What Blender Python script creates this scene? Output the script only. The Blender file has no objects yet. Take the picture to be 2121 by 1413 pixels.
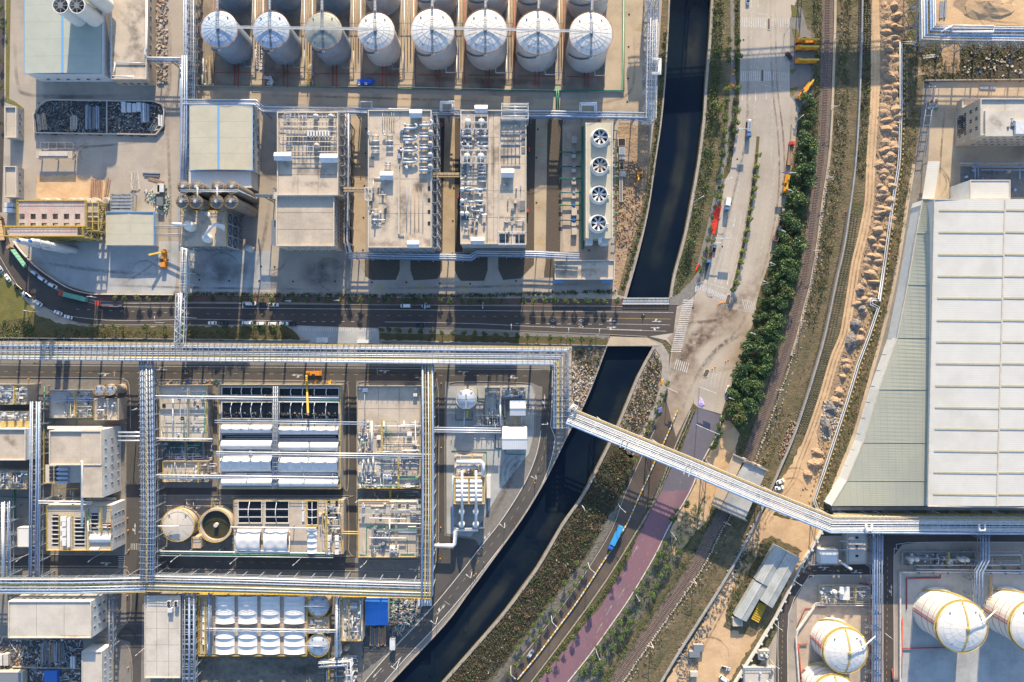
import bpy,bmesh,math,random
import numpy as np
from mathutils import Vector,Matrix
R=math.radians
rng=random.Random(7)
sc=bpy.context.scene
C=sc.collection
# ---------------------------------------------------------------- camera, sky, sun, exposure
S=0.26 # metres on the ground per photo pixel
H=370.0 # flying height of the camera
CU,CV=1060.5,706.5
cam=bpy.data.cameras.new('camera')
cam.sensor_width=36.0
cam.lens=36.0*H/(2121*S)
cam.clip_start=1.0
cam.clip_end=6000.0
camo=bpy.data.objects.new('camera',cam)
camo.location=(0,0,H)
C.objects.link(camo)
sc.camera=camo
SUN_EL,SUN_AZ=19.5,4.0
wd=bpy.data.worlds.new('World')
sc.world=wd
wd.use_nodes=True
wn=wd.node_tree
sky=wn.nodes.new('ShaderNodeTexSky')
sky.sky_type='NISHITA'
sky.sun_disc=False
sky.sun_elevation=R(SUN_EL)
sky.sun_rotation=R(SUN_AZ)
sky.air_density=1.0
sky.dust_density=1.0
sky.ozone_density=2.6
bgn=wn.nodes.get('Background') or wn.nodes.new('ShaderNodeBackground')
wn.links.new(sky.outputs[0],bgn.inputs[0])
bgn.inputs[1].default_value=0.15
sl=bpy.data.lights.new('sun','SUN')
sl.energy=4.7
sl.angle=R(0.5)
sl.color=(1.0,0.81,0.55)
so=bpy.data.objects.new('sun',sl)
dv=Vector((math.sin(R(SUN_AZ))*math.cos(R(SUN_EL)),math.cos(R(SUN_AZ))*math.cos(R(SUN_EL)),math.sin(R(SUN_EL))))
so.rotation_euler=dv.to_track_quat('Z','Y').to_euler()
so.location=(0,0,300)
C.objects.link(so)
sc.view_settings.view_transform='Standard'
sc.view_settings.look='None'
sc.view_settings.gamma=1
sc.view_settings.use_curve_mapping=False
sc.view_settings.exposure=1.15
# ---------------------------------------------------------------- coordinates
def P(u,v,h=0.0):
 k=S*(H-h)/H
 return Vector(((u-CU)*k,(CV-v)*k,h))
def PX(px,h=0.0):
 return px*S*(H-h)/H
# ---------------------------------------------------------------- materials
M={}
def mat(name,c,c2=None,scale=.3,rough=.85,metal=0.,bump=0.,bscale=None,stain=None,ss=.04,sa=.6,
  stretch=None,rot=0.,lines=(),grain=.12,detail=5,clip=(.38,.62),sclip=(.5,.68),spec=None):
 m=bpy.data.materials.new(name)
 m.use_nodes=True
 t=m.node_tree
 N,L=t.nodes,t.links
 b=N['Principled BSDF']
 geo=N.new('ShaderNodeNewGeometry')
 mp=N.new('ShaderNodeMapping')
 mp.inputs['Rotation'].default_value=(0,0,R(rot))
 L.new(geo.outputs['Position'],mp.inputs['Vector'])
 st=mp
 if stretch:
  st=N.new('ShaderNodeMapping')
  st.inputs['Scale'].default_value=stretch
  L.new(mp.outputs[0],st.inputs['Vector'])
 def noise(s,d=detail,src=st,r=.6):
  n=N.new('ShaderNodeTexNoise')
  n.inputs['Scale'].default_value=s
  n.inputs['Detail'].default_value=d
  n.inputs['Roughness'].default_value=r
  L.new(src.outputs[0],n.inputs['Vector'])
  return n.outputs['Fac']
 def ramp(f,a,z):
  r=N.new('ShaderNodeMapRange')
  r.inputs['From Min'].default_value=a
  r.inputs['From Max'].default_value=z
  L.new(f,r.inputs['Value'])
  return r.outputs[0]
 def mix(f,a,z):
  x=N.new('ShaderNodeMix')
  x.data_type='RGBA'
  if isinstance(f,float):x.inputs[0].default_value=f
  else:L.new(f,x.inputs[0])
  for s,i in ((a,6),(z,7)):
   if isinstance(s,tuple):x.inputs[i].default_value=(*s,1)
   else:L.new(s,x.inputs[i])
  return x.outputs[2]
 def mth(op,a,z):
  x=N.new('ShaderNodeMath');x.operation=op
  for s,i in ((a,0),(z,1)):
   if isinstance(s,(int,float)):x.inputs[i].default_value=s
   else:L.new(s,x.inputs[i])
  return x.outputs[0]
 col=c
 if c2:col=mix(ramp(noise(scale),*clip),c,c2)
 if stain:col=mix(mth('MULTIPLY',ramp(noise(ss,6,mp,.65),*sclip),sa),col,stain)
 if lines:
  sx=N.new('ShaderNodeSeparateXYZ')
  L.new(mp.outputs[0],sx.inputs[0])
  for ax,per,wid,lc,am in lines:
   f=mth('FRACT',mth('DIVIDE',sx.outputs[ax],per),0)
   f=mth('MULTIPLY',mth('LESS_THAN',f,wid),am)
   col=mix(f,col,lc)
 if grain:
  g=ramp(noise(2.2,3,mp),.25,.75)
  g=mth('ADD',mth('MULTIPLY',g,2*grain),1-grain)
  x=N.new('ShaderNodeVectorMath');x.operation='SCALE'
  if isinstance(col,tuple):x.inputs[0].default_value=col
  else:L.new(col,x.inputs[0])
  L.new(g,x.inputs['Scale'])
  col=x.outputs[0]
 if isinstance(col,tuple):b.inputs['Base Color'].default_value=(*col,1)
 else:L.new(col,b.inputs['Base Color'])
 b.inputs['Roughness'].default_value=rough
 b.inputs['Metallic'].default_value=metal
 if spec is not None:b.inputs['Specular IOR Level'].default_value=spec
 if bump:
  bn=N.new('ShaderNodeBump')
  bn.inputs['Strength'].default_value=1
  bn.inputs['Distance'].default_value=bump
  L.new(noise(bscale or 1.,4,mp,.6),bn.inputs['Height'])
  L.new(bn.outputs[0],b.inputs['Normal'])
 M[name]=m
 return m
DK=(.06,.058,.055)
mat('yard_conc',(.39,.335,.275),(.315,.275,.23),.05,stain=(.16,.14,.125),ss=.035,sa=.6,lines=((0,5.,.012,(.2,.17,.14),.5),(1,6.,.01,(.2,.17,.14),.5)))
mat('pale_conc',(.40,.41,.40),(.32,.33,.33),.08,stain=(.16,.16,.16),ss=.05,sa=.5,lines=((0,6.,.012,(.2,.2,.2),.4),))
mat('lane_conc',(.45,.36,.255),(.38,.305,.22),.06,stain=(.2,.16,.12),ss=.06,sa=.4,lines=((1,5.,.012,(.25,.2,.15),.5),))
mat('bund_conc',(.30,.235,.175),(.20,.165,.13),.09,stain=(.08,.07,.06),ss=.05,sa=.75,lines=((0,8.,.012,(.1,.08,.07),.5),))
mat('gravel',(.105,.085,.065),(.075,.06,.048),1.5,bump=.15,bscale=3.,grain=.3)
mat('road_light',(.43,.375,.31),(.36,.32,.27),.05,stain=(.2,.165,.135),ss=.03,sa=.4,stretch=(1.6,.25,1),rot=8,lines=((0,3.8,.02,(.24,.21,.18),.4),(1,5.,.012,(.24,.21,.18),.5)))
mat('junction',(.40,.34,.27),(.33,.265,.20),.045,stain=(.17,.11,.07),ss=.022,sa=.75,lines=((0,5.,.01,(.24,.2,.16),.4),(1,5.,.012,(.24,.21,.18),.4)),sclip=(.45,.62))
mat('asphalt',(.068,.057,.050),(.054,.046,.042),.25,stretch=(.12,1.2,1),stain=(.09,.077,.066),ss=.05,sa=.5,grain=.12)
mat('asphalt_brown',(.095,.073,.057),(.065,.053,.045),.12,stretch=(.9,.3,1),rot=-25,stain=(.15,.115,.085),ss=.04,sa=.6)
mat('asphalt_plant',(.078,.073,.068),(.06,.057,.055),.2,stain=(.12,.105,.09),ss=.05,sa=.5)
mat('pave_gray',(.205,.19,.17),(.165,.153,.138),.4,bump=.02,bscale=3.,stain=(.27,.245,.21),ss=.05,sa=.5)
mat('pave_red',(.13,.075,.06),(.10,.062,.052),.6,stain=(.16,.12,.10),ss=.08,sa=.5)
mat('kerb',(.34,.30,.255),(.26,.235,.205),.5)
mat('kerb_white',(.6,.57,.52),(.48,.46,.42),.5)
mat('purple_road',(.205,.105,.125),(.165,.098,.125),.06,stain=(.26,.15,.165),ss=.045,sa=.6,grain=.14)
mat('slate_road',(.125,.12,.15),(.10,.098,.125),.06,stain=(.18,.15,.165),ss=.06,sa=.5)
mat('soil',(.36,.245,.145),(.26,.18,.115),.12,bump=.6,bscale=.5,stain=(.17,.13,.09),ss=.05,sa=.6)
mat('sand',(.56,.385,.22),(.46,.305,.17),.1,bump=.15,bscale=.5,stain=(.36,.26,.165),ss=.06,sa=.5)
mat('mound',(.38,.255,.155),(.29,.20,.13),.35,bump=.35,bscale=.9,grain=.3)
mat('mound_gray',(.22,.2,.185),(.12,.11,.105),.6,bump=.5,bscale=1.2,grain=.3)
mat('ballast',(.17,.125,.10),(.11,.085,.072),.8,bump=.15,bscale=3.,grain=.35)
mat('dirt_veg',(.17,.125,.072),(.095,.085,.038),.16,bump=.5,bscale=.8,stain=(.055,.062,.022),ss=.09,sa=.8,grain=.3,sclip=(.42,.6))
mat('veg_dry',(.165,.122,.068),(.10,.085,.045),.2,bump=.4,bscale=.9,stain=(.09,.085,.035),ss=.07,sa=.7,grain=.3)
mat('veg_dark',(.055,.047,.03),(.035,.033,.018),.3,bump=.7,bscale=1.0,stain=(.12,.085,.055),ss=.12,sa=.6,grain=.3)
mat('grass',(.145,.13,.030),(.10,.10,.025),.15,bump=.2,bscale=1.5,stain=(.19,.15,.05),ss=.1,sa=.6,grain=.2)
mat('verge',(.10,.082,.034),(.075,.07,.028),.3,bump=.3,bscale=1.5,stain=(.17,.12,.05),ss=.1,sa=.6,grain=.25)
mat('rubble',(.45,.38,.30),(.17,.14,.11),.45,bump=.6,bscale=.9,grain=.3,clip=(.45,.58))
mat('water',(.003,.0075,.018),(.007,.013,.02),.03,rough=.2,bump=.02,bscale=1.2,grain=0,spec=.22)
mat('pond_water',(.05,.047,.022),(.035,.035,.018),.2,rough=.12,grain=0)
mat('basin_water',(.008,.011,.016),None,rough=.15,grain=0)
mat('roof_beige',(.47,.40,.32),(.40,.345,.28),.12,stain=(.27,.225,.18),ss=.07,sa=.6,lines=((0,6.,.012,(.22,.19,.15),.45),(1,6.,.012,(.22,.19,.15),.45)))
mat('roof_dirty',(.50,.42,.33),(.43,.365,.29),.15,stain=(.19,.155,.125),ss=.075,sa=.75,sclip=(.52,.64),lines=((1,7.,.01,(.25,.2,.16),.4),))
mat('roof_pale',(.50,.46,.40),(.44,.41,.36),.1,stain=(.34,.29,.24),ss=.05,sa=.5,lines=((0,8.,.012,(.28,.26,.23),.4),(1,9.,.01,(.28,.26,.23),.4)))
mat('roof_cream',(.46,.43,.335),(.42,.40,.31),.2,rough=.5,grain=.05,lines=((1,.9,.16,(.35,.33,.26),.5),),stain=(.36,.33,.26),ss=.05,sa=.4)
mat('roof_greenish',(.38,.40,.34),(.35,.37,.315),.2,rough=.5,grain=.05,lines=((1,.9,.16,(.32,.35,.3),.5),),stain=(.34,.36,.31),ss=.06,sa=.4)
mat('roof_white',(.56,.55,.505),(.52,.51,.475),.1,rough=.45,grain=.03,lines=((1,1.1,.2,(.42,.41,.385),.6),),stain=(.43,.41,.36),ss=.03,sa=.7)
mat('roof_white_x',(.66,.66,.64),(.60,.60,.58),.1,rough=.45,grain=.03,lines=((0,1.1,.2,(.53,.53,.52),.6),))
mat('roof_trans',(.31,.32,.27),(.28,.29,.245),.06,rough=.4,grain=.06,lines=((1,1.1,.2,(.23,.24,.2),.5),(0,3.1,.07,(.2,.21,.175),.45)),stain=(.37,.36,.25),ss=.02,sa=.6)
mat('skylight',(.42,.39,.28),(.37,.34,.24),.5,rough=.3)
mat('roof_gray',(.17,.19,.215),None,rough=.5,lines=((1,.9,.2,(.12,.135,.155),.7),))
mat('roof_blue',(.03,.17,.55),(.035,.22,.62),.1,rough=.45,lines=((0,1.0,.16,(.02,.12,.42),.7),),grain=.06)
mat('roof_metal',(.40,.42,.41),(.30,.325,.32),.15,rough=.45,lines=((0,1.2,.14,(.22,.235,.235),.6),),rot=32,stain=(.22,.22,.2),ss=.12,sa=.5)
mat('deck_rose',(.40,.33,.31),(.45,.39,.35),.3,stain=(.44,.16,.12),ss=.1,sa=.55,lines=((0,3.,.03,(.4,.12,.09),.5),(1,3.,.03,(.4,.12,.09),.5)))
mat('wall_beige',(.44,.36,.28),(.38,.31,.245),.3,stain=(.25,.2,.16),ss=.15,sa=.4)
mat('wall_white',(.66,.63,.58),(.60,.57,.53),.2,stain=(.45,.42,.38),ss=.1,sa=.4)
mat('wall_gray',(.30,.30,.30),(.25,.25,.25),.3,stain=(.16,.15,.14),ss=.15,sa=.4)
mat('metal_wall',(.58,.60,.61),(.53,.55,.56),.3,rough=.5)
mat('parapet',(.50,.46,.40),(.42,.385,.34),.4)
mat('blue_trim',(.14,.32,.58),None,rough=.4,grain=.03)
mat('glass',(.03,.04,.05),None,rough=.1,grain=0)
mat('opening',(.02,.02,.022),None,rough=.9,grain=0)
mat('steel',(.27,.30,.34),(.21,.24,.28),.6,rough=.5,metal=.1)
mat('steel_dark',(.16,.17,.18),(.12,.13,.14),.6,rough=.6)
mat('steel_white',(.58,.59,.61),(.48,.50,.52),.5,rough=.45)
mat('pipe_silver',(.46,.50,.56),(.33,.37,.43),.3,rough=.4,metal=.25,stretch=(.3,3,1))
mat('pipe_white',(.66,.65,.64),(.55,.55,.55),.5,rough=.4)
mat('pipe_blue',(.27,.36,.52),(.20,.28,.43),.5,rough=.45)
mat('pipe_green',(.03,.17,.10),(.035,.21,.13),.5,rough=.45)
mat('pipe_red',(.38,.055,.04),(.28,.05,.04),.6,rough=.5)
mat('pipe_teal',(.03,.13,.14),None,rough=.45)
mat('yellow',(.62,.40,.035),(.50,.32,.03),.8,rough=.5)
mat('yellow_dull',(.47,.36,.12),(.38,.29,.10),.8,rough=.6)
mat('orange',(.72,.27,.02),(.62,.23,.02),.8,rough=.45)
mat('red',(.55,.05,.03),None,rough=.5)
mat('red_cloth',(.75,.035,.015),(.62,.03,.015),.8,rough=.7,bump=.2,bscale=.8)
mat('blue_cloth',(.02,.10,.55),(.03,.13,.62),.8,rough=.6,bump=.3,bscale=.8)
mat('blue',(.03,.12,.40),None,rough=.4)
mat('sky_blue',(.04,.30,.60),(.035,.26,.54),.5,rough=.5)
mat('green_net',(.04,.36,.24),(.03,.26,.18),.8,rough=.7,bump=.3,bscale=1.)
mat('tarp_green',(.12,.34,.24),(.09,.27,.2),.6,rough=.6)
mat('tank_white',(.66,.64,.61),(.61,.60,.57),.3,rough=.38,grain=.04,stain=(.60,.57,.52),ss=.12,sa=.4)
mat('tank_shell',(.50,.50,.51),(.44,.445,.46),.25,rough=.42,grain=.06,lines=((2,1.9,.045,(.33,.325,.32),.6),),stain=(.38,.37,.36),ss=.15,sa=.4)
mat('tank_blue',(.42,.50,.60),(.37,.45,.55),.3,rough=.4,grain=.05,stain=(.5,.53,.57),ss=.1,sa=.5)
mat('shell_blue',(.24,.30,.37),(.19,.245,.31),.25,rough=.42,grain=.06,lines=((2,1.9,.06,(.13,.165,.20),.6),))
mat('rib_light',(.52,.52,.52),None,rough=.5,grain=0)
mat('rib',(.30,.29,.28),None,rough=.6,grain=0)
mat('rust',(.30,.17,.10),(.38,.23,.14),.8,rough=.8)
mat('silo',(.185,.17,.16),(.125,.115,.11),.3,rough=.5,lines=((2,2.2,.05,(.08,.075,.07),.7),),stain=(.24,.17,.11),ss=.2,sa=.5)
mat('membrane',(.66,.65,.63),(.61,.60,.585),.3,rough=.55,grain=.03)
mat('car_white',(.72,.72,.71),None,rough=.25,grain=0)
mat('car_silver',(.42,.46,.52),None,rough=.25,grain=0)
mat('car_blue',(.10,.19,.34),None,rough=.25,grain=0)
mat('car_black',(.015,.018,.024),None,rough=.2,grain=0)
mat('car_maroon',(.05,.025,.03),None,rough=.25,grain=0)
mat('tyre',(.02,.02,.02),None,rough=.9,grain=0)
mat('rim_white',(.7,.7,.7),None,rough=.4,grain=0)
mat('paint_line',(.58,.56,.53),(.40,.385,.36),1.2,grain=.15)
mat('paint_yellow',(.52,.36,.12),(.36,.27,.13),1.5,grain=.15)
mat('sleeper',(.33,.26,.21),(.24,.19,.155),1.,grain=.2)
mat('rail',(.17,.10,.075),None,rough=.5)
mat('bark',(.12,.085,.055),None)
mat('leaf_dark',(.028,.062,.018),(.042,.085,.022),.5,rough=.6,grain=.3)
mat('leaf_mid',(.055,.105,.024),(.075,.13,.03),.5,rough=.6,grain=.3)
mat('leaf_lime',(.20,.22,.025),(.15,.18,.022),.5,rough=.6,grain=.25)
mat('leaf_olive',(.105,.105,.03),(.075,.085,.025),.5,rough=.6,grain=.3)
mat('leaf_dry',(.17,.12,.055),(.12,.09,.04),.5,rough=.7,grain=.3)
mat('leaf_brown',(.085,.06,.036),(.05,.04,.022),.5,rough=.8,grain=.3)
mat('stone',(.42,.37,.31),(.30,.26,.215),1.,grain=.25)
mat('cloth_lilac',(.42,.36,.62),None,bump=.3,bscale=1.5)
mat('skin',(.40,.25,.17),None,rough=.6,grain=0)
mat('timber',(.34,.22,.14),(.24,.155,.10),.8,grain=.2)
mat('dark_pile',(.075,.08,.085),(.04,.042,.045),.7,bump=.3,bscale=1.2,stain=(.16,.14,.12),ss=.2,sa=.7,grain=.3)
mat('scrub_gray',(.16,.145,.12),(.10,.095,.08),.4,bump=.4,bscale=1.,grain=.3,stain=(.22,.19,.15),ss=.12,sa=.6)
# ---------------------------------------------------------------- mesh building
def decal_mat(name,c,amt,sc_=.5):
 m=bpy.data.materials.new(name);m.use_nodes=True
 N,L=m.node_tree.nodes,m.node_tree.links
 b=N['Principled BSDF'];b.inputs['Base Color'].default_value=(*c,1);b.inputs['Roughness'].default_value=.9
 at=N.new('ShaderNodeAttribute');at.attribute_name='a'
 g=N.new('ShaderNodeNewGeometry');n=N.new('ShaderNodeTexNoise');n.inputs['Scale'].default_value=sc_;n.inputs['Detail'].default_value=6;L.new(g.outputs['Position'],n.inputs[0])
 r=N.new('ShaderNodeMapRange');r.inputs[1].default_value=.3;r.inputs[2].default_value=.65;r.inputs[4].default_value=amt;L.new(n.outputs['Fac'],r.inputs[0])
 x=N.new('ShaderNodeMath');x.operation='MULTIPLY';L.new(at.outputs['Fac'],x.inputs[0]);L.new(r.outputs[0],x.inputs[1])
 t=N.new('ShaderNodeBsdfTransparent');k=N.new('ShaderNodeMixShader');L.new(x.outputs[0],k.inputs[0]);L.new(t.outputs[0],k.inputs[1]);L.new(b.outputs[0],k.inputs[2]);L.new(k.outputs[0],N['Material Output'].inputs['Surface'])
 M[name]=m
decal_mat('tyre_dark',(.06,.055,.05),.42);decal_mat('mud',(.17,.105,.06),.6,.3);decal_mat('dust',(.45,.36,.26),.6,.3);decal_mat('soot',(.05,.05,.052),.5,.15);decal_mat('sunlit_tint',(.05,.06,.055),.4,.06)  # last decal paints the paler sunlit parts of the canal water
def decal(path,w,m,z,parent=None,name='tyre_mark',label=None,h=0):
 """thin worn-in mark, or sunlight painted on water: opacity falls to nothing at its sides and ends"""
 q=[tuple(P(u,v,h)[:2]) for u,v in path];ww=PX(w,h);n=len(q);prof=((-.5,0),(-.2,.9),(.2,.9),(.5,0))
 vs,al,fs=[],[],[]
 for k,(o_,a) in enumerate(prof):
  for i,x in enumerate(offs(q,o_*ww)):vs.append((*x,z));al.append(a*min(1,2.5*min(i,n-1-i)/max(1,n-1)))
 for k in range(3):
  for i in range(n-1):fs.append((k*n+i,k*n+i+1,(k+1)*n+i+1,(k+1)*n+i))
 o=MB().add(vs,fs).build(name,m,parent,**({} if parent is not None else dict(kind='structure',label=label)))
 at=o.data.attributes.new('a','FLOAT','POINT');at.data.foreach_set('value',al)
 return o
def tag(o,label=None,cat=None,group=None,kind=None):
 if label:o['label']=label
 if cat:o['category']=cat
 if group:o['group']=group
 if kind:o['kind']=kind
 return o
ORG={}
def thing(name,label,cat,loc=(0,0,0),group=None):
 o=bpy.data.objects.new(name,None)
 o.empty_display_size=1
 o.location=loc
 C.objects.link(o)
 ORG[o]=Vector(loc)
 return tag(o,label,cat,group)
class MB:
 def __init__(s):s.v=[];s.f=[];s.mi=[];s.cur=0
 def add(s,vs,fs):
  b=len(s.v)
  s.v.extend([tuple(a) for a in vs])
  for f in fs:
   s.f.append(tuple(b+i for i in f));s.mi.append(s.cur)
  return s
 def box(s,x0,y0,z0,x1,y1,z1):
  return s.add([(x0,y0,z0),(x1,y0,z0),(x1,y1,z0),(x0,y1,z0),(x0,y0,z1),(x1,y0,z1),(x1,y1,z1),(x0,y1,z1)],
      [(0,3,2,1),(4,5,6,7),(0,1,5,4),(1,2,6,5),(2,3,7,6),(3,0,4,7)])
 def obox(s,x,y,z0,z1,lx,ly,a=0):
  c,n=math.cos(a),math.sin(a)
  q=[(x+c*dx*lx/2-n*dy*ly/2,y+n*dx*lx/2+c*dy*ly/2) for dx,dy in ((-1,-1),(1,-1),(1,1),(-1,1))]
  return s.prism(q,z0,z1)
 def prism(s,q,z0,z1):
  n=len(q)
  ar=sum(q[i][0]*q[(i+1)%n][1]-q[(i+1)%n][0]*q[i][1] for i in range(n))
  if ar<0:q=q[::-1]
  vs=[(a[0],a[1],z0) for a in q]+[(a[0],a[1],z1) for a in q]
  return s.add(vs,[tuple(range(n))[::-1],tuple(range(n,2*n))]+[(i,(i+1)%n,n+(i+1)%n,n+i) for i in range(n)])
 def beam(s,p,q,w,t=None):
  p,q=Vector(p),Vector(q)
  d=q-p
  if d.length<1e-4:return s
  t=t or w
  d.normalize()
  up=Vector((0,0,1)) if abs(d.z)<.95 else Vector((0,1,0))
  a=d.cross(up).normalized()*w/2
  b=a.cross(d).normalized()*t/2
  vs=[p-a-b,p+a-b,p+a+b,p-a+b,q-a-b,q+a-b,q+a+b,q-a+b]
  return s.add(vs,[(0,1,2,3),(7,6,5,4),(4,5,1,0),(5,6,2,1),(6,7,3,2),(7,4,0,3)])
 def tube(s,pts,r,n=6,cap=True):
  pts=[Vector(p) for p in pts]
  b=len(s.v)
  m=len(pts)
  for i,p in enumerate(pts):
   d=(pts[min(i+1,m-1)]-pts[max(i-1,0)])
   if d.length<1e-6:d=Vector((1,0,0))
   d.normalize()
   k=1.
   if 0<i<m-1:
    e=(pts[i+1]-p).normalized()
    k=1/max(.6,d.dot(e))
   up=Vector((0,0,1)) if abs(d.z)<.95 else Vector((0,1,0))
   a=d.cross(up).normalized()
   c=a.cross(d).normalized()
   for j in range(n):
    t=2*math.pi*(j+.5)/n
    s.v.append(tuple(p+a*math.cos(t)*r*k+c*math.sin(t)*r))
  for i in range(m-1):
   for j in range(n):
    j2=(j+1)%n
    s.f.append((b+i*n+j2,b+i*n+j,b+(i+1)*n+j,b+(i+1)*n+j2));s.mi.append(s.cur)
  if cap:
   s.f.append(tuple(b+j for j in range(n)));s.mi.append(s.cur)
   s.f.append(tuple(b+(m-1)*n+j for j in range(n))[::-1]);s.mi.append(s.cur)
  return s
 def lathe(s,x,y,prof,n=24,cap0=False):
  b=len(s.v)
  for r,z in prof:
   for j in range(n):
    t=2*math.pi*j/n
    s.v.append((x+r*math.cos(t),y+r*math.sin(t),z))
  for i in range(len(prof)-1):
   for j in range(n):
    j2=(j+1)%n
    s.f.append((b+i*n+j,b+i*n+j2,b+(i+1)*n+j2,b+(i+1)*n+j));s.mi.append(s.cur)
  s.f.append(tuple(b+(len(prof)-1)*n+j for j in range(n)));s.mi.append(s.cur)
  if cap0:s.f.append(tuple(b+j for j in range(n))[::-1]);s.mi.append(s.cur)
  return s
 def cyl(s,x,y,z0,z1,r,n=16):return s.lathe(x,y,[(r,z0),(r,z1)],n,True)
 def ring(s,x,y,z0,z1,r0,r1,n=24):
  return s.lathe_open(x,y,[(r1,z0),(r1,z1),(r0,z1),(r0,z0),(r1,z0)],n)
 def lathe_open(s,x,y,prof,n):
  b=len(s.v)
  for r,z in prof:
   for j in range(n):
    t=2*math.pi*j/n
    s.v.append((x+r*math.cos(t),y+r*math.sin(t),z))
  for i in range(len(prof)-1):
   for j in range(n):
    j2=(j+1)%n
    s.f.append((b+i*n+j,b+i*n+j2,b+(i+1)*n+j2,b+(i+1)*n+j));s.mi.append(s.cur)
  return s
 def build(s,name,m,parent=None,smooth=False,**kw):
  o=bpy.data.objects.new(name,s.mesh(name,m,ORG[parent] if parent is not None else None,smooth))
  if parent is not None:
   o.parent=parent
   ORG[o]=ORG[parent]
  else:
   a=np.array(s.v)
   c=Vector(((a[:,0].min()+a[:,0].max())/2,(a[:,1].min()+a[:,1].max())/2,a[:,2].min()))
   o.data.transform(Matrix.Translation(-c))
   o.location=c
   ORG[o]=c
  C.objects.link(o)
  return tag(o,**kw)
 def mesh(s,name,m,org=None,smooth=False):
  me=bpy.data.meshes.new(name)
  v=s.v
  if org is not None and org.length>0:v=[(a[0]-org[0],a[1]-org[1],a[2]-org[2]) for a in v]
  me.from_pydata(v,[],s.f)
  ms=m if isinstance(m,(list,tuple)) else [m]
  for k in ms:me.materials.append(M[k])
  if len(ms)>1:me.polygons.foreach_set('material_index',s.mi)
  if smooth:me.shade_smooth()
  me.update()
  return me
def share(src,parent,off=(0,0,0),rz=0,**kw):
 o=src.copy()
 C.objects.link(o)
 o.parent=parent
 o.location=src.location+Vector(off)
 if rz:o.rotation_euler=(0,0,rz)
 return tag(o,**kw)
def copy_tree(o,parent=None):
 c=o.copy()
 C.objects.link(c)
 c.parent=parent
 for ch in o.children:copy_tree(ch,c)
 return c
USED=set()
def place(proto,loc,rz=0,label=None,scale=None,group=None):
 if proto not in USED:
  USED.add(proto);o=proto
 else:o=copy_tree(proto)
 o.location=loc
 o.rotation_euler=(0,0,rz)
 if scale:o.scale=(scale,)*3 if isinstance(scale,(int,float)) else scale
 if label:o['label']=label
 if group:o['group']=group
 ORG[o]=Vector(loc)
 return o
def struct(name,mb,m,parent=None,**kw):
 return mb.build(name,m,parent,kind='structure',**kw) if parent is None else mb.build(name,m,parent,**kw)
def cr(pts,n=4):
 p=[pts[0]]+list(pts)+[pts[-1]]
 out=[]
 for i in range(1,len(p)-2):
  a,b,c,d=[np.array(p[i+k],float) for k in (-1,0,1,2)]
  for j in range(n):
   t=j/n
   out.append(tuple(.5*((2*b)+(c-a)*t+(2*a-5*b+4*c-d)*t*t+(3*b-a-3*c+d)*t**3)))
 out.append(tuple(pts[-1]))
 return out
def offs(pts,d):
 out=[]
 n=len(pts)
 for i in range(n):
  p=np.array(pts[i][:2],float)
  ds=[]
  for a,b in ((i-1,i),(i,i+1)):
   if 0<=a and b<n:
    e=np.array(pts[b][:2],float)-np.array(pts[a][:2],float)
    l=np.linalg.norm(e)
    if l>1e-6:ds.append(e/l)
  m=sum(ds)
  m=m/max(np.linalg.norm(m),1e-6)
  nv=np.array([-m[1],m[0]])
  k=1/max(.5,float(m.dot(ds[0])))
  out.append((p[0]+nv[0]*d*k,p[1]+nv[1]*d*k)+tuple(pts[i][2:3]))
 return out
def along(pts,step,start=0.):
 out=[]
 t=start
 acc=0.
 for i in range(len(pts)-1):
  a,b=Vector(pts[i]),Vector(pts[i+1])
  l=(b-a).length
  while t<=acc+l:
   if l>0:out.append((a.lerp(b,(t-acc)/l),math.atan2((b-a)[1],(b-a)[0])))
   t+=step
  acc+=l
 return out
NAT={'sand','soil','veg_dry','veg_dark','dirt_veg','rubble','verge','scrub_gray','dark_pile'}
def rough(pts,amp=2.6):
 out=[];q=random.Random(int(pts[0][0]*3+pts[0][1]));n=len(pts)
 for i in range(n):
  (a,b),(c,d)=pts[i],pts[(i+1)%n]
  l=math.hypot(c-a,d-b);k=max(1,min(60,int(l/7)))
  for j in range(k):
   t=j/k;e=amp if k>1 and abs(a)<2300 and abs(b)<1600 else 0
   out.append((a+(c-a)*t+q.uniform(-e,e),b+(d-b)*t+q.uniform(-e,e)))
 return out
def poly(name,pts,z,m,parent=None,t=None,**kw):
 if m in NAT and not t:pts=rough(pts)
 q=[P(u,v,0) for u,v in pts]
 mb=MB()
 if t:mb.prism([(a.x,a.y) for a in q],z-t,z)
 else:
  ar=sum(q[i][0]*q[(i+1)%len(q)][1]-q[(i+1)%len(q)][0]*q[i][1] for i in range(len(q)))
  if ar<0:q=q[::-1]
  mb.add([(a.x,a.y,z) for a in q],[tuple(range(len(q)))])
 return struct(name,mb,m,parent,**kw)
def strip(name,path,w,z,m,parent=None,t=None,mb=None,h0=0,**kw):
 q=[tuple(P(u,v,h0)[:2]) for u,v in path]
 ww=w*S
 a,b=offs(q,ww/2),offs(q,-ww/2)
 own=mb is None
 mb=mb or MB()
 n=len(q)
 if t:
  vs=[(*x,z) for x in a]+[(*x,z) for x in b]+[(*x,z-t) for x in a]+[(*x,z-t) for x in b]
  fs=[(i,n+i,n+i+1,i+1) for i in range(n-1)]+[(i,i+1,2*n+i+1,2*n+i) for i in range(n-1)]+\
    [(n+i+1,n+i,3*n+i,3*n+i+1) for i in range(n-1)]+[(0,2*n,3*n,n),(n-1,2*n-1,4*n-1,3*n-1)]
 else:
  vs=[(*x,z) for x in a]+[(*x,z) for x in b]
  fs=[(i,n+i,n+i+1,i+1) for i in range(n-1)]
 mb.add(vs,fs)
 return struct(name,mb,m,parent,**kw) if own else mb
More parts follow.
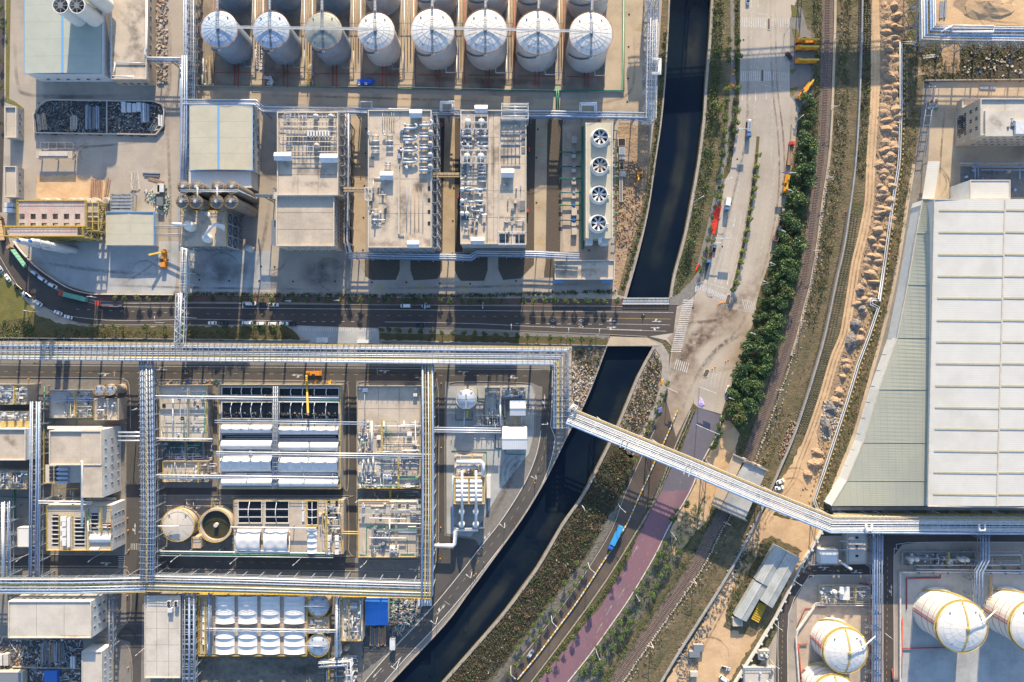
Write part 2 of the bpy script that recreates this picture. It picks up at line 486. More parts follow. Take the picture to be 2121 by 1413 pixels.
def inpoly(pts,poly_):
 x,y=pts[:,0],pts[:,1]
 r=np.zeros(len(pts),bool)
 n=len(poly_)
 for i in range(n):
  x1,y1=poly_[i];x2,y2=poly_[(i+1)%n]
  c=((y1>y) !=(y2>y)) & (x<(x2-x1)*(y-y1)/((y2-y1) or 1e-9)+x1)
  r ^=c
 return r
nr=np.random.RandomState(5)
def samp(poly_,n):
 a=np.array(poly_,float)
 lo,hi=a.min(0),a.max(0)
 out=np.zeros((0,2))
 while len(out)<n:
  p=nr.rand(n*2,2)*(hi-lo)+lo
  out=np.vstack([out,p[inpoly(p,poly_)]])
 return out[:n]
def leafmesh(name,cen,size,mats,mi,flat=.5):
 n=len(cen)
 nrm=nr.randn(n,3)
 nrm[:,2]=np.abs(nrm[:,2])+flat
 nrm/=np.linalg.norm(nrm,axis=1)[:,None]
 a=np.cross(nrm,nr.randn(n,3));a/=np.linalg.norm(a,axis=1)[:,None]
 b=np.cross(nrm,a)
 sz=np.asarray(size)[:,None]*.5
 el=(.6+.5*nr.rand(n,1))
 v=np.stack([cen-a*sz*el,cen-b*sz*.8,cen+a*sz*el,cen+b*sz*.8],1).reshape(-1,3)
 me=bpy.data.meshes.new(name)
 me.vertices.add(4*n);me.loops.add(4*n);me.polygons.add(n)
 me.vertices.foreach_set('co',v.ravel().astype(np.float32))
 me.loops.foreach_set('vertex_index',np.arange(4*n,dtype=np.int32))
 me.polygons.foreach_set('loop_start',np.arange(0,4*n,4,dtype=np.int32))
 me.polygons.foreach_set('loop_total',np.full(n,4,dtype=np.int32))
 for k in mats:me.materials.append(M[k])
 me.polygons.foreach_set('material_index',np.asarray(mi,dtype=np.int32))
 me.update(calc_edges=True)
 return me
def cover(name,label,pl,nclump,rad,hgt,mats,wts=None,leaf=.55,per=14,z=0.):
 """patches of scrub nobody could count: clumps of small leaf faces"""
 c=samp(pl,nclump)
 cw=np.array([tuple(P(u,v)[:2]) for u,v in c])
 r=rad*(.45+.9*nr.rand(nclump))
 k=np.repeat(np.arange(nclump),per)
 d=nr.randn(nclump*per,3);d/=np.linalg.norm(d,axis=1)[:,None]
 d[:,2]=np.abs(d[:,2])
 rr=(nr.rand(nclump*per)**.4)*r[k]
 hh=hgt*(r/rad)[k]
 cen=np.stack([cw[k,0]+d[:,0]*rr,cw[k,1]+d[:,1]*rr,z+.1+d[:,2]*hh*(nr.rand(len(k))**.5)],1)
 w=np.array(wts or [1]*len(mats),float);w/=w.sum()
 mi=nr.choice(len(mats),nclump,p=w)[k]
 me=leafmesh(name,cen,leaf*(.6+.8*nr.rand(len(k))),mats,mi)
 o=bpy.data.objects.new(name,me)
 C.objects.link(o)
 return tag(o,label,name.replace('_',' '),kind='stuff')
def pipe(pts,r,m,parent,name='pipe',n=6,**kw):
 """pts: (u, v, z) photo pixels at height z"""
 return MB().tube([P(*p) for p in pts],r,n).build(name,m,parent,smooth=True,**kw)
ORDS='first second third fourth fifth sixth seventh eighth ninth tenth eleventh twelfth thirteenth fourteenth fifteenth sixteenth seventeenth eighteenth nineteenth twentieth'.split()
def nth(i):
 if i<20:return ORDS[i]
 k=i+1
 return str(k)+('th' if 10<k%100<14 else {1:'st',2:'nd',3:'rd'}.get(k%10,'th'))
# ================================================================ GROUND
canW=[(1392,-200),(1388,0),(1383,100),(1378,180),(1370,260),(1358,340),(1345,430),(1325,520),(1298,617),(1258,717),(1231,790),(1206,848),(1183,889),(1142,973),(1116,1020),(1080,1078),(1014,1170),(970,1230),(922,1294),(811,1413),(640,1600)]
canE=[(1474,-200),(1472,0),(1466,100),(1460,170),(1455,250),(1442,350),(1417,483),(1394,569),(1386,616),(1352,718),(1318,782),(1277,881),(1239,960),(1205,1025),(1162,1087),(1110,1176),(1045,1265),(1008,1309),(916,1413),(750,1600)]
g=MB()
g.add([(-3000,-3000,-4),(3000,-3000,-4),(3000,3000,-4),(-3000,3000,-4)],[(0,1,2,3)])
struct('bedrock_ground',g,'soil',label='brown earth lying under and around the whole site')
BIG=9000
poly('land_west',[(-BIG,-BIG),(1392,-BIG)]+canW+[(640,BIG),(-BIG,BIG)],0,'yard_conc',t=3.8,label='beige concrete land west of the canal')
poly('land_east',[(BIG,-BIG),(1474,-BIG)]+canE+[(750,BIG),(BIG,BIG)],0,'dirt_veg',t=3.8,label='brown overgrown land east of the canal')
cw2,ce2=[(u-6,v) for u,v in canW],[(u+6,v) for u,v in canE]
poly('canal_water',[(1380,-BIG)]+cw2+[(630,BIG),(760,BIG)]+ce2[::-1]+[(1480,-BIG)],-2.4,'water',label='dark navy water of the curving canal')
# --- west land, north plant
def road(name,pts,z,m,label,**kw):return poly(name,pts,z,m,label=label,**kw)
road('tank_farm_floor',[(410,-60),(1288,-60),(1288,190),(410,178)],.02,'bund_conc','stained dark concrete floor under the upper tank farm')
for i,(a,b) in enumerate(((520,548),(622,650),(724,750),(828,860),(942,958),(1046,1062),(1150,1166),(1252,1288))):
 poly('tank_lane',[(a,-60),(b,-60),(b,178+i*1.6),(a,178+i*1.6)],.04,'lane_conc',label='tan concrete pipe lane between tank columns, %s from the left'%nth(i))
poly('perimeter_lane',[(1292,-60),(1332,-60),(1330,228),(1100,226),(1100,205),(1285,205),(1292,190)],.02,'lane_conc',label='tan concrete lane beside the green pipe')
poly('tank_farm_road',[(400,186),(1100,200),(1100,226),(550,214),(400,204)],.02,'lane_conc',label='concrete lane below the upper tank farm')
poly('cream_lane',[(727,245),(757,245),(757,540),(733,540),(727,470)],.03,'lane_conc',label='tan lane between the second and third flat-roofed blocks')
poly('gravel_bed',[(905,245),(958,245),(958,522),(905,522)],.02,'gravel',label='gravel bed between the two long equipment blocks')
poly('gravel_bed',[(715,455),(733,455),(733,522),(715,522)],.02,'gravel',label='gravel bed beside the cream gallery wall')
poly('cream_lane',[(921,245),(942,245),(942,560),(952,582),(905,582),(916,560),(918,400)],.05,'lane_conc',label='tan lane on the gravel between the two long blocks')
poly('gravel_bed',[(1085,245),(1166,245),(1160,525),(1085,525)],.02,'gravel',label='gravel bed left of the cooling tower pumps')
poly('cream_lane',[(1110,245),(1134,245),(1130,545),(1125,577),(1078,580),(1106,550),(1107,400)],.05,'lane_conc',label='tan lane on the gravel left of the pumps')
for i,q in enumerate(([(755,524),(828,524),(828,560),(820,580),(770,580),(756,572)],[(850,524),(918,524),(916,562),(905,578),(857,581),(850,560)],
    [(941,524),(1010,524),(1010,560),(1003,582),(955,582),(942,568)],[(1032,524),(1106,524),(1106,548),(1078,577),(1042,580),(1032,558)],[(1127,524),(1148,524),(1146,575),(1127,575)])):
 poly('gravel_bed',q,.03,'gravel',label='gravel bed cut by lanes above the hedge, %s from the left'%nth(i))
poly('truck_yard',[(52,508),(89,556),(143,591),(183,604),(219,606),(362,607),(372,500),(230,500),(100,505)],.03,'pale_conc',label='pale grey concrete yard inside the road bend')
poly('yard_slab',[(380,520),(560,520),(560,605),(380,605)],.03,'pale_conc',label='pale slab yard under the steel process frame')
poly('sand_patch',[(75,365),(150,362),(215,372),(232,410),(75,414)],.05,'sand',label='heaped sand patch above the rose-floored building')
poly('scrap_yard_floor',[(82,212),(110,208),(320,212),(342,222),(340,268),(322,282),(78,278),(72,235)],.04,'dark_pile',label='dark littered floor of the fenced scrap yard')
poly('river_bank',[(1282,252),(1345,262),(1345,350),(1330,450),(1300,560),(1285,608),(1272,590),(1274,520),(1272,400)],.03,'soil',label='churned brown earth between cooling tower and canal')
bank=cr([(1382,-60),(1366,200),(1356,300),(1345,380),(1326,470),(1304,540),(1286,612)],4)
strip('canal_path',bank,14,.05,'veg_dry',label='narrow weedy bank along the upper canal')
poly('verge_grass',[(-300,605),(0,570),(10,576),(45,625),(75,652),(115,668),(165,675),(219,677),(400,676),(590,677),(612,690),(625,704),(0,705),(-300,705)],.03,'verge',label='scrubby verge below the road on the left')
poly('lawn',[(-200,560),(0,566),(30,592),(52,622),(75,645),(70,655),(0,668),(-200,690)],.06,'grass',label='sunlit green lawn inside the road bend')
poly('verge_grass',[(785,689),(1100,697),(1260,700),(1262,716),(785,704)],.03,'verge',label='planted verge below the main road on the right')
poly('gate_apron',[(600,674),(785,681),(785,712),(640,710)],.05,'pale_conc',label='pale concrete gate apron below the main road')
# main road
main=[(-300,300),(-10,440),(8,452),(18,493),(24,516),(41,537),(64,560),(107,593),(153,614),(204,625),(280,628),(400,627),(700,630),(1100,633),(1290,634),(1405,632),(1395,700),(1340,697),(1262,694),(1100,687),(950,681),(784,679),(700,677),(590,673),(400,673),(219,674),(163,671),(112,650),(84,635),(48,607),(0,558),(-300,470)]
RD=road('main_road',main,.06,'asphalt','dark asphalt main road running left to right and bending up at the left')
red=cr([(30,508),(52,536),(80,562),(120,590),(165,607),(215,617),(280,619)],4)+[(400,619),(600,620),(800,624),(1100,625),(1292,626)]
strip('red_pavement',red,13,.15,'pave_red',t=.15,label='dull red paving strip between hedge and main road')
poly('verge_pavement',[(785,680),(950,683),(1100,689),(1262,696),(1262,700),(785,690)],.1,'pave_gray',label='grey kerbside paving below the main road')
kerb=MB()
strip('k',cr([(18,505),(41,538),(64,562),(107,595),(153,615),(204,626),(280,629)],3)+[(400,628),(700,631),(1100,634),(1290,635)],1.3,.2,'',t=.2,mb=kerb)
strip('k',cr([(0,556),(48,605),(84,633),(112,648),(163,669),(219,673)],3)+[(400,673),(590,674)],1.4,.2,'',t=.2,mb=kerb)
strip('k',[(785,678),(950,680),(1100,686),(1262,693),(1340,697)],1.2,.2,'',t=.2,mb=kerb)
kerb.build('kerb','kerb',RD)
# --- south plant ground
poly('south_plant_ground',[(-400,712),(1258,718),(1231,790),(1206,848),(1183,889),(1142,973),(1080,1078),(1014,1170),(922,1294),(811,1413),(640,1600),(-400,1600)],.04,'pave_gray',label='grey paved ground of the lower plant')
AS=road('plant_road',[(-400,751),(0,753),(600,757),(1100,763),(1149,766),(1146,790),(1120,800),(1100,792),(600,786),(-400,784)],.1,'asphalt_plant','dark asphalt plant road running right below the main pipe rack')
poly('plant_road',[(-400,1150),(262,1148),(262,1178),(-400,1173)],.08,'asphalt_plant',label='dark plant road at the lower left above the long rack')
poly('plant_road',[(903,790),(922,790),(925,1110),(985,1118),(1000,1140),(900,1270),(870,1250),(895,1190),(905,1160)],.11,'asphalt_plant',label='dark plant road right of the third vertical pipe rack')
poly('plant_road',[(262,782),(326,782),(326,1250),(295,1250),(292,1413),(272,1413),(270,1330),(240,1320),(262,1290),(262,1250)],.09,'asphalt_plant',label='dark plant road running down beneath the left pipe rack')
poly('plant_road',[(716,786),(738,786),(738,1155),(716,1155)],.12,'asphalt_plant',label='narrow dark road right of the domed basins')
poly('plant_road',[(330,1150),(735,1152),(735,1186),(326,1178)],.07,'asphalt_plant',label='dark road above the long yellow-railed pipe rack')
poly('plant_road',[(330,1010),(716,1012),(716,1026),(330,1024)],.08,'asphalt_plant',label='narrow dark road between the upper and lower basins')
peri=cr([(1140,766),(1138,850),(1130,930),(1105,1000),(1060,1075),(1010,1140),(950,1217),(890,1287),(830,1350),(775,1413),(740,1460)],5)
strip('riverside_road',peri,32,.13,'asphalt_plant',label='dark riverside road curving along the canal on the left bank')
rp=cr([(1178,770),(1172,870),(1142,945),(1100,1025),(1048,1105),(985,1188),(930,1257),(850,1343),(785,1413)],5)
rk=MB()
strip('k',[(u+4.5 if i<8 else u+15,v+(0 if i<8 else 8)) for i,(u,v) in enumerate(peri)],1.4,.3,'',t=.3,mb=rk)
strip('k',[(u-14.5,v-7) for u,v in peri[8:]],1.4,.3,'',t=.3,mb=rk)
rk.build('kerb','kerb_white',kind='structure',label='white kerb lines of the riverside road')
poly('equipment_apron',[(925,800),(1100,797),(1108,810),(1106,900),(1095,940),(1040,1010),(1002,1075),(975,1112),(925,1105)],.14,'pale_conc',label='pale concrete apron inside the riverside road')
poly('test_yard',[(400,1352),(700,1355),(700,1440),(400,1440)],.1,'scrub_gray',label='bare grey yard below the white tent basins')
poly('scrap_ground',[(28,1325),(170,1325),(170,1440),(0,1440),(0,1325)],.1,'dark_pile',label='dark littered ground below the long white roof')
poly('scrap_ground',[(805,1238),(905,1238),(880,1270),(812,1345),(752,1390),(752,1296),(806,1296)],.1,'dark_pile',label='littered ground right of the blue roof')
poly('waste_ground',[(1184,722),(1254,722),(1228,790),(1204,848),(1186,840)],.07,'rubble',label='rubble strewn waste ground beside the canal bridge')
# --- bridge
BR=thing('road_bridge','grey concrete road bridge carrying the main road over the canal','bridge',P(1325,665))
bx=[(1288,618),(1392,617),(1362,716),(1256,717)]
MB().prism([tuple(P(*a)[:2]) for a in bx],-1.,.04).build('deck','asphalt',BR)
MB().prism([tuple(P(*a)[:2]) for a in ((1292,617),(1386,617),(1386,631),(1288,631))],.05,.3).build('footway','pale_conc',BR)
MB().prism([tuple(P(*a)[:2]) for a in ((1264,697),(1340,700),(1366,716),(1256,717))],.05,.3).build('footway','lane_conc',BR)
for a,b in (((1290,617.5),(1388,617.5)),((1290,630),(1386,630))):
 r_=MB()
 for z in (.6,1.1):r_.beam(P(*a)+Vector((0,0,z)),P(*b)+Vector((0,0,z)),.18)
 for p,_ in along([P(*a),P(*b)],2.2):r_.beam(p,p+Vector((0,0,1.2)),.2)
 r_.build('railing','steel_white',BR)
# canal rims
def rim(name,pts,w,z,m,label):strip(name,cr(pts,4),w,z,m,t=.6,label=label)
rim('canal_wall',[(u-2,v) for u,v in canW[:9]],3,.4,'kerb','thin concrete rim on the left side of the upper canal')
rim('canal_wall',[(u-2,v) for u,v in canW[9:]],3.2,.5,'kerb','thin concrete rim on the left side of the lower canal')
rim('canal_wall',[(u+3,v) for u,v in canE[:9]],5.5,.4,'kerb','wide concrete rim on the right side of the upper canal')
rim('canal_wall',[(u+3,v) for u,v in canE[9:]],5.5,.5,'kerb','wide tan concrete rim on the right side of the lower canal')
# --- east land
poly('river_scrub',[(1474,-100),(1500,-100),(1500,100),(1492,200),(1480,330),(1465,400),(1450,480),(1432,560),(1400,615),(1390,612),(1400,565),(1422,480),(1447,350),(1460,250),(1470,100)],.02,'dirt_veg',label='green scrub slope right of the upper canal')
poly('footpath',[(1493,-100),(1512,-100),(1514,150),(1508,250),(1496,330),(1480,400),(1462,480),(1445,545),(1460,560),(1480,470),(1500,380),(1518,280),(1528,180),(1530,-100)],.05,'pave_gray',label='grey footpath left of the wide concrete road')
poly('planting_strip',[(1521,-100),(1532,-100),(1532,110),(1529,200),(1520,290),(1508,360),(1496,380),(1512,300),(1522,200),(1522,100)],.08,'verge',label='narrow planted strip at the left kerb of the wide road')
WR=road('wide_road',[(1533,-300),(1650,-300),(1650,0),(1636,40),(1636,200),(1648,215),(1655,225),(1648,290),(1641,340),(1624,442),(1610,505),(1596,539),(1575,595),(1562,646),(1549,700),(1527,764),(1502,833),(1494,858),(1443,843),(1400,910),(1380,833),(1386,760),(1392,718),(1380,705),(1345,697),(1395,690),(1402,635),(1420,628),(1440,610),(1458,584),(1471,539),(1484,493),(1501,373),(1512,357),(1522,293),(1531,204),(1533,115)],.1,'road_light','wide pale concrete road with crossings and a planted median')
poly('road_junction',[(1402,640),(1440,612),(1455,600),(1510,640),(1565,650),(1549,702),(1530,760),(1494,770),(1462,770),(1440,800),(1436,835),(1400,905),(1381,833),(1388,760),(1394,720),(1382,700),(1395,690)],.13,'junction',label='mud stained pale concrete road junction')
poly('corner_footway',[(1256,717),(1264,699),(1340,699),(1372,712),(1386,735),(1384,800),(1370,835),(1350,880),(1340,870),(1362,820),(1372,760),(1366,735),(1352,718)],.16,'kerb',label='curved concrete footway at the bridge corner')
poly('corner_footway',[(1386,617),(1400,612),(1430,585),(1447,560),(1463,560),(1455,590),(1438,612),(1410,632),(1388,632)],.16,'pave_gray',label='grey curved pavement above the bridge on the right bank')
DR=road('riverside_dual_road',[(1384,790),(1381,833),(1347,900),(1312,975),(1285,1040),(1268,1090),(1218,1176),(1151,1270),(1062,1376),(1020,1430),(1085,1430),(1196,1279),(1262,1187),(1318,1095),(1360,1020),(1397,925),(1437,835),(1438,800),(1400,790)],.115,'asphalt_brown','brown grey asphalt road with a line of plastic barriers')
poly('purple_road',[(1410,932),(1365,1020),(1321,1109),(1299,1165),(1251,1245),(1207,1298),(1162,1354),(1095,1435),(1155,1435),(1176,1412),(1218,1359),(1262,1298),(1304,1237),(1354,1153),(1385,1090),(1427,1020),(1455,953)],.12,'purple_road',label='mauve surfaced new road running down to the lower left')
poly('slate_road',[(1443,843),(1493,860),(1487,896),(1455,953),(1425,1015),(1366,1018),(1410,932)],.135,'slate_road',label='slate grey fresh road surface at the top of the mauve road')
poly('road_verge',[(1436,835),(1443,843),(1410,932),(1365,1020),(1321,1109),(1299,1165),(1251,1245),(1162,1354),(1120,1400),(1098,1413),(1196,1283),(1262,1191),(1318,1099),(1360,1024),(1397,928)],.14,'verge',label='planted verge between the barrier road and the mauve road')
fw=MB()
strip('x',cr([(1430,850),(1394,935),(1358,1028),(1320,1098),(1262,1192),(1198,1283),(1100,1413)],4),2.2,.45,'',t=.3,mb=fw)
strip('x',cr([(1438,848),(1402,930),(1366,1018),(1324,1095)],4),1.2,.6,'',t=.3,mb=fw)
fw.build('concrete_barrier','kerb',label='low concrete barrier line right of the barrier road',cat=None,kind='structure')
strip('white_kerb',cr([(1494,860),(1487,896),(1456,953),(1428,1020),(1386,1090),(1355,1153),(1305,1237),(1263,1298),(1219,1359),(1170,1420)],4),2,.3,'kerb_white',t=.3,label='white kerb on the right side of the mauve road')
poly('dark_scrub_ground',[(1290,900),(1300,940),(1320,945),(1300,1000),(1270,1060),(1250,1085),(1215,1150),(1150,1230),(1090,1310),(1040,1375),(1000,1420),(910,1420),(1012,1312),(1112,1180),(1166,1090),(1210,1025),(1243,960),(1282,885)],.03,'veg_dark',label='dark burnt scrub on the right bank of the lower canal')
poly('river_footpath',[(1352,880),(1310,985),(1290,1030),(1262,1070),(1225,1140),(1170,1210),(1110,1290),(1050,1370),(1010,1420),(1040,1420),(1100,1345),(1180,1240),(1250,1130),(1290,1060),(1345,920),(1380,850)],.05,'scrub_gray',label='dusty footpath between the dark scrub and the barrier road')
poly('bank_scrub',[(1356,722),(1368,745),(1366,810),(1345,870),(1310,950),(1280,930),(1283,885),(1322,786)],.03,'rubble',label='rubble and scrub slope right of the canal below the bridge')
poly('planted_slope',[(1494,862),(1530,930),(1480,1010),(1440,1090),(1400,1170),(1330,1270),(1240,1400),(1225,1430),(1165,1430),(1219,1362),(1263,1302),(1306,1240),(1356,1155),(1388,1092),(1430,1022),(1458,955),(1490,897)],.04,'scrub_gray',label='dusty grey tree strip right of the mauve road')
poly('sand_patch',[(1497,868),(1512,872),(1530,900),(1522,945),(1478,1040),(1462,1078),(1420,1130),(1395,1150),(1388,1100),(1432,1020),(1462,955),(1490,905)],.07,'sand',label='orange sandy ground right of the slate road')
rail_c=cr([(1716,-80),(1714,0),(1713,64),(1710,153),(1708,216),(1703,306),(1699,345),(1687,424),(1677,503),(1664,582),(1649,640),(1637,690),(1619,749),(1589,838),(1568,896),(1548,950),(1522,1005),(1497,1062),(1475,1101),(1442,1167),(1399,1231),(1340,1315),(1276,1407),(1255,1440)],6)
strip('ballast',rail_c,24,.25,'ballast',t=.25,label='brown stone ballast bed of the railway')
strip('ballast_path',[(u+16,v) for u,v in rail_c[:72]],5,.32,'lane_conc',t=.3,label='pale dirt ribbon just right of the railway')
strip('embankment',[(u+34,v) for u,v in rail_c],30,.06,'veg_dry',label='dry grassy embankment right of the railway')
wall_c=cr([(1786,-80),(1784,0),(1782,102),(1777,229),(1769,348),(1754,462),(1744,523),(1730,584),(1708,688),(1690,756),(1662,846),(1640,909),(1617,963),(1594,1016),(1578,1051),(1539,1131),(1495,1209),(1442,1293),(1400,1359),(1368,1413),(1350,1440)],5)
strip('grass_terrace',[(u-12,v) for u,v in wall_c],20,.09,'veg_dry',label='brown grass terrace left of the long retaining wall')
trk=cr([(1811,-80),(1811,0),(1813,102),(1812,204),(1807,280),(1803,345),(1800,416),(1788,483),(1773,544),(1765,595),(1755,658),(1747,697),(1728,744),(1706,820),(1680,896),(1657,955),(1642,998),(1600,1050),(1572,1100),(1556,1153),(1511,1229),(1475,1301),(1455,1340)],5)
poly('mound_strip',[(1818,-80),(1880,-80),(1880,60),(1862,95),(1858,330),(1843,430),(1828,540),(1815,625),(1796,690),(1775,756),(1750,833),(1727,909),(1703,980),(1684,1040),(1600,1052),(1650,990),(1690,890),(1738,744),(1760,660),(1780,550),(1800,470),(1812,360),(1820,204)],.05,'soil',label='brown ground under the row of dumped earth heaps')
strip('dirt_track',trk,19,.12,'sand',label='long pale sandy dirt track')
poly('sand_yard',[(1690,896),(1700,960),(1690,1040),(1660,1080),(1600,1060),(1590,1030),(1640,960),(1670,900)],.1,'sand',label='sandy turning area above the pipe bridge')
poly('sand_yard',[(1562,1060),(1700,1090),(1690,1120),(1640,1215),(1600,1270),(1560,1330),(1500,1430),(1370,1430),(1410,1362),(1450,1300),(1480,1240),(1520,1170)],.08,'sand',label='sandy yard around the metal roofed sheds')
poly('track_scrub',[(1530,1150),(1575,1120),(1600,1110),(1660,1140),(1600,1280),(1560,1320),(1500,1300),(1505,1240)],.1,'veg_dry',label='weeds around the metal roofed sheds')
poly('pipeline_verge',[(1862,95),(1900,95),(1905,160),(1912,170),(1905,260),(1895,340),(1878,429),(1862,534),(1839,646),(1827,697),(1804,777),(1771,894),(1740,973),(1722,1020),(1700,1060),(1686,1040),(1730,909),(1778,756),(1822,623),(1848,432),(1861,340)],.06,'veg_dry',label='brown dry verge between pipeline and warehouse road')
poly('warehouse_road',[(1893,340),(1878,429),(1862,534),(1852,559),(1839,646),(1827,697),(1804,777),(1778,858),(1771,894),(1740,973),(1712,1045),(1722,1060),(1742,1060),(1790,910),(1830,774),(1858,697),(1872,620),(1885,557),(1905,467),(1922,340),(1930,175),(1912,172),(1905,260)],.12,'pave_gray',label='grey service road along the left side of the big warehouse')
ws=MB()
strip('x',cr([(1893,340),(1878,429),(1862,534),(1839,646),(1804,777),(1771,894),(1740,973),(1712,1045)],4),7,.16,'',mb=ws)
ws.build('warehouse_road_edge','lane_conc',kind='structure',label='pale concrete edge of the warehouse service road')
poly('office_yard',[(1925,170),(2300,165),(2300,420),(1912,420),(1918,300)],.1,'lane_conc',label='tan concrete yard around the office building')
poly('earthwork',[(1920,-200),(2400,-200),(2400,60),(2060,52),(1945,60),(1930,20)],.1,'sand',label='graded orange sand site in the upper right corner')
poly('waste_ground',[(1900,95),(2300,90),(2300,165),(1915,165)],.07,'veg_dark',label='dark waste ground below the upper right pipe rack')
poly('dirt_ramp',[(1950,92),(1985,92),(1988,150),(1890,160),(1888,140),(1952,130)],.1,'soil',label='brown dirt ramp below the upper right pipe rack')
# south east plant
poly('tank_plant_ground',[(1690,1110),(2400,1100),(2400,1600),(1500,1600),(1560,1400),(1640,1250)],.12,'yard_conc',label='pale concrete ground of the lower right tank plant')
PR=road('tank_plant_road',[(1690,1108),(2400,1108),(2400,1122),(1900,1124),(1868,1128),(1852,1150),(1850,1440),(1830,1440),(1830,1190),(1690,1190),(1670,1200),(1632,1270),(1630,1440),(1605,1440),(1610,1290),(1628,1240),(1672,1172),(1830,1168),(1830,1110)],.15,'asphalt','dark asphalt road of the lower right tank plant')
poly('tank_bund_floor',[(1650,1215),(1795,1215),(1795,1440),(1650,1440)],.14,'wall_beige',label='pale bund floor around the left white tank')
poly('tank_bund_floor',[(1862,1185),(2300,1185),(2300,1440),(1862,1440)],.14,'pale_conc',label='pale bund floor around the two big right tanks')
# ================================================================ BUILDERS
INFO={}
def inst(name,me,parent,loc,rz=0,**kw):
 o=bpy.data.objects.new(name,me)
 C.objects.link(o)
 o.parent=parent
 o.location=Vector(loc)-ORG[parent]
 if rz:o.rotation_euler=(0,0,rz)
 ORG[o]=Vector(loc)
 return tag(o,**kw)
def rect(u0,v0,u1,v1,h):
 a,b=P(u0,v1,h),P(u1,v0,h)
 return a.x,a.y,b.x,b.y
WINM={}
def windows(T,side,cols,rows,ww=1.4,wh=1.6,z0=None,z1=None,m0=.1,m1=.9,name='window',m='glass'):
 x0,y0,x1,y1,b,h=INFO[T]
 key=(side in 'SN',ww,wh,m,name)
 if key not in WINM:
  q=MB()
  if side in 'SN':
   q.box(-ww/2,-.06,-wh/2,ww/2,.06,wh/2)
  else:q.box(-.06,-ww/2,-wh/2,.06,ww/2,wh/2)
  WINM[key]=q.mesh(name,m)
  if name=='window':
   f=MB()
   t=.12
   if side in 'SN':
    for a in (-ww/2,0,ww/2):f.box(a-t/2,-.12,-wh/2,a+t/2,.12,wh/2)
    f.box(-ww/2,-.12,-wh/2-t,ww/2,.12,-wh/2)
   else:
    for a in (-ww/2,0,ww/2):f.box(-.12,a-t/2,-wh/2,.12,a+t/2,wh/2)
    f.box(-.12,-ww/2,-wh/2-t,.12,ww/2,-wh/2)
   WINM[key+('f',)]=f.mesh('window_frame','steel_white')
 z0=z0 if z0 is not None else b+1.2
 z1=z1 if z1 is not None else h-1.6
 for r in range(rows):
  z=z0+wh/2+(z1-z0-wh)*(r/max(1,rows-1) if rows>1 else .5)
  for c in range(cols):
   t=m0+(m1-m0)*((c+.5)/cols)
   if side=='S':p=(x0+(x1-x0)*t,y0,z)
   elif side=='N':p=(x0+(x1-x0)*t,y1,z)
   elif side=='E':p=(x1,y0+(y1-y0)*t,z)
   else:p=(x0,y0+(y1-y0)*t,z)
   o=inst(name,WINM[key],T,p)
   if name=='window':
    inst('window_frame',WINM[key+('f',)],o,p).location=(0,0,0)
def bld(label,u0,v0,u1,v1,h,roof='roof_beige',wall='wall_beige',base=0.,par=.9,name='industrial_building',cat='building',group=None,pm='parapet',pw=.45,rpan=None):
 x0,y0,x1,y1=rect(u0,v0,u1,v1,h)
 T=thing(name,label,cat,((x0+x1)/2,(y0+y1)/2,base),group)
 MB().box(x0,y0,base-.2,x1,y1,h-.45).build('wall',wall,T)
 if rpan:
  nx,ny=rpan
  g_=.08
  for i in range(nx):
   for j in range(ny):
    a,b=x0+(x1-x0)*i/nx,y0+(y1-y0)*j/ny
    MB().box(a+g_,b+g_,h-.45,a+(x1-x0)/nx-g_,b+(y1-y0)/ny-g_,h-rng.random()*.05).build('roof_panel',roof,T)
 else:
  MB().box(x0+.02,y0+.02,h-.45,x1-.02,y1-.02,h).build('roof',roof,T)
 if par:
  p=MB()
  p.box(x0-.05,y0-.05,h-.5,x1+.05,y0+pw,h+par);p.box(x0-.05,y1-pw,h-.5,x1+.05,y1+.05,h+par)
  p.box(x0-.05,y0+pw,h-.5,x0+pw,y1-pw,h+par);p.box(x1-pw,y0+pw,h-.5,x1+.05,y1-pw,h+par)
  p.build('parapet',pm,T)
 INFO[T]=(x0,y0,x1,y1,base,h)
 return T
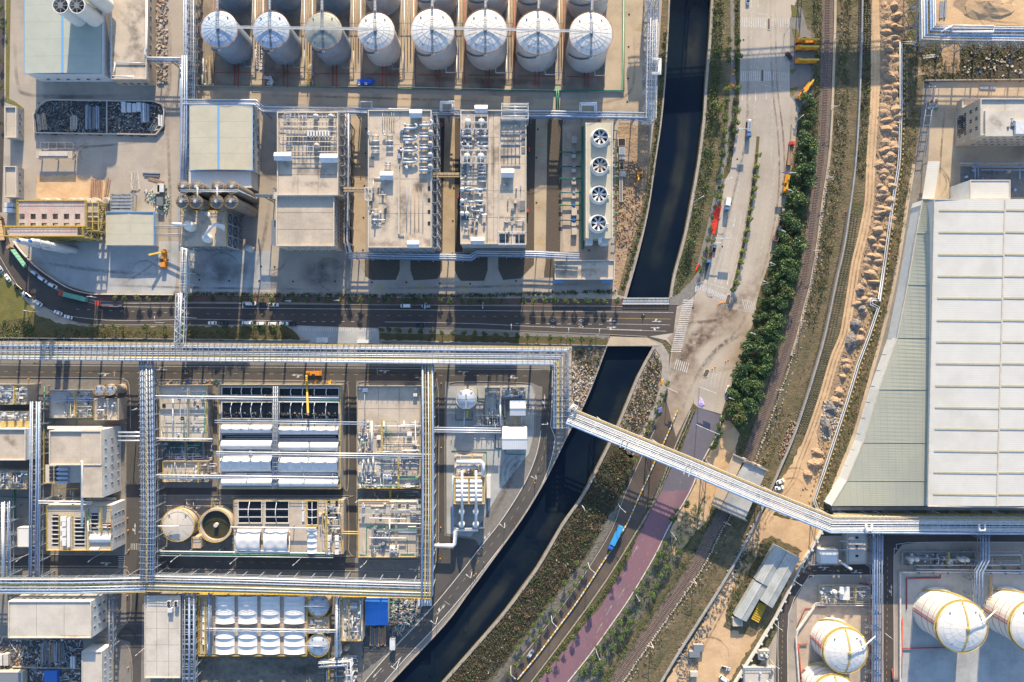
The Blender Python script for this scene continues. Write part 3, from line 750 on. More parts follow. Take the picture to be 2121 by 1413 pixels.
def shed(label,u0,v0,u1,v1,h,roof,wall,ridge=None,rise=1.2,axis='y',base=0.,name='warehouse',cat='warehouse',trim=None,npan=1,group=None):
 """gabled or flat metal shed; axis: direction of the ridge"""
 x0,y0,x1,y1=rect(u0,v0,u1,v1,h)
 T=thing(name,label,cat,((x0+x1)/2,(y0+y1)/2,base),group)
 MB().box(x0+.25,y0+.25,base-.2,x1-.25,y1-.25,h-.25).build('wall',wall,T)
 rx=P(ridge,0,h).x if ridge and axis=='y' else (x0+x1)/2
 ry=P(0,ridge,h).y if ridge and axis=='x' else (y0+y1)/2
 for i in range(npan):
  a,b=i/npan,(i+1)/npan
  if axis=='y':
   ya,yb=y0+(y1-y0)*a,y0+(y1-y0)*b-.05
   for xa,za,xb,zb in ((x0,h,rx-.02,h+rise),(rx+.02,h+rise,x1,h)):
    MB().add([(xa,ya,za),(xb,ya,zb),(xb,yb,zb),(xa,yb,za),(xa,ya,za-.25),(xb,ya,zb-.25),(xb,yb,zb-.25),(xa,yb,za-.25)],
       [(0,1,2,3),(7,6,5,4),(4,5,1,0),(5,6,2,1),(6,7,3,2),(7,4,0,3)]).build('roof_panel',roof,T)
  else:
   xa,xb=x0+(x1-x0)*a,x0+(x1-x0)*b-.05
   for ya,za,yb,zb in ((y0,h,ry-.02,h+rise),(ry+.02,h+rise,y1,h)):
    MB().add([(xa,ya,za),(xb,ya,za),(xb,yb,zb),(xa,yb,zb),(xa,ya,za-.25),(xb,ya,za-.25),(xb,yb,zb-.25),(xa,yb,zb-.25)],
       [(0,1,2,3),(7,6,5,4),(4,5,1,0),(5,6,2,1),(6,7,3,2),(7,4,0,3)]).build('roof_panel',roof,T)
 r_=MB()
 if axis=='y':r_.box(rx-.5,y0,h+rise-.1,rx+.5,y1,h+rise+.12)
 else:r_.box(x0,ry-.35,h+rise-.1,x1,ry+.35,h+rise+.12)
 r_.build('ridge_cap',trim or roof,T)
 if trim:
  g_=MB()
  for a in ((x0-.25,y0,x0,y1),(x1,y0,x1+.25,y1),(x0-.25,y0-.3,x1+.25,y0),(x0-.25,y1,x1+.25,y1+.3)):g_.box(a[0],a[1],h-.3,a[2],a[3],h+.1)
  g_.build('gutter',trim,T)
 INFO[T]=(x0,y0,x1,y1,base,h)
 return T
def pbox(T,name,u0,v0,u1,v1,z0,z1,m,zr=None,**kw):
 x0,y0,x1,y1=rect(u0,v0,u1,v1,zr if zr is not None else z1)
 return MB().box(x0,y0,z0,x1,y1,z1).build(name,m,T,**kw)
def canopy(T,u0,v0,u1,v1,h):
 x0,y0,x1,y1=rect(u0,v0,u1,v1,h+3)
 ym=(y0+y1)/2
 MB().box(x0+.3,y0+.3,h,x1-.3,y1-.3,h+2.6).build('canopy_wall','metal_wall',T)
 b=MB()
 b.add([(x0,y0,h+2.6),(x1,y0,h+2.6),(x1,ym,h+3.3),(x0,ym,h+3.3),(x1,y1,h+2.6),(x0,y1,h+2.6)],[(0,1,2,3),(3,2,4,5),(0,3,5),(1,4,2),(0,5,4,1)])
 b.build('canopy_roof','steel_white',T)
def duct(T,u,v,ln,h,r=.8,bend=1,z=1.3,m='pipe_silver',dy=6):
 r*=.8
 """horizontal exchanger barrel with an elbow duct"""
 a,b=P(u-ln/2,v,h+z),P(u+ln/2,v,h+z)
 MB().tube([a,b],r,8).build('exchanger',m,T,smooth=True)
 if bend:
  e=b if bend>0 else a
  s=bend
  pts=[e,e+Vector((s*.9,.2,0)),e+Vector((s*1.6,.9,.1)),e+Vector((s*1.4,1.3+dy*.06,.2)),e+Vector((s*.5,1.5+dy*.1,.2))]
  MB().tube(pts,r*.8,8).build('duct_bend',m,T,smooth=True)
 q=MB()
 for t in (.2,.8):
  p=a.lerp(b,t)
  q.box(p.x-.15,p.y-r,h,p.x+.15,p.y+r,p.z-r*.6)
 q.build('saddle','steel_dark',T)
def clutter(T,u0,v0,u1,v1,h,n,seed=0,mats=('steel','steel_white','pipe_silver','steel_dark','parapet')):
 r=random.Random(seed)
 for i in range(n):
  u,v=r.uniform(u0,u1),r.uniform(v0,v1)
  p=P(u,v,h)
  k=r.random()
  m=r.choice(mats)
  if k<.3:
   L=r.uniform(2,7)
   d=(L,0) if r.random()<.5 else (0,L)
   z=r.uniform(.4,2.)
   q=Vector((min(max(p.x+d[0],0) if p.x>0 else p.x+d[0],P(u1,0,h).x),max(p.y-d[1],P(0,v1,h).y),h+z))
   MB().tube([p+Vector((0,0,.1)),p+Vector((0,0,z)),q,q-Vector((0,0,z))],r.uniform(.1,.22),5).build('pipe',m,T,smooth=True)
  elif k<.6:
   a,b=r.uniform(.5,1.6),r.uniform(.5,1.6)
   MB().box(p.x-a/2,p.y-b/2,h,p.x+a/2,p.y+b/2,h+r.uniform(.4,2.2)).build('equipment_box',m,T)
  elif k<.8:
   MB().lathe(p.x,p.y,[(.4,h),(.4,h+.9),(.7,h+1.),(.55,h+1.5),(.1,h+1.7)],10).build('roof_vent',m,T,smooth=False)
  else:
   MB().cyl(p.x,p.y,h,h+r.uniform(1,2.5),r.uniform(.4,.9),12).build('vessel',m,T)
def tubes(T,u0,v0,u1,v1,h,n,horiz=True,r=.15,z=1.0,m='pipe_silver',jit=.3,seed=1):
 q=random.Random(seed)
 for i in range(n):
  t=(i+.5)/n
  zz=h+z+q.uniform(-jit,jit)
  if horiz:a,b=(u0+q.uniform(0,6),v0+(v1-v0)*t),(u1-q.uniform(0,6),v0+(v1-v0)*t)
  else:a,b=(u0+(u1-u0)*t,v0+q.uniform(0,6)),(u0+(u1-u0)*t,v1-q.uniform(0,6))
  MB().tube([P(*a,h),P(*a,zz),P(*b,zz),P(*b,h)],r,5).build('pipe',m if isinstance(m,str) else q.choice(m),T,smooth=True)
def railing(T,pts,h,m='yellow',hh=1.1,name='railing',t=.13,step=2.):
 """pts: (u, v) at height h"""
 q=[P(u,v,h) for u,v in pts]
 b=MB()
 for i in range(len(q)-1):
  for z in (hh*.5,hh):b.beam(q[i]+Vector((0,0,z)),q[i+1]+Vector((0,0,z)),t)
 for p,_ in along(q,step):b.beam(p,p+Vector((0,0,hh)),t)
 return b.build(name,m,T)
def rrail(T,u0,v0,u1,v1,h,m='yellow',**kw):return railing(T,[(u0,v0),(u1,v0),(u1,v1),(u0,v1),(u0,v0)],h,m,**kw)
def frame(label,u0,v0,u1,v1,h,nx,ny,levels,m='steel',name='steel_structure',cat='steel structure',base=0.,w=.4,brace=True,T=None,floors=False):
 x0,y0,x1,y1=rect(u0,v0,u1,v1,h)
 T=T or thing(name,label,cat,((x0+x1)/2,(y0+y1)/2,base))
 col=MB().box(-w/2,-w/2,0,w/2,w/2,h-base).mesh('column',m)
 bx=MB().box(0,-w/3,-w/2,x1-x0,w/3,w/2).mesh('beam',m)
 by=MB().box(-w/3,0,-w/2+.01,w/3,y1-y0,w/2+.01).mesh('beam',m)
 for i in range(nx+1):
  x=x0+(x1-x0)*i/nx
  for j in range(ny+1):
   y=y0+(y1-y0)*j/ny
   inst('column',col,T,(x,y,base))
  for z in levels:inst('beam',by,T,(x,y0,z))
 for j in range(ny+1):
  y=y0+(y1-y0)*j/ny
  for z in levels:inst('beam',bx,T,(x0,y,z))
 if brace:
  b=MB()
  zs=[base]+list(levels)
  for k in range(len(zs)-1):
   for i in range(nx):
    xa,xb=x0+(x1-x0)*i/nx,x0+(x1-x0)*(i+1)/nx
    b.beam((xa,y0,zs[k]),(xb,y0,zs[k+1]),.2);b.beam((xb,y0,zs[k]),(xa,y0,zs[k+1]),.2)
   for j in range(ny):
    ya,yb=y0+(y1-y0)*j/ny,y0+(y1-y0)*(j+1)/ny
    b.beam((x1,ya,zs[k]),(x1,yb,zs[k+1]),.2);b.beam((x1,yb,zs[k]),(x1,ya,zs[k+1]),.2)
  b.build('bracing',m,T)
 if floors:
  for z in levels[:-1]:
   MB().box(x0+.3,y0+.3,z-.15,x1-.3,y1-.3,z).build('floor','steel_dark',T)
 INFO[T]=(x0,y0,x1,y1,base,h)
 return T
def rack(label,path,h,w,pipes,step=6.,slat=3.,top=0,m='steel',rail=None,name='pipe_rack',cat='pipe rack',truss=False,base=0.,low=True,colw=.45,dens=1,tray=None,group=None,cols=True,loops=()):
 """elevated pipe rack: path in photo px at height h, w in px"""
 q=[P(u,v,h) for u,v in path]
 mid=q[len(q)//2]
 T=thing(name,label,cat,(mid.x,mid.y,base),group)
 ww=PX(w,h)
 p2=[tuple(a[:2]) for a in q]
 for s in (-1,1):
  o_=offs(p2,s*ww/2)
  b=MB()
  for i in range(len(o_)-1):
   b.beam((*o_[i],h-.3),(*o_[i+1],h-.3),.25,.5)
   if truss or low:b.beam((*o_[i],h-2.6),(*o_[i+1],h-2.6),.25,.35)
  b.build('side_beam',m,T)
  if truss:
   b=MB()
   pts=along([Vector((*a,h-.3)) for a in o_],3.)
   for i in range(len(pts)-1):
    a,c=pts[i][0],pts[i+1][0]
    b.beam(a if i%2 else a-Vector((0,0,2.3)),c-Vector((0,0,2.3)) if i%2 else c,.18)
   b.build('truss_web',m,T)
 xb=MB().box(-.11,-ww/2,-.16,.11,ww/2,.16).mesh('cross_beam',m)
 pts=along(q,slat,slat/2)
 for p,a in pts:inst('cross_beam',xb,T,(p.x,p.y,h-.42),a)
 if top:
  tb=MB().box(-.1,-ww/2,-.12,.1,ww/2,.12)
  for s in (-1,1):tb.box(-.1,s*ww/2-.1,-top,.1,s*ww/2+.1,-.13)
  tb=tb.mesh('top_beam',m)
  for p,a in along(q,slat,slat*.8):inst('top_beam',tb,T,(p.x,p.y,h+top),a)
 bent=MB()
 for s in (-1,1):bent.box(-colw/2,s*ww/2-colw/2,base-h,colw/2,s*ww/2+colw/2,-.1)
 bent.box(-.2,-ww/2,-.8,.2,ww/2,-.4);bent.box(-.2,-ww/2,-3.,.2,ww/2,-2.6)
 if h>8:
  bent.box(-.2,-ww/2,-h*.55,.2,ww/2,-h*.55+.4)
  bent.beam((0,-ww/2,base-h+.5),(0,ww/2,-h*.55),.2);bent.beam((0,ww/2,base-h+.5),(0,-ww/2,-h*.55),.2)
 bm=bent.mesh('support_frame',m)
 if cols:
  for p,a in along(q,step,step*.5):inst('support_frame',bm,T,(p.x,p.y,h),a)
 for pp in pipes:
  off,r,pm=pp[:3];r*=.8
  dz=pp[3] if len(pp)>3 else 0
  o_=offs(p2,-PX(off,h))
  MB().tube([(*a,h+dz+r) for a in o_],r,8).build('pipe',pm,T,smooth=True)
 if low and dens:
  r2=random.Random(int(path[0][0]*7+path[0][1]))
  k=int(w/10)*dens
  for i in range(k):
   o_=offs(p2,ww*(-.42+.84*(i+.5)/k))
   MB().tube([(*a,h-2.3) for a in o_],r2.uniform(.12,.28),6).build('pipe',r2.choice(['pipe_silver','pipe_blue','steel','pipe_white']),T,smooth=True)
 if tray:
  for off,tw,tm in tray:
   o_=offs(p2,-PX(off,h))
   b=MB()
   for i in range(len(o_)-1):b.beam((*o_[i],h+.12),(*o_[i+1],h+.12),tw,.12)
   b.build('cable_tray',tm,T)
 if rail:
  for s,rm in rail:
   o_=offs(p2,s*(ww/2-.1))
   b=MB()
   for i in range(len(o_)-1):
    for z in (.6,1.1):b.beam((*o_[i],h+z),(*o_[i+1],h+z),.16)
   for p,_ in along([Vector((*a,h)) for a in o_],2.):b.beam(p,p+Vector((0,0,1.1)),.14)
   b.build('handrail',rm,T)
   o2=offs(p2,s*(ww/2-.65))
   b=MB()
   for i in range(len(o2)-1):b.beam((*o2[i],h+.05),(*o2[i+1],h+.05),1.,.08)
   b.build('walkway','yellow_dull' if rm.startswith('yellow') else 'steel',T)
 for u,v,lw,lh,side in loops:# expansion loops: centre on path, length px, height px outwards
  for k in range(2):
   e=k*2.2
   a=lw/2-e
   pts=[(u-a,v),(u-a,v+side*(lh-e)),(u+a,v+side*(lh-e)),(u+a,v)] if lw>0 else [(u,v-abs(a)),(u+side*(lh-e),v-abs(a)),(u+side*(lh-e),v+abs(a)),(u,v+abs(a))]
   MB().tube([P(x,y,h+.8) for x,y in pts],.35,7).build('expansion_loop','pipe_white',T,smooth=True)
 return T
def tank(label,u,v,rp,h,roof,shell,ribs=24,rise=None,group=None,rail='rust',stair=True,circ=(),name='storage_tank',railm=None,base=0.,rib='rib'):
 c=P(u,v,h)
 r=PX(rp,h)
 rise=rise if rise is not None else r*.2
 T=thing(name,label,'tank',(c.x,c.y,base),group)
 n=40
 MB().lathe(c.x,c.y,[(r+.25,base),(r+.25,base+.4),(r,base+.45),(r,h)],n).build('shell',shell,T,smooth=False)
 prof=[(r+.12,h+.01),(r*.97,h+rise*.12),(r*.75,h+rise*.48),(r*.45,h+rise*.8),(r*.2,h+rise*.96),(.3,h+rise)]
 MB().lathe(c.x,c.y,prof,n).build('roof',roof,T,smooth=True)
 def zr(t):
  for (ra,za),(rb,zb) in zip(prof,prof[1:]):
   if rb<=t*r<=ra:return za+(zb-za)*(ra-t*r)/(ra-rb)
  return h+rise
 b=MB()
 ts=[.99,.75,.45,.2,.04]
 for i in range(ribs):
  a=2*math.pi*i/ribs
  for t0,t1 in zip(ts,ts[1:] if i%2==0 else ts[1:3]):
   b.beam((c.x+r*t0*math.cos(a),c.y+r*t0*math.sin(a),zr(t0)+.03),(c.x+r*t1*math.cos(a),c.y+r*t1*math.sin(a),zr(t1)+.03),.1,.08)
 for t in circ:
  k=32
  for i in range(k):
   a0,a1=2*math.pi*i/k,2*math.pi*(i+1)/k
   b.beam((c.x+r*t*math.cos(a0),c.y+r*t*math.sin(a0),zr(t)+.03),(c.x+r*t*math.cos(a1),c.y+r*t*math.sin(a1),zr(t)+.03),.1,.08)
 b.build('roof_seams',rib,T)
 MB().ring(c.x,c.y,h-.25,h+.05,r+.05,r+.35,n).build('rim',rail,T)
 q=MB()
 k=36
 for i in range(k):
  a0,a1=2*math.pi*i/k,2*math.pi*(i+1)/k
  q.beam((c.x+(r+.3)*math.cos(a0),c.y+(r+.3)*math.sin(a0),h+1.),(c.x+(r+.3)*math.cos(a1),c.y+(r+.3)*math.sin(a1),h+1.),.12)
  if i%2:q.beam((c.x+(r+.3)*math.cos(a0),c.y+(r+.3)*math.sin(a0),h),(c.x+(r+.3)*math.cos(a0),c.y+(r+.3)*math.sin(a0),h+1.),.1)
 q.build('roof_railing',railm or rail,T)
 for a in (.9,2.3,4.1):
  t=.8
  MB().cyl(c.x+r*t*math.cos(a),c.y+r*t*math.sin(a),zr(t)-.1,zr(t)+.6,.35,8).build('roof_vent','steel_dark',T)
 if stair:
  s_=MB()
  k=26
  for i in range(k):
   t=i/k
   a0=-math.pi/2-1.15*(1-t);a1=-math.pi/2-1.15*(1-(i+1)/k)
   z0,z1=base+(h-base)*(.45+.5*t),base+(h-base)*(.45+.5*(i+1)/k)
   R_=r+.55
   s_.beam((c.x+R_*math.cos(a0),c.y+R_*math.sin(a0),z0),(c.x+R_*math.cos(a1),c.y+R_*math.sin(a1),z1),.9,.2)
  s_.build('spiral_stair','steel_dark',T)
  MB().box(c.x-.8,c.y-r-1.5,h-.4,c.x+.8,c.y-r+.2,h).build('stair_landing','steel',T)
 return T,c,r,zr
# ================================================================ UPPER TANK FARM
front=[(454.5,61,37.5,20.9,'tank_blue','shell_blue'),(562,62.4,37.5,20.9,'tank_blue','shell_blue'),(670,64,37.8,20.9,'roof_greenish','shell_blue'),(779,65.5,38,20.9,'tank_white','tank_shell'),
   (896,64,44.6,22.3,'tank_white','tank_shell'),(1005.5,65,44.3,22.3,'tank_white','tank_shell'),(1114.5,68.5,44.8,22.3,'tank_white','tank_shell'),(1224,71,44.3,22.3,'tank_white','tank_shell')]
fl=['bluish roofed storage tank at the left end of the front row','bluish roofed storage tank beside the leftmost one in the front row','storage tank with ribbed greenish spider roof in the front row',
   'smaller cream roofed tank right of the ribbed roof one','large cream roofed tank fifth along the front row','large cream roofed tank sixth along the front row, above the third long block','large cream roofed tank second from the right in the front row','large cream roofed tank at the right end of the front row']
for i,(u,v,rp,h,rf,sh) in enumerate(front):
 T,c,r,zr=tank(fl[i],u,v,rp,h,rf,sh,ribs=24 if i !=2 else 64,group='white storage tanks of the upper farm',circ=(.75,.45) if i !=2 else (.95,.85,.75,.65,.55,.45,.34,.2))
 q=MB()
 for k in range(14):
  t=.02+.96*k/13
  q.box(c.x-.5,c.y-r*t-.3,zr(t)+.12,c.x+.5,c.y-r*t+.05,zr(t)+.22)
 q.beam((c.x-.5,c.y,zr(0)+.3),(c.x-.5,c.y-r,zr(.99)+.3),.12);q.beam((c.x+.5,c.y,zr(0)+.3),(c.x+.5,c.y-r,zr(.99)+.3),.12)
 q.build('roof_stair','steel_dark',T)
 MB().cyl(c.x,c.y,zr(0)-.1,zr(0)+.7,.9,10).build('centre_platform','steel',T)
 ub=CU+(u-CU)*(H-h)/H
 vb=CV+(v-CV)*(H-h)/H
 # back row
 T2,c2,r2,_=tank('%s storage tank cut by the top edge, behind the %s front one'%('bluish' if i<3 else 'cream',nth(i)),u+(0 if i<4 else 2),v-112,rp,h,rf if i !=2 else 'tank_blue',sh,group='white storage tanks of the upper farm',circ=(.75,))
 W_=thing('catwalk','steel catwalk joining the two tanks of the %s column'%nth(i),'catwalk',(c.x,c.y+r,h))
 b=MB()
 za=h+r*.2+.6
 for s in (-.55,.55):
  for z in (0,1.):b.beam((c.x+s,c.y,za+z),(c2.x+s,c2.y,za+z),.14)
 for p,_ in along([Vector((c.x,c.y,za)),Vector((c2.x,c2.y,za))],1.6):b.beam(p+Vector((-.55,0,0)),p+Vector((.55,0,0)),.12);b.beam(p+Vector((-.55,0,0)),p+Vector((-.55,0,1)),.1)
 b.build('catwalk_truss','steel',W_)
 MB().beam((c.x,c.y+r,za-.05),(c2.x,c2.y,za-.05),.9,.1).build('walkway','parapet',W_)
 if i<7 and i !=3:
  u2,v2,rp2,h2=front[i+1][:4]
  d=P(u2,v2,h2)
  W_=thing('catwalk','thin catwalk between the %s and %s front tanks'%(nth(i),nth(i+1)),'catwalk',((c.x+d.x)/2,c.y,h))
  b=MB()
  for s in (-.4,.4):
   b.beam((c.x,c.y+s,za),(d.x,d.y+s,za),.16);b.beam((c.x,c.y+s,za+1.),(d.x,d.y+s,za+1.),.12)
  b.build('catwalk_truss','steel_white',W_)
  MB().beam((c.x,c.y,za-.05),(d.x,d.y,za-.05),.7,.1).build('walkway','steel',W_)
 # feed pipes at the foot
 F=thing('tank_pipework','pipework at the foot of the %s front tank'%nth(i),'pipework',P(ub,vb+50))
 y0=vb+rp*.93
 pipe([(ub-3,y0,1),(ub-3,178,1)],.25,'pipe_red',F);pipe([(ub+5,y0-2,.8),(ub+5,182,.8)],.2,'pipe_red',F)
 pipe([(ub-40,150+i*1.2,.6),(ub+36,150+i*1.4,.6)],.14,'pipe_red',F)
 pipe([(ub+18,y0-6,2),(ub+18,y0+6,2),(ub+40,y0+6,2),(ub+40,y0-30,2)],.28,'pipe_white' if i>3 else 'steel',F)
 pipe([(ub-46,-10,.5),(ub-46,176,.5)],.16,'pipe_red',F)
# lanes of pipes between columns
for i,(a,b) in enumerate(((520,548),(622,650),(724,750),(828,860),(942,958),(1046,1062),(1150,1166))):
 T=thing('pipe_track','low pipe track in the %s lane of the upper tank farm'%nth(i),'pipework',P((a+b)/2,80))
 for k in range(3 if b-a<20 else 5):
  u=a+3+k*(b-a-6)/(2 if b-a<20 else 4)
  pipe([(u,-20,.7),(u,120+(k*37)%55,.7)],.2+.08*(k%2),['steel','pipe_silver','rust','steel_dark','pipe_silver'][k],T)
 for v in (48,150,165):
  pipe([(a,v,2.2),(b,v,2.2)],.14,'steel_dark',T)
  for k in (0,1):pipe([(a+k*(b-a),v,0),(a+k*(b-a),v,2.2)],.14,'steel',T)
G=thing('green_fire_main','green fire water pipe running around the upper tank bund','pipe',P(1290,100))
pipe([(1292,-30,.8),(1291,188,.8),(1157,188,.8)],.45,'pipe_green',G)
pipe([(412,176,.8),(760,181,.8),(860,184,.8),(1154,189,.8)],.22,'pipe_green',G)
pipe([(1153,180,1),(1153,226,1)],.35,'pipe_green',G);pipe([(1157,180,1),(1157,226,1)],.35,'pipe_green',G)
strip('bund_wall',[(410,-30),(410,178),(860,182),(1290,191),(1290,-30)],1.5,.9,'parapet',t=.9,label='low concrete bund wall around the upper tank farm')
T=thing('tarpaulin_heap','blue tarpaulin heap with a white tyre below the fourth front tank','tarpaulin',P(756,171))
b=MB();q=random.Random(3)
for k in range(9):p=P(745+k*3.2,171+q.uniform(-2,2));b.obox(p.x,p.y,0,q.uniform(.5,1.3),2.2,2.4,q.uniform(0,3))
b.build('cover','blue_cloth',T)
tyreproto=thing('white_tyre','x','coil',(0,0,0),'white rings stored in the tank farm')
MB().ring(0,0,0,.4,.35,.75,14).build('ring','rim_white',tyreproto)  # each white ring stands for a tyre
for k,(u,v) in enumerate([(533,97),(533,104),(533,111),(533,119),(533,126),(533,133),(533,140),(543,108),(542,118),(543,127),(541,135),(541,142),(546,160),(550,161),(556,162),(560,161),(562,166),(558,171),(564,170),(556,174),(562,175),(745,175.5),(759,175.5)]):
 o=place(tyreproto,P(u,v,0)+Vector((0,0,.1 if k<21 else 1.2)),0,'white coiled ring, %s down the line between the first two tanks'%nth(k) if k<12 else 'white tyre in the loose cluster below the second front tank' if k<21 else 'white coiled ring at the %s end of the blue tarpaulin'%('left' if k==21 else 'right'))
# ================================================================ UPPER LEFT BUILDINGS
T=shed('big pale green roofed hall with a blue gutter in the upper left corner',51,-60,210,152,12.5,'roof_greenish','metal_wall',ridge=131,rise=.7,trim='blue_trim',npan=6)
windows(T,'S',6,1,1.6,1.2,2.,6.);windows(T,'E',1,1,.8,40,8,9.5) if 0 else None
for v in range(0,140,17):pbox(T,'wall_stripe',210.2,v,212,v+7,7,7.6,'steel_dark',zr=9)
for k,(u,v,l,w) in enumerate(((125,11,'left of the two open topped ones',14),(159,11,'right of the two open topped ones',14),(163,-30,'rear left',12),(182,-20,'rear right',12))):
 c=P(u,v,27.5);r=PX(17,27.5)
 T2=thing('white_silo','tall white silo on the pale green hall, %s'%l,'silo',(c.x,c.y,12))
 MB().lathe_open(c.x,c.y,[(r,12),(r,27.5),(r-.35,27.5),(r-.35,21)],28).build('shell','tank_white',T2,smooth=False)
 MB().cyl(c.x,c.y,20.8,21,r-.4,20).build('inner_floor','steel_dark',T2)
 b=MB()
 for a in range(4):
  t=a*math.pi/4
  b.beam((c.x-r*math.cos(t),c.y-r*math.sin(t),27.3),(c.x+r*math.cos(t),c.y+r*math.sin(t),27.3),.35)
 b.box(c.x-1.2,c.y-1.5,26,c.x+1.2,c.y+1.5,27.6)
 b.build('agitator_frame','steel_dark',T2)
T=bld('beige flat-roofed building with edge pipes right of the pale green hall',231,-60,305,165,9.,'roof_dirty','wall_beige')
windows(T,'E',9,1,2.2,1.8,4,7);windows(T,'S',4,1,2,2,1,5)
pipe([(304,-10,9.8),(304,100,9.8),(301,104,9.8),(300,112,9.8),(302,118,9.8)],.5,'pipe_white',T)
pipe([(234,130,9.5),(304,131,9.5)],.25,'pipe_silver',T);pipe([(238,130,9.6),(237,148,9.6),(229,157,9.6),(276,159,9.6),(276,165,9.6)],.3,'pipe_white',T)
pipe([(230,5,9.6),(229,150,9.6)],.4,'pipe_silver',T)
rack('short blue white pipe bridge joining the beige roof to the left vertical rack',[(302,122),(375,123)],9,9,[(-2,.5,'pipe_white'),(2.5,.3,'pipe_blue')],step=9,truss=True)
T=bld('small grey flat hut at the left edge with a dark lean-to',12,222,36,286,5.,'roof_beige','wall_gray');windows(T,'E',3,1,1.6,1.4,2,4)
T=bld('small grey flat hut at the left edge beside the littered steps',11,345,36,409,5.,'roof_beige','wall_gray');windows(T,'E',3,1,1.6,1.4,2,4)
T=thing('open_shelter','open shelter with a flat concrete slab roof and a shallow trough','shelter',P(112,325))
pbox(T,'roof',74,313,150,328,3.5,4.2,'roof_beige');pbox(T,'trough',80,314,140,323,4.2,4.6,'parapet')
for u in (78,112,147):
 for v in (315,327):pbox(T,'post',u,v,u+2,v+2,0,3.5,'parapet')
T2=frame('row of grey rails lying on short posts above the open shelter',84,295,152,308,1.5,4,1,[1.5],name='rail_stand',cat='stand',w=.3,brace=False)
# scrap yard wall and heaps
strip('yard_wall',[(110,208),(318,211),(336,217),(342,230),(340,262),(325,280),(74,276),(72,240),(82,221),(96,210),(110,208)],1.6,1.4,'parapet',t=1.4,label='low pale wall around the upper scrap yard')
strip('yard_wall',[(223,211),(223,280)],1.6,1.2,'parapet',t=1.2,label='cross wall dividing the upper scrap yard')
def debris(name,label,pl,n,mats,smin=.3,smax=1.3,lng=False,hgt=.8,z=0,wts=None,kind='stuff'):
 c=samp(pl,n)
 b=MB();q=random.Random(len(label)+n)
 for u,v in c:
  p=P(u,v)
  b.cur=q.choices(range(len(mats)),wts)[0]
  s=q.uniform(smin,smax)
  if lng and q.random()<.4:b.obox(p.x,p.y,z,z+q.uniform(.15,.5),s*4,.3,q.uniform(0,3.2))
  else:b.obox(p.x,p.y,z,z+q.uniform(.2,hgt),s,s*q.uniform(.4,1),q.uniform(0,3.2))
 o=b.build(name,list(mats),kind=kind,label=label,cat=name.replace('_',' '))
 return o
debris('scrap_litter','mixed metal and timber scrap strewn over the left part of the walled yard',[(84,222),(100,212),(220,213),(220,276),(78,272)],420,['stone','steel_dark','steel','timber','veg_dark'],.2,.8,lng=True,wts=[2,4,2,2,5])
debris('scrap_litter','mixed pale scrap strewn over the right part of the walled yard',[(226,213),(320,214),(338,226),(338,262),(322,276),(226,278)],420,['stone','kerb_white','steel','timber','steel_dark','veg_dark'],.2,.9,lng=True,wts=[3,1.5,2,3,3,4])
def stack(label,u,v,lu,lv,n,m,z=0.,hgt=.5,name='beam_stack',cat='beams',rz=0.,horiz=False,part='beam'):
 """stack of n parallel pieces inside px box lu x lv"""
 p=P(u,v)
 T=thing(name,label,cat,(p.x,p.y,z))
 q=random.Random(int(u*3+v))
 W_,L_=(PX(lv),PX(lu)) if horiz else (PX(lu),PX(lv))
 mm=[m] if isinstance(m,str) else m
 for i in range(n):
  x=-W_/2+W_*(i+.5)/n
  l=L_*q.uniform(.8,1)
  d=q.uniform(-.04,.04)*L_
  w=W_/n*.8
  b=MB()
  hh=hgt*q.uniform(.6,1.3)
  if horiz:b.obox(d,x,0,hh,l,w,q.uniform(-.02,.02))
  else:b.obox(x,d,0,hh,w,l,q.uniform(-.03,.03))
  o=b.build(part,q.choice(mm),None)
  o.parent=T;o.location=(o.location.x,o.location.y,0)
 T.rotation_euler=(0,0,rz)
 return T
stack('stack of long grey steel plates in the middle of the scrap yard',193,245,30,52,9,['steel','steel_dark'],hgt=1.2)
stack('stack of shorter pale planks in the scrap yard',154,255,14,32,5,['parapet','stone'],hgt=.8)
stack('rusty brown lengths leaning at the left of the scrap yard',88,254,20,38,6,['timber','stone'],hgt=.6,rz=.15)
stack('row of white roof sheets on the scrap yard wall',275,224,42,22,4,['steel_white','parapet'],hgt=1.5,name='sheet_stack',cat='sheets',part='sheet')
stack('upright bundle of white sheets in the scrap yard',303,236,18,45,4,['steel_white','steel'],hgt=1.8,name='sheet_stack',cat='sheets',part='sheet')
stack('stack of white crates at the right end of the scrap yard',334,251,9,24,2,['steel_white'],hgt=1.4,name='crate_stack',cat='crates',part='crate')
stack('bundle of rusty brown girders above the blue-edged shed',200,396,24,50,7,['timber','rust'],rz=-.05,hgt=.6)
stack('two rusty girders leaning right of the bigger bundle',223,388,9,38,2,['timber'],rz=-.15,hgt=.6)
stack('bundle of long pale steel sections near the left vertical rack',279,375,20,42,6,['stone','parapet'],rz=.1,hgt=.5)
stack('grey bundle of girders lying crosswise near the vertical rack',314,362,36,9,3,['steel','steel_dark'],horiz=True,rz=-.05)
stack('rusty crosswise beams below the grey bundle',323,374,36,7,2,['timber','rust'],horiz=True,rz=-.3,hgt=.4)
stack('dark grey slab pile beside the frame above the blue-edged shed',252,420,40,34,2,['steel_dark'],hgt=1.2,name='slab_pile',cat='slabs',part='slab')
F=frame('steel storage frame with grey crosswise beams',229,402,275,438,4,2,1,[4],name='storage_rack',w=.35,brace=False)
for k in range(5):pbox(F,'stored_beam',230,406+k*7,274,410+k*7,3.2,4.4,'steel')
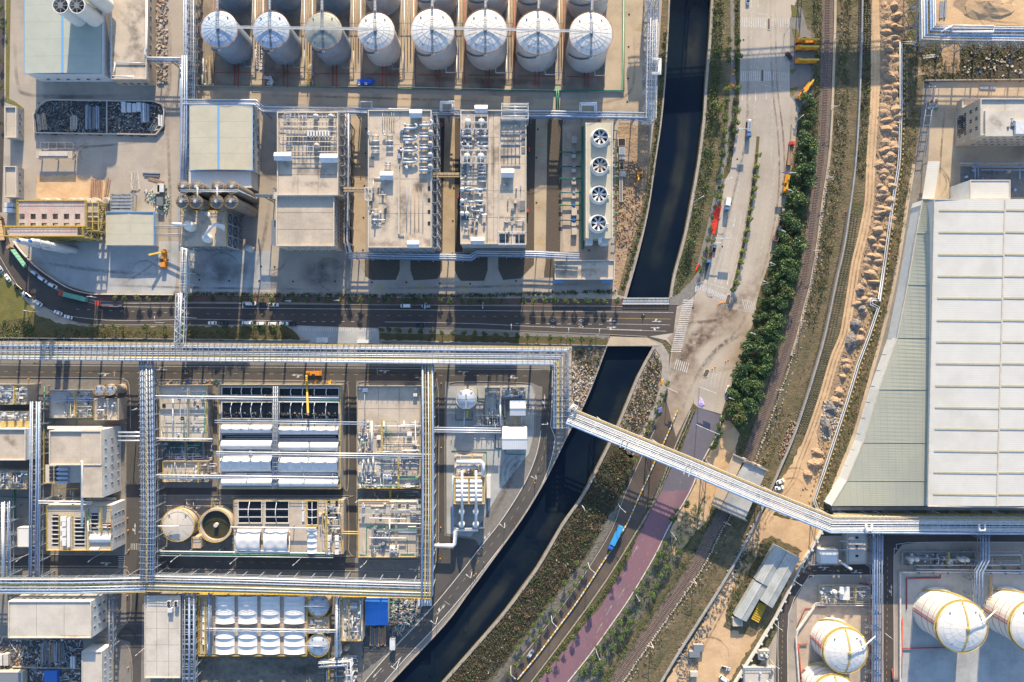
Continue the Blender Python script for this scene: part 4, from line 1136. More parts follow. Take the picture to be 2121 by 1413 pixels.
for k,u in enumerate((90,112,147,163,179,195,218)):
 c=P(u,416,4)
 T=thing('concrete_drum','round concrete tank lid above the rose floor, %s from the left'%nth(k),'tank',(c.x,c.y,0),'round concrete lids in a row')
 MB().cyl(c.x,c.y,0,4,1.9,20).build('shell','parapet',T);MB().cyl(c.x,c.y,4,4.3,1.5,16).build('lid','roof_dirty',T)
debris('yard_litter','heap of pale debris between the rose-floored frame and the blue-edged shed',[(205,430),(218,430),(219,486),(206,484)],90,['kerb_white','stone','red','blue_cloth'],wts=[5,5,.4,.4])
debris('yard_litter','litter and green netting right of the blue-edged shed',[(296,395),(345,388),(352,420),(345,445),(325,445),(320,425),(300,410)],130,['kerb_white','stone','green_net','steel','timber'],wts=[3,4,2.5,2,1])
for u,v,l,m in ((323,392,'small beige hut beside green netting near the rack','roof_beige'),(332,389,'small white roofed hut beside the beige one near the rack','steel_white'),(330,417,'small dark hut with a curved roof near the rack','steel_dark')):
 T=thing('site_hut',l,'hut',P(u,v));pbox(T,'wall',u-5,v-8,u+6,v+8,0,2.5,'wall_gray');pbox(T,'roof',u-6,v-9,u+7,v+9,2.5,2.9,m)
# rose-floored construction building
T=thing('unfinished_building','unfinished building with a rose floor grid, square openings and yellow edges','building',P(118,450))
pbox(T,'wall',39,417,177,468,0,10.2,'roof_dirty',zr=12)
x0,y0,x1,y1=rect(38,416,177,469,12)
holes=[(40+k*23,443,11) for k in range(6)]
cells=[]
us=[38];
for k in range(6):us+=[40+k*23,51+k*23]
us+=[177]
vs=[416,443,454,462,469]
b=MB()
for i in range(len(us)-1):
 for j in range(4):
  hole=i%2==1 and j in (1,3)
  if hole:continue
  a0,b0,a1,b1=rect(us[i],vs[j],us[i+1],vs[j+1],12)
  b.box(a0,b0,11.5,a1,b1,12)
b.build('floor_slab','deck_rose',T)
rrail(T,37,415,178,470,12,'yellow_dull');
for (a,c,d,e) in ((37,414.6,178,416.4),(176.5,416.6,178.5,470),(36,416.6,38,467)):pbox(T,'edge_beam',a,c,d,e,11.2,12.3,'yellow_dull')
F=frame('open yellow and dark steel bay at the right of the rose floor',180,420,204,478,11,2,3,[5,11],m='yellow_dull',w=.5,name='steel_bay');pbox(F,'floor',181,421,203,450,10.2,10.6,'roof_dirty',zr=11)
T=thing('unfinished_tower','long narrow rose deck on a yellow frame below the rose floor','building',P(105,480))
pbox(T,'floor_slab',20,470,160,488,18.4,19,'deck_rose');rrail(T,10,468.5,173,489,19)
for (a,c,d,e) in ((10,468,173,469.8),(10,487.5,173,489.5)):pbox(T,'edge_beam',a,c,d,e,18.2,19.2,'yellow')
frame('',10,469,173,489,18.4,7,1,[6,12,18.2],m='yellow_dull',w=.45,T=T)
pbox(T,'core',30,472,160,486,0,18.3,'steel_dark',zr=19)
for k,(u,v,hh) in enumerate(((40,499,36),(64,499.5,34))):
 c=P(u,v,hh)
 T=thing('process_column','tall grey process column with a blue cap, %s of a pair'%('left' if k==0 else 'right'),'column',(c.x,c.y,0),'twin process columns')
 MB().lathe(c.x,c.y,[(1.9,0),(1.9,hh*.5),(1.5,hh*.52),(1.5,hh-1),(1.,hh),(.3,hh+.3)],16).build('shell','tank_shell',T,smooth=True)
 MB().cyl(c.x,c.y,hh+.1,hh+1,.8,10).build('cap','blue',T)
 for z in (8,15,22,29):MB().ring(c.x,c.y,z,z+.25,1.5,1.95,16).build('platform','pipe_silver',T)
stack('two white rolls of sheeting beside the rose building',25,432,20,22,2,['steel_white','parapet'],horiz=True,hgt=2.5,name='sheet_stack',cat='sheets',part='sheet')
T=shed('plain cream roofed shed with a thin blue edge beside the truck yard',219,439,318,508,6,'roof_cream','metal_wall',axis='y',ridge=318-50,rise=.15,trim=None,npan=3)
pbox(T,'gutter',219,438,319,440,5.9,6.5,'blue_trim');pbox(T,'gutter',317.5,440,319.5,508,5.9,6.5,'blue_trim')
T=thing('pipe_link','pair of thin pipes from the cream shed to the steel process frame','pipework',P(345,470))
for v in (468,484):
 pipe([(320,v,6),(372,v+1,8)],.3,'steel',T);pipe([(320,v+4,6),(372,v+5,8)],.2,'steel_dark',T)
# cream warehouse + lean-to
T=shed('cream roofed warehouse with a blue ridge line between the racks',393,219,523,352,11.6,'roof_cream','metal_wall',ridge=454,rise=.9,trim='blue_trim',npan=4)
windows(T,'E',6,2,2.6,1.,3,10)
T=bld('white lean-to roof between the cream warehouse and the brown silos',391,354,522,389,9,'roof_white_x','metal_wall',par=.1,name='lean_to',cat='lean-to')
k=0
for i,(v,us) in enumerate(((388,(381,409,451,482)),(418.5,(378,407,450,480)))):
 for j,u in enumerate(us):
  c=P(u,v,28);r=PX(12.6,28)
  T=thing('brown_silo','tall weathered grey silo with a railed round top, %s in the %s row'%(nth(j),'upper' if i==0 else 'lower'),'silo',(c.x,c.y,0),'eight grey silos in two rows')
  MB().lathe(c.x,c.y,[(r,0),(r,28),(r*.5,28.6),(.4,29)],24).build('shell','silo',T,smooth=False)
  b=MB()
  for a in range(12):
   t=a*math.pi/6
   b.beam((c.x+.5*math.cos(t),c.y+.5*math.sin(t),29.1),(c.x+r*math.cos(t),c.y+r*math.sin(t),28.15),.18)
  b.build('roof_ribs','steel',T)
  MB().ring(c.x,c.y,27.7,28.1,r-.05,r+.2,24).build('rim','rust',T)
  b=MB()
  for a in range(24):
   t,t2=a*math.pi/12,(a+1)*math.pi/12
   R_=r+.3
   b.beam((c.x+R_*math.cos(t),c.y+R_*math.sin(t),29.1),(c.x+R_*math.cos(t2),c.y+R_*math.sin(t2),29.1),.12)
   b.beam((c.x+R_*math.cos(t),c.y+R_*math.sin(t),28),(c.x+R_*math.cos(t),c.y+R_*math.sin(t),29.1),.1)
  b.build('railing','yellow_dull',T)
  MB().cyl(c.x,c.y,28.8,30,.7,10).build('hatch','parapet',T)
T=thing('silo_conveyor','steel conveyor gallery crossing over the grey silo tops','conveyor',P(430,396,0))
pipe([(374,394.5,31),(494,394.5,31)],.35,'steel',T,name='tube');pipe([(374,397,31),(494,397,31)],.3,'pipe_silver',T,name='tube')
for u in (409,450):pipe([(u,388,31),(u,418,31)],.4,'parapet',T,name='chute')
pipe([(494,395,30),(531,412,14),(532,405,10),(530,402,8)],.35,'pipe_silver',T)
# process structure
F=frame('open dark steel process frame with yellow edges and white vessels',374,438,470,510,20,4,3,[6,13,19.4],m='steel',w=.55,name='process_unit',cat='process unit',floors=True)
pbox(F,'roof_deck',374,437,469,509,19.4,19.8,'roof_dirty',zr=20)
rrail(F,374,437,470,510,19.8)
for z0,z1 in ((0,5.8),(6.2,12.6)):pbox(F,'machinery',385,446,458,500,z0,z1,'steel_dark',zr=20)
c=P(387,466,25)
V=MB().lathe(c.x,c.y,[(2.6,14),(2.8,21),(2.4,23.8),(1.4,25.2),(.3,25.7)],20).build('white_vessel','tank_white',F,smooth=True)
MB().tube([c,c+Vector((-4,.2,.8)),P(358,464,25)],.9,10).build('vessel_duct','pipe_white',F,smooth=True)
c=P(424,492,24)
MB().lathe(c.x,c.y,[(2.2,18),(2.4,21),(1.8,23.4),(.4,24.2)],18).build('white_vessel','tank_white',F,smooth=True)
MB().tube([P(423,490,24.5),P(437,470,25),P(444,465,25),P(462,470,25),P(464,476,23)],.75,9).build('vessel_duct','pipe_white',F,smooth=True)
for k in range(3):pipe([(417+k*3,438+k*2,21),(432,441+k*3,21),(436,452,21)],.4,'pipe_white',F,name='vent_pipe')
pipe([(382,516,5),(404,520,5)],1.6,'tank_white',F,name='horizontal_vessel',n=12)
T=thing('drum_vessel','grey horizontal drum standing right of the steel process frame','vessel',P(514,516));pipe([(506,511,3),(524,518,3)],1.7,'tank_shell',T,name='shell',n=12)
# ================================================================ FLAT-ROOFED BLOCKS
T=bld('flat-roofed block carrying transformer rows and thin pipes, left of the roadside blocks',575,233,701,405,21,'roof_dirty','wall_beige',rpan=(3,4),name='process_building')
B2=T
windows(T,'E',9,4,1.6,1.8)
tubes(T,578,236,698,330,21,9,True,.13,2.2,['steel','parapet'],seed=4)
tubes(T,582,234,696,325,21,14,False,.11,1.6,['steel','parapet'],seed=5)
for k in range(8):pbox(T,'transformer',639+k*6,273,642+k*6,284,21,24,'pipe_white',zr=22)
for k in range(8):pbox(T,'insulator',593+k*6,276,597+k*6,281,21,22.6,'parapet',zr=22)
for u,v in ((655,243),(686,243),(657,303)):
 c=P(u,v,22);MB().lathe(c.x,c.y,[(1.3,21),(1.5,23),(.9,24.5),(.2,25)],12).build('vessel','parapet',T,smooth=True)
for u,v in ((596,243),(628,246),(600,303)):rrail(T,u-6,v-6,u+6,v+7,21.1,'parapet',hh=1.2);pbox(T,'hatch',u-3,v-4,u+4,v+5,21,21.8,'steel',zr=21)
canopy(T,567,315,603,332,21);canopy(T,662,318,699,336,21)
T=bld('pale flat roof of wide white slabs below the transformer block',573,406,693,510,19.8,'roof_beige','wall_beige',rpan=(1,3),name='process_building')
windows(T,'E',10,4,1.3,1.6);windows(T,'S',6,2,3,2,2,14)
for v in (428,492):pbox(T,'roof_drain',659,v,661,v+4,18,18.6,'orange')
T=shed('small grey box roof attached to the pale slab roof',562,456,595,508,14,'roof_gray','metal_wall',rise=.3,name='plant_room',cat='plant room',npan=2)
F=frame('small white railed platform left of the pale slab roof',565,389,603,412,19,2,1,[15,18.8],m='steel',w=.3,name='service_platform');pbox(F,'floor',566,398,602,411,18.2,18.5,'parapet',zr=19)
W_=rack('thin brown walkway from the silos to the small white railed platform',[(530,405),(566,406)],15,6,[(0,.2,'steel')],step=9,low=False,rail=[(1,'steel'),(-1,'steel')])
T=bld('dirty flat-roofed block with rows of white exchangers and a small canopy at its lower edge',763,229,894,513,24.5,'roof_dirty','wall_gray',rpan=(2,4),name='process_building')
B3=T
for v in (266,290,313,337):duct(T,846,v,22,24.5,.8);duct(T,845,v-7,18,24.5,.35,0)
for v in (260,283,307,331,353):duct(T,879,v,20,24.5,.85,1,dy=12);duct(T,877,v-7,18,24.5,.3,0)
for v in (281,292,304,312):duct(T,777,v,18,24.5,.4,-1 if v==281 else 0)
for v in (281,292,303):duct(T,807,v,15,24.5,.4,-1 if v==281 else 0)
for v in (337,342):duct(T,803,v,14,24.5,.3,0)
for u,v in ((894,274),(893,297),(893,320),(893,344)):
 c=P(u-2,v,27);MB().lathe(c.x,c.y,[(1.2,24.5),(1.2,27),(.7,28),(.1,28.2)],12).build('vessel','parapet',T,smooth=True)
for v in (434,444,455):duct(T,777,v,16,24.5,.35,0)
for k in range(4):pbox(T,'roof_opening',886,387+k*24,893,394+k*24,24.55,24.65,'opening',zr=24.5)
pbox(T,'roof_opening',765,325,775,345,24.55,24.65,'steel_dark',zr=24.5)
canopy(T,848,226,874,243,24.5);canopy(T,787,355,814,372,24.5);canopy(T,843,498,868,514,24.5)
tubes(T,790,232,818,262,24.5,6,False,.12,1.2,['steel','steel_dark'],seed=9)
tubes(T,838,385,880,480,24.5,5,False,.12,.6,['steel','rust'],seed=10)
clutter(T,826,250,846,350,24.5,30,3);clutter(T,770,360,800,470,24.5,18,5)
b=MB();b.tube([P(826,340,25),P(826,485,25),P(838,487,25),P(838,512,25)],.25,5);b.build('joint_curb','parapet',T)
F=frame('small white gantry at the left edge of the exchanger block',756,388,769,414,27,1,1,[22,25,26.8],m='steel_white',w=.35,name='gantry',brace=False)
E_=frame('dark steel side gallery along the right face of the exchanger block',896,233,905,513,22,1,12,[6,12,18,21.6],m='steel',w=.35,name='side_gallery')
E_=frame('dark steel side gallery along the right face of the transformer block',703,238,712,405,19,1,8,[6,12,18],m='steel',w=.35,name='side_gallery')
S_=frame('bluish steel frame under the lower edge of the exchanger block',764,514,893,518,22,8,1,[6,12,18,21.6],m='steel',w=.35,name='side_gallery',brace=False)
T=bld('long dirty flat roof split by a joint, with white framed vessels at its upper left',954,229,1090,506,23,'roof_dirty','wall_gray',rpan=(2,5),name='process_building')
B4=T
for (a,b_,c_,d) in ((956,238,1010,266),(954,310,1009,337)):
 F=frame('',a,b_,c_,d,27,4,2,[25,26.8],m='steel_white',w=.3,brace=False,T=thing('vessel_gantry','white frame around two vessels, %s one on the long split roof'%('upper' if b_==238 else 'lower'),'frame',(*P((a+c_)/2,(b_+d)/2,23)[:2],23)),base=23)
 for u in (a+13,c_-13):
  c=P(u,(b_+d)/2,25);MB().lathe(c.x,c.y,[(1.5,23),(1.7,25),(1,26.3),(.2,26.8)],12).build('vessel','tank_white',F,smooth=True)
for u,v in ((970,283),(1003,283),(970,304),(1003,304)):duct(T,u,v,17,23,.75,-1,dy=8);duct(T,u,v-9,14,23,.35,0)
for v in (345,352,359,366,376):duct(T,999,v,16,23,.45,0)
for v,w in ((378,10),(388,10)):duct(T,969,v,16,23,.4,-1)
for v in (393,417):duct(T,992,v,18,23,.8,0);duct(T,976,v+1,12,23,.7,-1,dy=-4);duct(T,993,v+8,14,23,.4,0)
duct(T,990,437,16,23,.5,-1);duct(T,966,428,12,23,.6,-1);duct(T,966,475,14,23,.4,0)
for u,v in ((957,392),(957,416),(957,442),(967,442)):
 c=P(u,v,25);MB().lathe(c.x,c.y,[(1.1,23),(1.1,25),(.6,26),(.1,26.2)],12).build('vessel','tank_white',T,smooth=True)
F=frame('white open frame over the upper edge of the long split roof',1039,214,1094,245,27,2,2,[24.5,26.6],m='steel_white',w=.4,brace=False,name='gantry',base=16)
for k in range(4):pipe([(1041,222+k*6,25),(1092,222+k*6,25)],.35,'pipe_silver',F)
F=frame('white open frame over dark tanks at the lower edge of the long split roof',1033,480,1089,506,26,4,1,[23.5,25.6],m='steel_white',w=.35,brace=False,name='gantry',base=22)
pbox(F,'dark_tank',1035,484,1052,500,23.2,24,'glass',zr=24);pbox(F,'dark_tank',1068,486,1086,503,23.2,24,'glass',zr=24)
canopy(T,983,217,1010,233,23);canopy(T,1038,349,1065,367,23);canopy(T,975,491,1003,506,23)
for a in ((1080,272,1089,300),(1080,305,1089,318),(1077,416,1087,436),(954,448,972,456),(954,340,966,364)):pbox(T,'roof_opening',*a,23.05,23.2,'steel_dark',zr=23)
MB().tube([P(1036,246,23.4),P(1032,505,23.4)],.3,5).build('joint_curb','parapet',T);MB().tube([P(1011,240,23.4),P(1009,500,23.4)],.3,5).build('joint_curb','steel',T)
clutter(T,960,270,1008,480,23,46,8);clutter(T,1042,380,1085,480,23,14,11)
tubes(T,1040,250,1080,340,23,5,False,.1,.5,['steel','steel_dark'],seed=12)
for k in range(5):pbox(T,'roof_sleeper',1038,255+k*22,1078,257+k*22,23,23.4,'steel',zr=23)
for (u0,u1,v,l) in ((712,768,393,'left'),(894,954,363,'right')):
 rack('yellowish footbridge between flat roofs, the %s one'%l,[(u0,v),(u1,v)],19,9,[(0,.2,'steel')],step=50,cols=False,low=False,rail=[(1,'yellow_dull'),(-1,'yellow_dull')],name='footbridge',cat='footbridge',tray=[(0,1.6,'wall_beige')])
# red boxes
for k,(u,v) in enumerate(((912,407),(950,407),(1093,436),(1096,309),(915,257))):
 T=thing('fire_cabinet','small red fire cabinet %s'%('on the left side of the lane between the long blocks','on the right side of the lane between the long blocks','right of the long split roof, near its lower end','right of the long split roof, near its upper end','at the upper end of the gap between the long blocks')[k],'cabinet',P(u,v))
 pbox(T,'cabinet',u-2,v-3,u+2,v+3,0,2,'red');pbox(T,'door',u-1.5,v+3,u+1.5,v+3.4,.4,1.8,'steel_white')
# cooling tower
T=thing('cooling_tower','cream cooling tower block with four large round fans','cooling tower',P(1245,380))
x0,y0,x1,y1=rect(1213,255,1268,493,12)
MB().box(x0,y0,1,x1,y1,11.6).build('casing','roof_cream',T);MB().box(x0-.2,y0-.2,11.6,x1+.2,y1+.2,12).build('deck','roof_cream',T);MB().box(x0+.3,y0+.3,0,x1-.3,y1-.3,1).build('basin','wall_gray',T)
b=MB()
b.box(x0,y0,12,x0+.3,y1,12.9);b.box(x1-.3,y0,12,x1,y1,12.9);b.build('parapet','wall_white',T)
for k,(u,v) in enumerate(((1244,283),(1243,342),(1241.5,402),(1239.5,462))):
 c=P(u,v,15);r=PX(16.5,15)
 f=MB().lathe_open(c.x,c.y,[(r+.9,12),(r+.2,13.5),(r,15.2),(r-.25,15.2),(r-.3,13.8),(r-.2,12.2)],36).build('fan_stack','tank_white',T,smooth=True)
 MB().cyl(c.x,c.y,12.05,12.15,r,24).build('fan_grille','glass',f)
 bl=MB();a0=k*.4
 for a in range(7 if k%3==0 else 8):
  t=a0+a*2*math.pi/(7 if k%3==0 else 8)
  d=Vector((math.cos(t),math.sin(t),0));n_=Vector((-d.y,d.x,0))
  w0,w1=.35,.6
  p0,p1=Vector((c.x,c.y,14))+d*.5,Vector((c.x,c.y,14))+d*(r-.5)
  bl.add([p0-n_*w0-Vector((0,0,.1)),p0+n_*w0+Vector((0,0,.12)),p1+n_*w1+Vector((0,0,.05)),p1-n_*w1-Vector((0,0,.05))],[(0,1,2,3),(3,2,1,0)])
 bl.build('fan_blades','steel_white' if k !=1 else 'parapet',f)
 MB().cyl(c.x,c.y,13.6,14.4,.6,12).build('fan_hub','steel_dark',f)
 pipe([(u+8,v+2,13),(u+21,v+2,13)],.35,'steel_white',T,name='drive_shaft')
for u in (1222,1254):pbox(T,'stair_box',u-8,494,u+6,506,0,9,'metal_wall')
pipe([(1243,493,12),(1243,505,6)],1.2,'steel_white',T,name='ladder_cage')
T=thing('pump_bank','row of green pump headers and grey pumps left of the cooling tower','pumps',P(1190,380))
pbox(T,'plinth',1165,258,1206,522,0,.35,'wall_beige')
for k,v in enumerate((315,345,370,399,425,456)):
 pipe([(1159,v+10,.8),(1159,v,1.6),(1203,v,1.6)],.4,'pipe_green' if k%2==0 else 'pipe_teal',T,name='header')
 pbox(T,'pump',1184,v+4,1193,v+12,.3,1.8,'parapet');pbox(T,'motor',1186,v-4,1192,v+2,.3,2.2,'blue' if k>3 else 'steel')
for v in (290,440,480):pbox(T,'pump_box',1184,v-8,1195,v+6,.3,2.4,'parapet')
pipe([(1208,262,.9),(1206,515,.9)],.9,'pipe_green',T,name='suction_main',n=8)
T=thing('cooling_pipework','row of brackets and concrete sumps right of the cooling tower','pipework',P(1285,360))
for v in range(270,490,19):pipe([(1270,v,4),(1278,v,4),(1278,v+2,0)],.25,'pipe_green',T,name='bracket')
for (a,b_,c_,d,m) in ((1280,286,1296,303,'opening'),(1282,305,1295,330,'steel'),(1283,335,1293,352,'pond_water'),(1283,354,1297,366,'parapet'),(1283,368,1290,418,'steel_dark')):
 pbox(T,'sump_wall',a,b_,c_,d,0,1.2,'parapet');pbox(T,'sump',a+1.2,b_+1.2,c_-1.2,d-1.2,1.2,1.25,m)
T=bld('long low grey roofed building just above the main road near the canal',1149,539,1273,579,5,'roof_dirty','wall_beige',par=.8)
windows(T,'S',8,1,2,1.6,1.5,4)
for u in (1152,1252):pbox(T,'awning',u-5,580,u+15,586,2.6,2.9,'blue_trim')
# ================================================================ UPPER RACKS
rack('upper pipe rack hugging the left side of the tank farm',[(392,-60),(392,120),(390,205)],9,24,[(-9,.3,'pipe_silver'),(-4,.25,'steel'),(6,.45,'pipe_blue'),(10.5,.45,'pipe_blue')],step=7,slat=2.4)
rack('blue grey vertical rack between the scrap yard and the cream warehouse',[(382,116),(382,215),(381,300),(379,386)],10,13,[(-5.5,.5,'pipe_blue'),(-1,.5,'pipe_silver'),(4,.4,'pipe_silver')],step=7,slat=2.6)
T=thing('boundary_pipe','long pale blue pipe rail beside the left vertical rack','pipe',P(374,300));pipe([(374,120,6),(376,215,6),(372,460,6),(373,520,6)],.6,'pipe_blue',T)
rack('silver pipe rack passing above the cream warehouse and the transformer block',[(380,212),(530,213),(545,227),(720,229),(940,234)],10,12,[(-4.5,.55,'pipe_silver'),(0,.35,'pipe_white'),(4.5,.6,'pipe_silver')],step=8,slat=3)
T=rack('silver truss pipe rack running right to the canal below the tank farm',[(940,234),(1130,236),(1340,240)],11,14,[(-5,.5,'pipe_silver'),(0,.35,'pipe_silver'),(5,.6,'pipe_blue')],step=9,slat=3,truss=True)
for u,v,w,hh in ((926,231,27,20),(1218,232,34,18)):
 for e in (0,3):
  MB().tube([P(x,y,13) for x,y in ((u-w/2+e,v),(u-w/2+e,v-hh+e),(u+w/2-e,v-hh+e),(u+w/2-e,v))],.42,8).build('expansion_loop','pipe_white',T,smooth=True)
for u in (758,):MB().tube([P(x,y,12) for x,y in ((u-12,226),(u-12,211),(u+12,211),(u+12,226))],.3,8).build('expansion_loop','pipe_silver',T,smooth=True)
T=rack('tall white truss pipe rack between tank farm and canal',[(1356,-60),(1352,100),(1349,244)],13,21,[(-7,.35,'pipe_white'),(-3,.3,'pipe_silver'),(1,.3,'pipe_white'),(6,.5,'pipe_silver')],step=8,slat=2.2,m='steel_white',truss=True)
MB().tube([P(x,y,14.5) for x,y in ((1352,122),(1368,122),(1368,154),(1350,154))],.42,8).build('expansion_loop','pipe_white',T,smooth=True);MB().tube([P(x,y,14.5) for x,y in ((1352,125),(1365,125),(1365,151),(1350,151))],.42,8).build('expansion_loop','pipe_white',T,smooth=True)
rack('vertical rack between the transformer block and the exchanger block',[(719,236),(719,330),(716,500),(722,524)],12,9,[(-3,.5,'pipe_silver'),(2.5,.3,'wall_beige')],step=9,slat=5)
rack('pipe rack along the lower edges of the exchanger block and long split roof',[(722,529),(825,530),(975,533),(988,524),(1110,526),(1200,531)],8,13,[(-4,.5,'pipe_silver'),(0,.5,'pipe_silver'),(4.5,.45,'pipe_blue')],step=8,slat=3)
rack('lattice pipe rack dropping from the process frame to the hedge',[(381,505),(381,550),(380,608)],9,15,[(-6.5,.45,'pipe_white'),(3,.3,'steel_white')],step=6,slat=3,m='steel_white',truss=True)
T=rack('white lattice pipe bridge over the main road at the left',[(373,607),(372,660),(370,712)],14,19,[(-2.5,.45,'pipe_white'),(2,.3,'pipe_silver')],step=25,slat=3.5,m='steel_white',truss=True,name='pipe_bridge',cat='pipe bridge')
b=MB()
q=along([P(373,607,14),P(370,712,14)],3.2)
for i in range(len(q)-1):
 a,c_=q[i][0],q[i+1][0];s=PX(9,14)*(1 if i%2 else-1)
 b.beam(a+Vector((s,0,.1)),c_+Vector((-s,0,.1)),.25)
b.build('top_bracing','steel_white',T)
# ================================================================ LOWER PLANT
def vault(T,u0,v0,u1,v1,h,rise,n,sag=.0,axis='x',m='membrane',zig=0):
 x0,y0,x1,y1=rect(u0,v0,u1,v1,h)
 K,J=n*6,10
 vs=[]
 for i in range(K+1):
  s=i/K
  fr=(s*n)%1
  for j in range(J+1):
   t=j/J
   z=h+rise*math.sin(math.pi*t)**.6*(1-sag*math.sin(math.pi*fr))+zig*math.sin(2*math.pi*t*2)*abs(math.sin(math.pi*s*n))
   vs.append((x0+(x1-x0)*s,y0+(y1-y0)*t,z) if axis=='x' else (x0+(x1-x0)*t,y0+(y1-y0)*s,z))
 fs=[(i*(J+1)+j,(i+1)*(J+1)+j,(i+1)*(J+1)+j+1,i*(J+1)+j+1) for i in range(K) for j in range(J)]
 if axis !='x':fs=[f[::-1] for f in fs]
 b=MB().add(vs,fs)
 o=b.build('membrane_cover',m,T,smooth=True)
 r_=MB()
 for k in range(n+1):
  pts=[]
  for j in range(J+1):
   t=j/J;z=h+.06+rise*math.sin(math.pi*t)**.6
   s=k/n
   pts.append((x0+(x1-x0)*s,y0+(y1-y0)*t,z) if axis=='x' else (x0+(x1-x0)*t,y0+(y1-y0)*s,z))
  r_.tube(pts,.13,5)
 r_.build('arch_ribs','steel_white',o)
def basin(T,u0,v0,u1,v1,h,depth=.6,m='basin_water',arcs=0,rise=1.6,axis='x',floor=None):
 x0,y0,x1,y1=rect(u0,v0,u1,v1,h)
 t=.5
 w=MB()
 w.box(x0-t,y0-t,0,x1+t,y0,h);w.box(x0-t,y1,0,x1+t,y1+t,h);w.box(x0-t,y0,0,x0,y1,h);w.box(x1,y0,0,x1+t,y1,h)
 o=w.build('basin_wall','roof_pale',T)
 MB().box(x0,y0,0,x1,y1,h-depth).build('basin_water',floor or m,o)
 for k in range(arcs):
  s=(k+1)/(arcs+1) if arcs>1 else .5
  pts=[]
  for j in range(9):
   q=j/8
   if axis=='x':pts.append((x0+(x1-x0)*s,y0+(y1-y0)*q,h+.2+rise*math.sin(math.pi*q)))
   else:pts.append((x0+(x1-x0)*q,y0+(y1-y0)*s,h+.2+rise*math.sin(math.pi*q)))
  MB().tube(pts,.2,6).build('arch','steel_white',T,smooth=True)
SL=[(-6,.5,'pipe_silver'),(0,.35,'pipe_silver'),(6,.5,'pipe_blue')]
# great rack
T=rack('great silver pipe rack with yellow walkways crossing the whole left half, then turning down',[(-60,725.5),(0,726),(600,731.5),(1165,737),(1164.5,888)],13,38,
  [(17,.75,'pipe_silver'),(13,.6,'pipe_silver'),(-9.5,.45,'pipe_blue'),(-13,.3,'pipe_white'),(-2,.3,'steel'),(2,.35,'pipe_silver'),(5.5,.3,'pipe_silver')],step=11,slat=2.9,top=1.6,truss=True,rail=[(1,'yellow')],tray=[(9,1.1,'yellow_dull'),(-16,.5,'parapet'),(0,.5,'parapet')])
# vertical racks
rack('vertical blue silver pipe rack at the left, between the cream roofs',[(73,832),(72,1000),(70,1205)],9,22,[(-9,.5,'pipe_blue'),(-4,.45,'pipe_blue'),(5,.4,'pipe_silver'),(9,.4,'pipe_blue')],step=8,slat=4)
rack('wide vertical pipe rack left of the domed basins',[(303,748),(305,900),(307,1060),(305,1205)],12,30,[(-12,.5,'pipe_blue'),(-7,.4,'pipe_silver'),(-1,.5,'pipe_silver'),(4,.3,'steel'),(8,.4,'pipe_blue'),(12,.3,'steel')],step=8,slat=3.2,top=1.2,tray=[(2,.8,'yellow_dull')])
T=rack('long vertical pipe rack right of the concrete platforms with yellow trays',[(885,755),(886,900),(886,1060),(884,1235)],12,24,[(-10.5,.55,'pipe_blue'),(-2,.35,'pipe_white'),(9.5,.6,'pipe_blue')],step=8,slat=3.5,tray=[(-6,.7,'yellow_dull'),(4,.7,'yellow_dull')])
rack('white and yellow pipe rack along the bottom, left of the wide vertical rack',[(-40,1213),(150,1213),(302,1210)],11,32,[(-13,.5,'pipe_white'),(-6,.4,'pipe_blue'),(3,.4,'pipe_silver'),(9,.5,'pipe_blue'),(14,.5,'pipe_blue')],step=9,slat=3.2,rail=[(-1,'yellow_dull')],tray=[(-2,.8,'yellow_dull')])
rack('long white and yellow pipe rack along the bottom, above the white tent basins',[(305,1207),(500,1211),(893,1222)],11,34,[(-14,.6,'pipe_white'),(-9,.5,'pipe_white'),(-3,.4,'pipe_blue'),(6,.4,'pipe_white'),(12,.4,'pipe_blue')],step=9,slat=3.2,rail=[(-1,'yellow')],tray=[(2,.8,'yellow_dull'),(9,.7,'yellow')])
rack('vertical pipe rack at the bottom beside the long grey roof',[(391,1228),(391,1440)],9,26,[(-11,.5,'pipe_blue'),(-2,.6,'pipe_blue'),(8,.3,'steel')],step=6,slat=2.6,truss=True)
rack('vertical pipe rack with a fat white duct at the left edge',[(8,1040),(9,1205)],9,24,[(0,.9,'pipe_white'),(-9,.3,'pipe_blue'),(9,.3,'steel')],step=7,slat=3)
rack('thin pipe rack between the long white roof and the grey roof',[(230,1228),(230,1352)],7,9,[(3,.4,'pipe_silver'),(-3,.2,'steel')],step=8,slat=3,truss=True)
rack('white pipe rack beside the right end of the tent basins',[(699,1232),(699,1360)],8,11,[(1,.8,'pipe_white'),(-4,.3,'pipe_blue')],step=7,slat=4)
rack('lattice pipe rack dropping from the tent basins to the bottom edge',[(660,1378),(722,1374),(724,1440)],7,12,[(-4,.4,'steel_white'),(3,.3,'pipe_silver')],step=5,slat=3,m='steel_white',truss=True)
for k,(a,b_,v,l,r) in enumerate(((245,305,896,'three short pipe links from the white block to the wide vertical rack',.6),)):
 T=thing('pipe_link',l,'pipework',P((a+b_)/2,v))
 for dv in (0,8,17):
  pipe([(a,v+dv,11),(b_,v+dv,11)],r-.1,'pipe_silver',T)
  for q in range(6):pipe([(a+q*10,v+dv-1,10.2),(a+q*10+1,v+dv+3,10.2)],.15,'steel',T,name='bracket')
 for u in (260,285):
  pbox(T,'post',u,v+2,u+2,v+5,0,10.5,'steel')
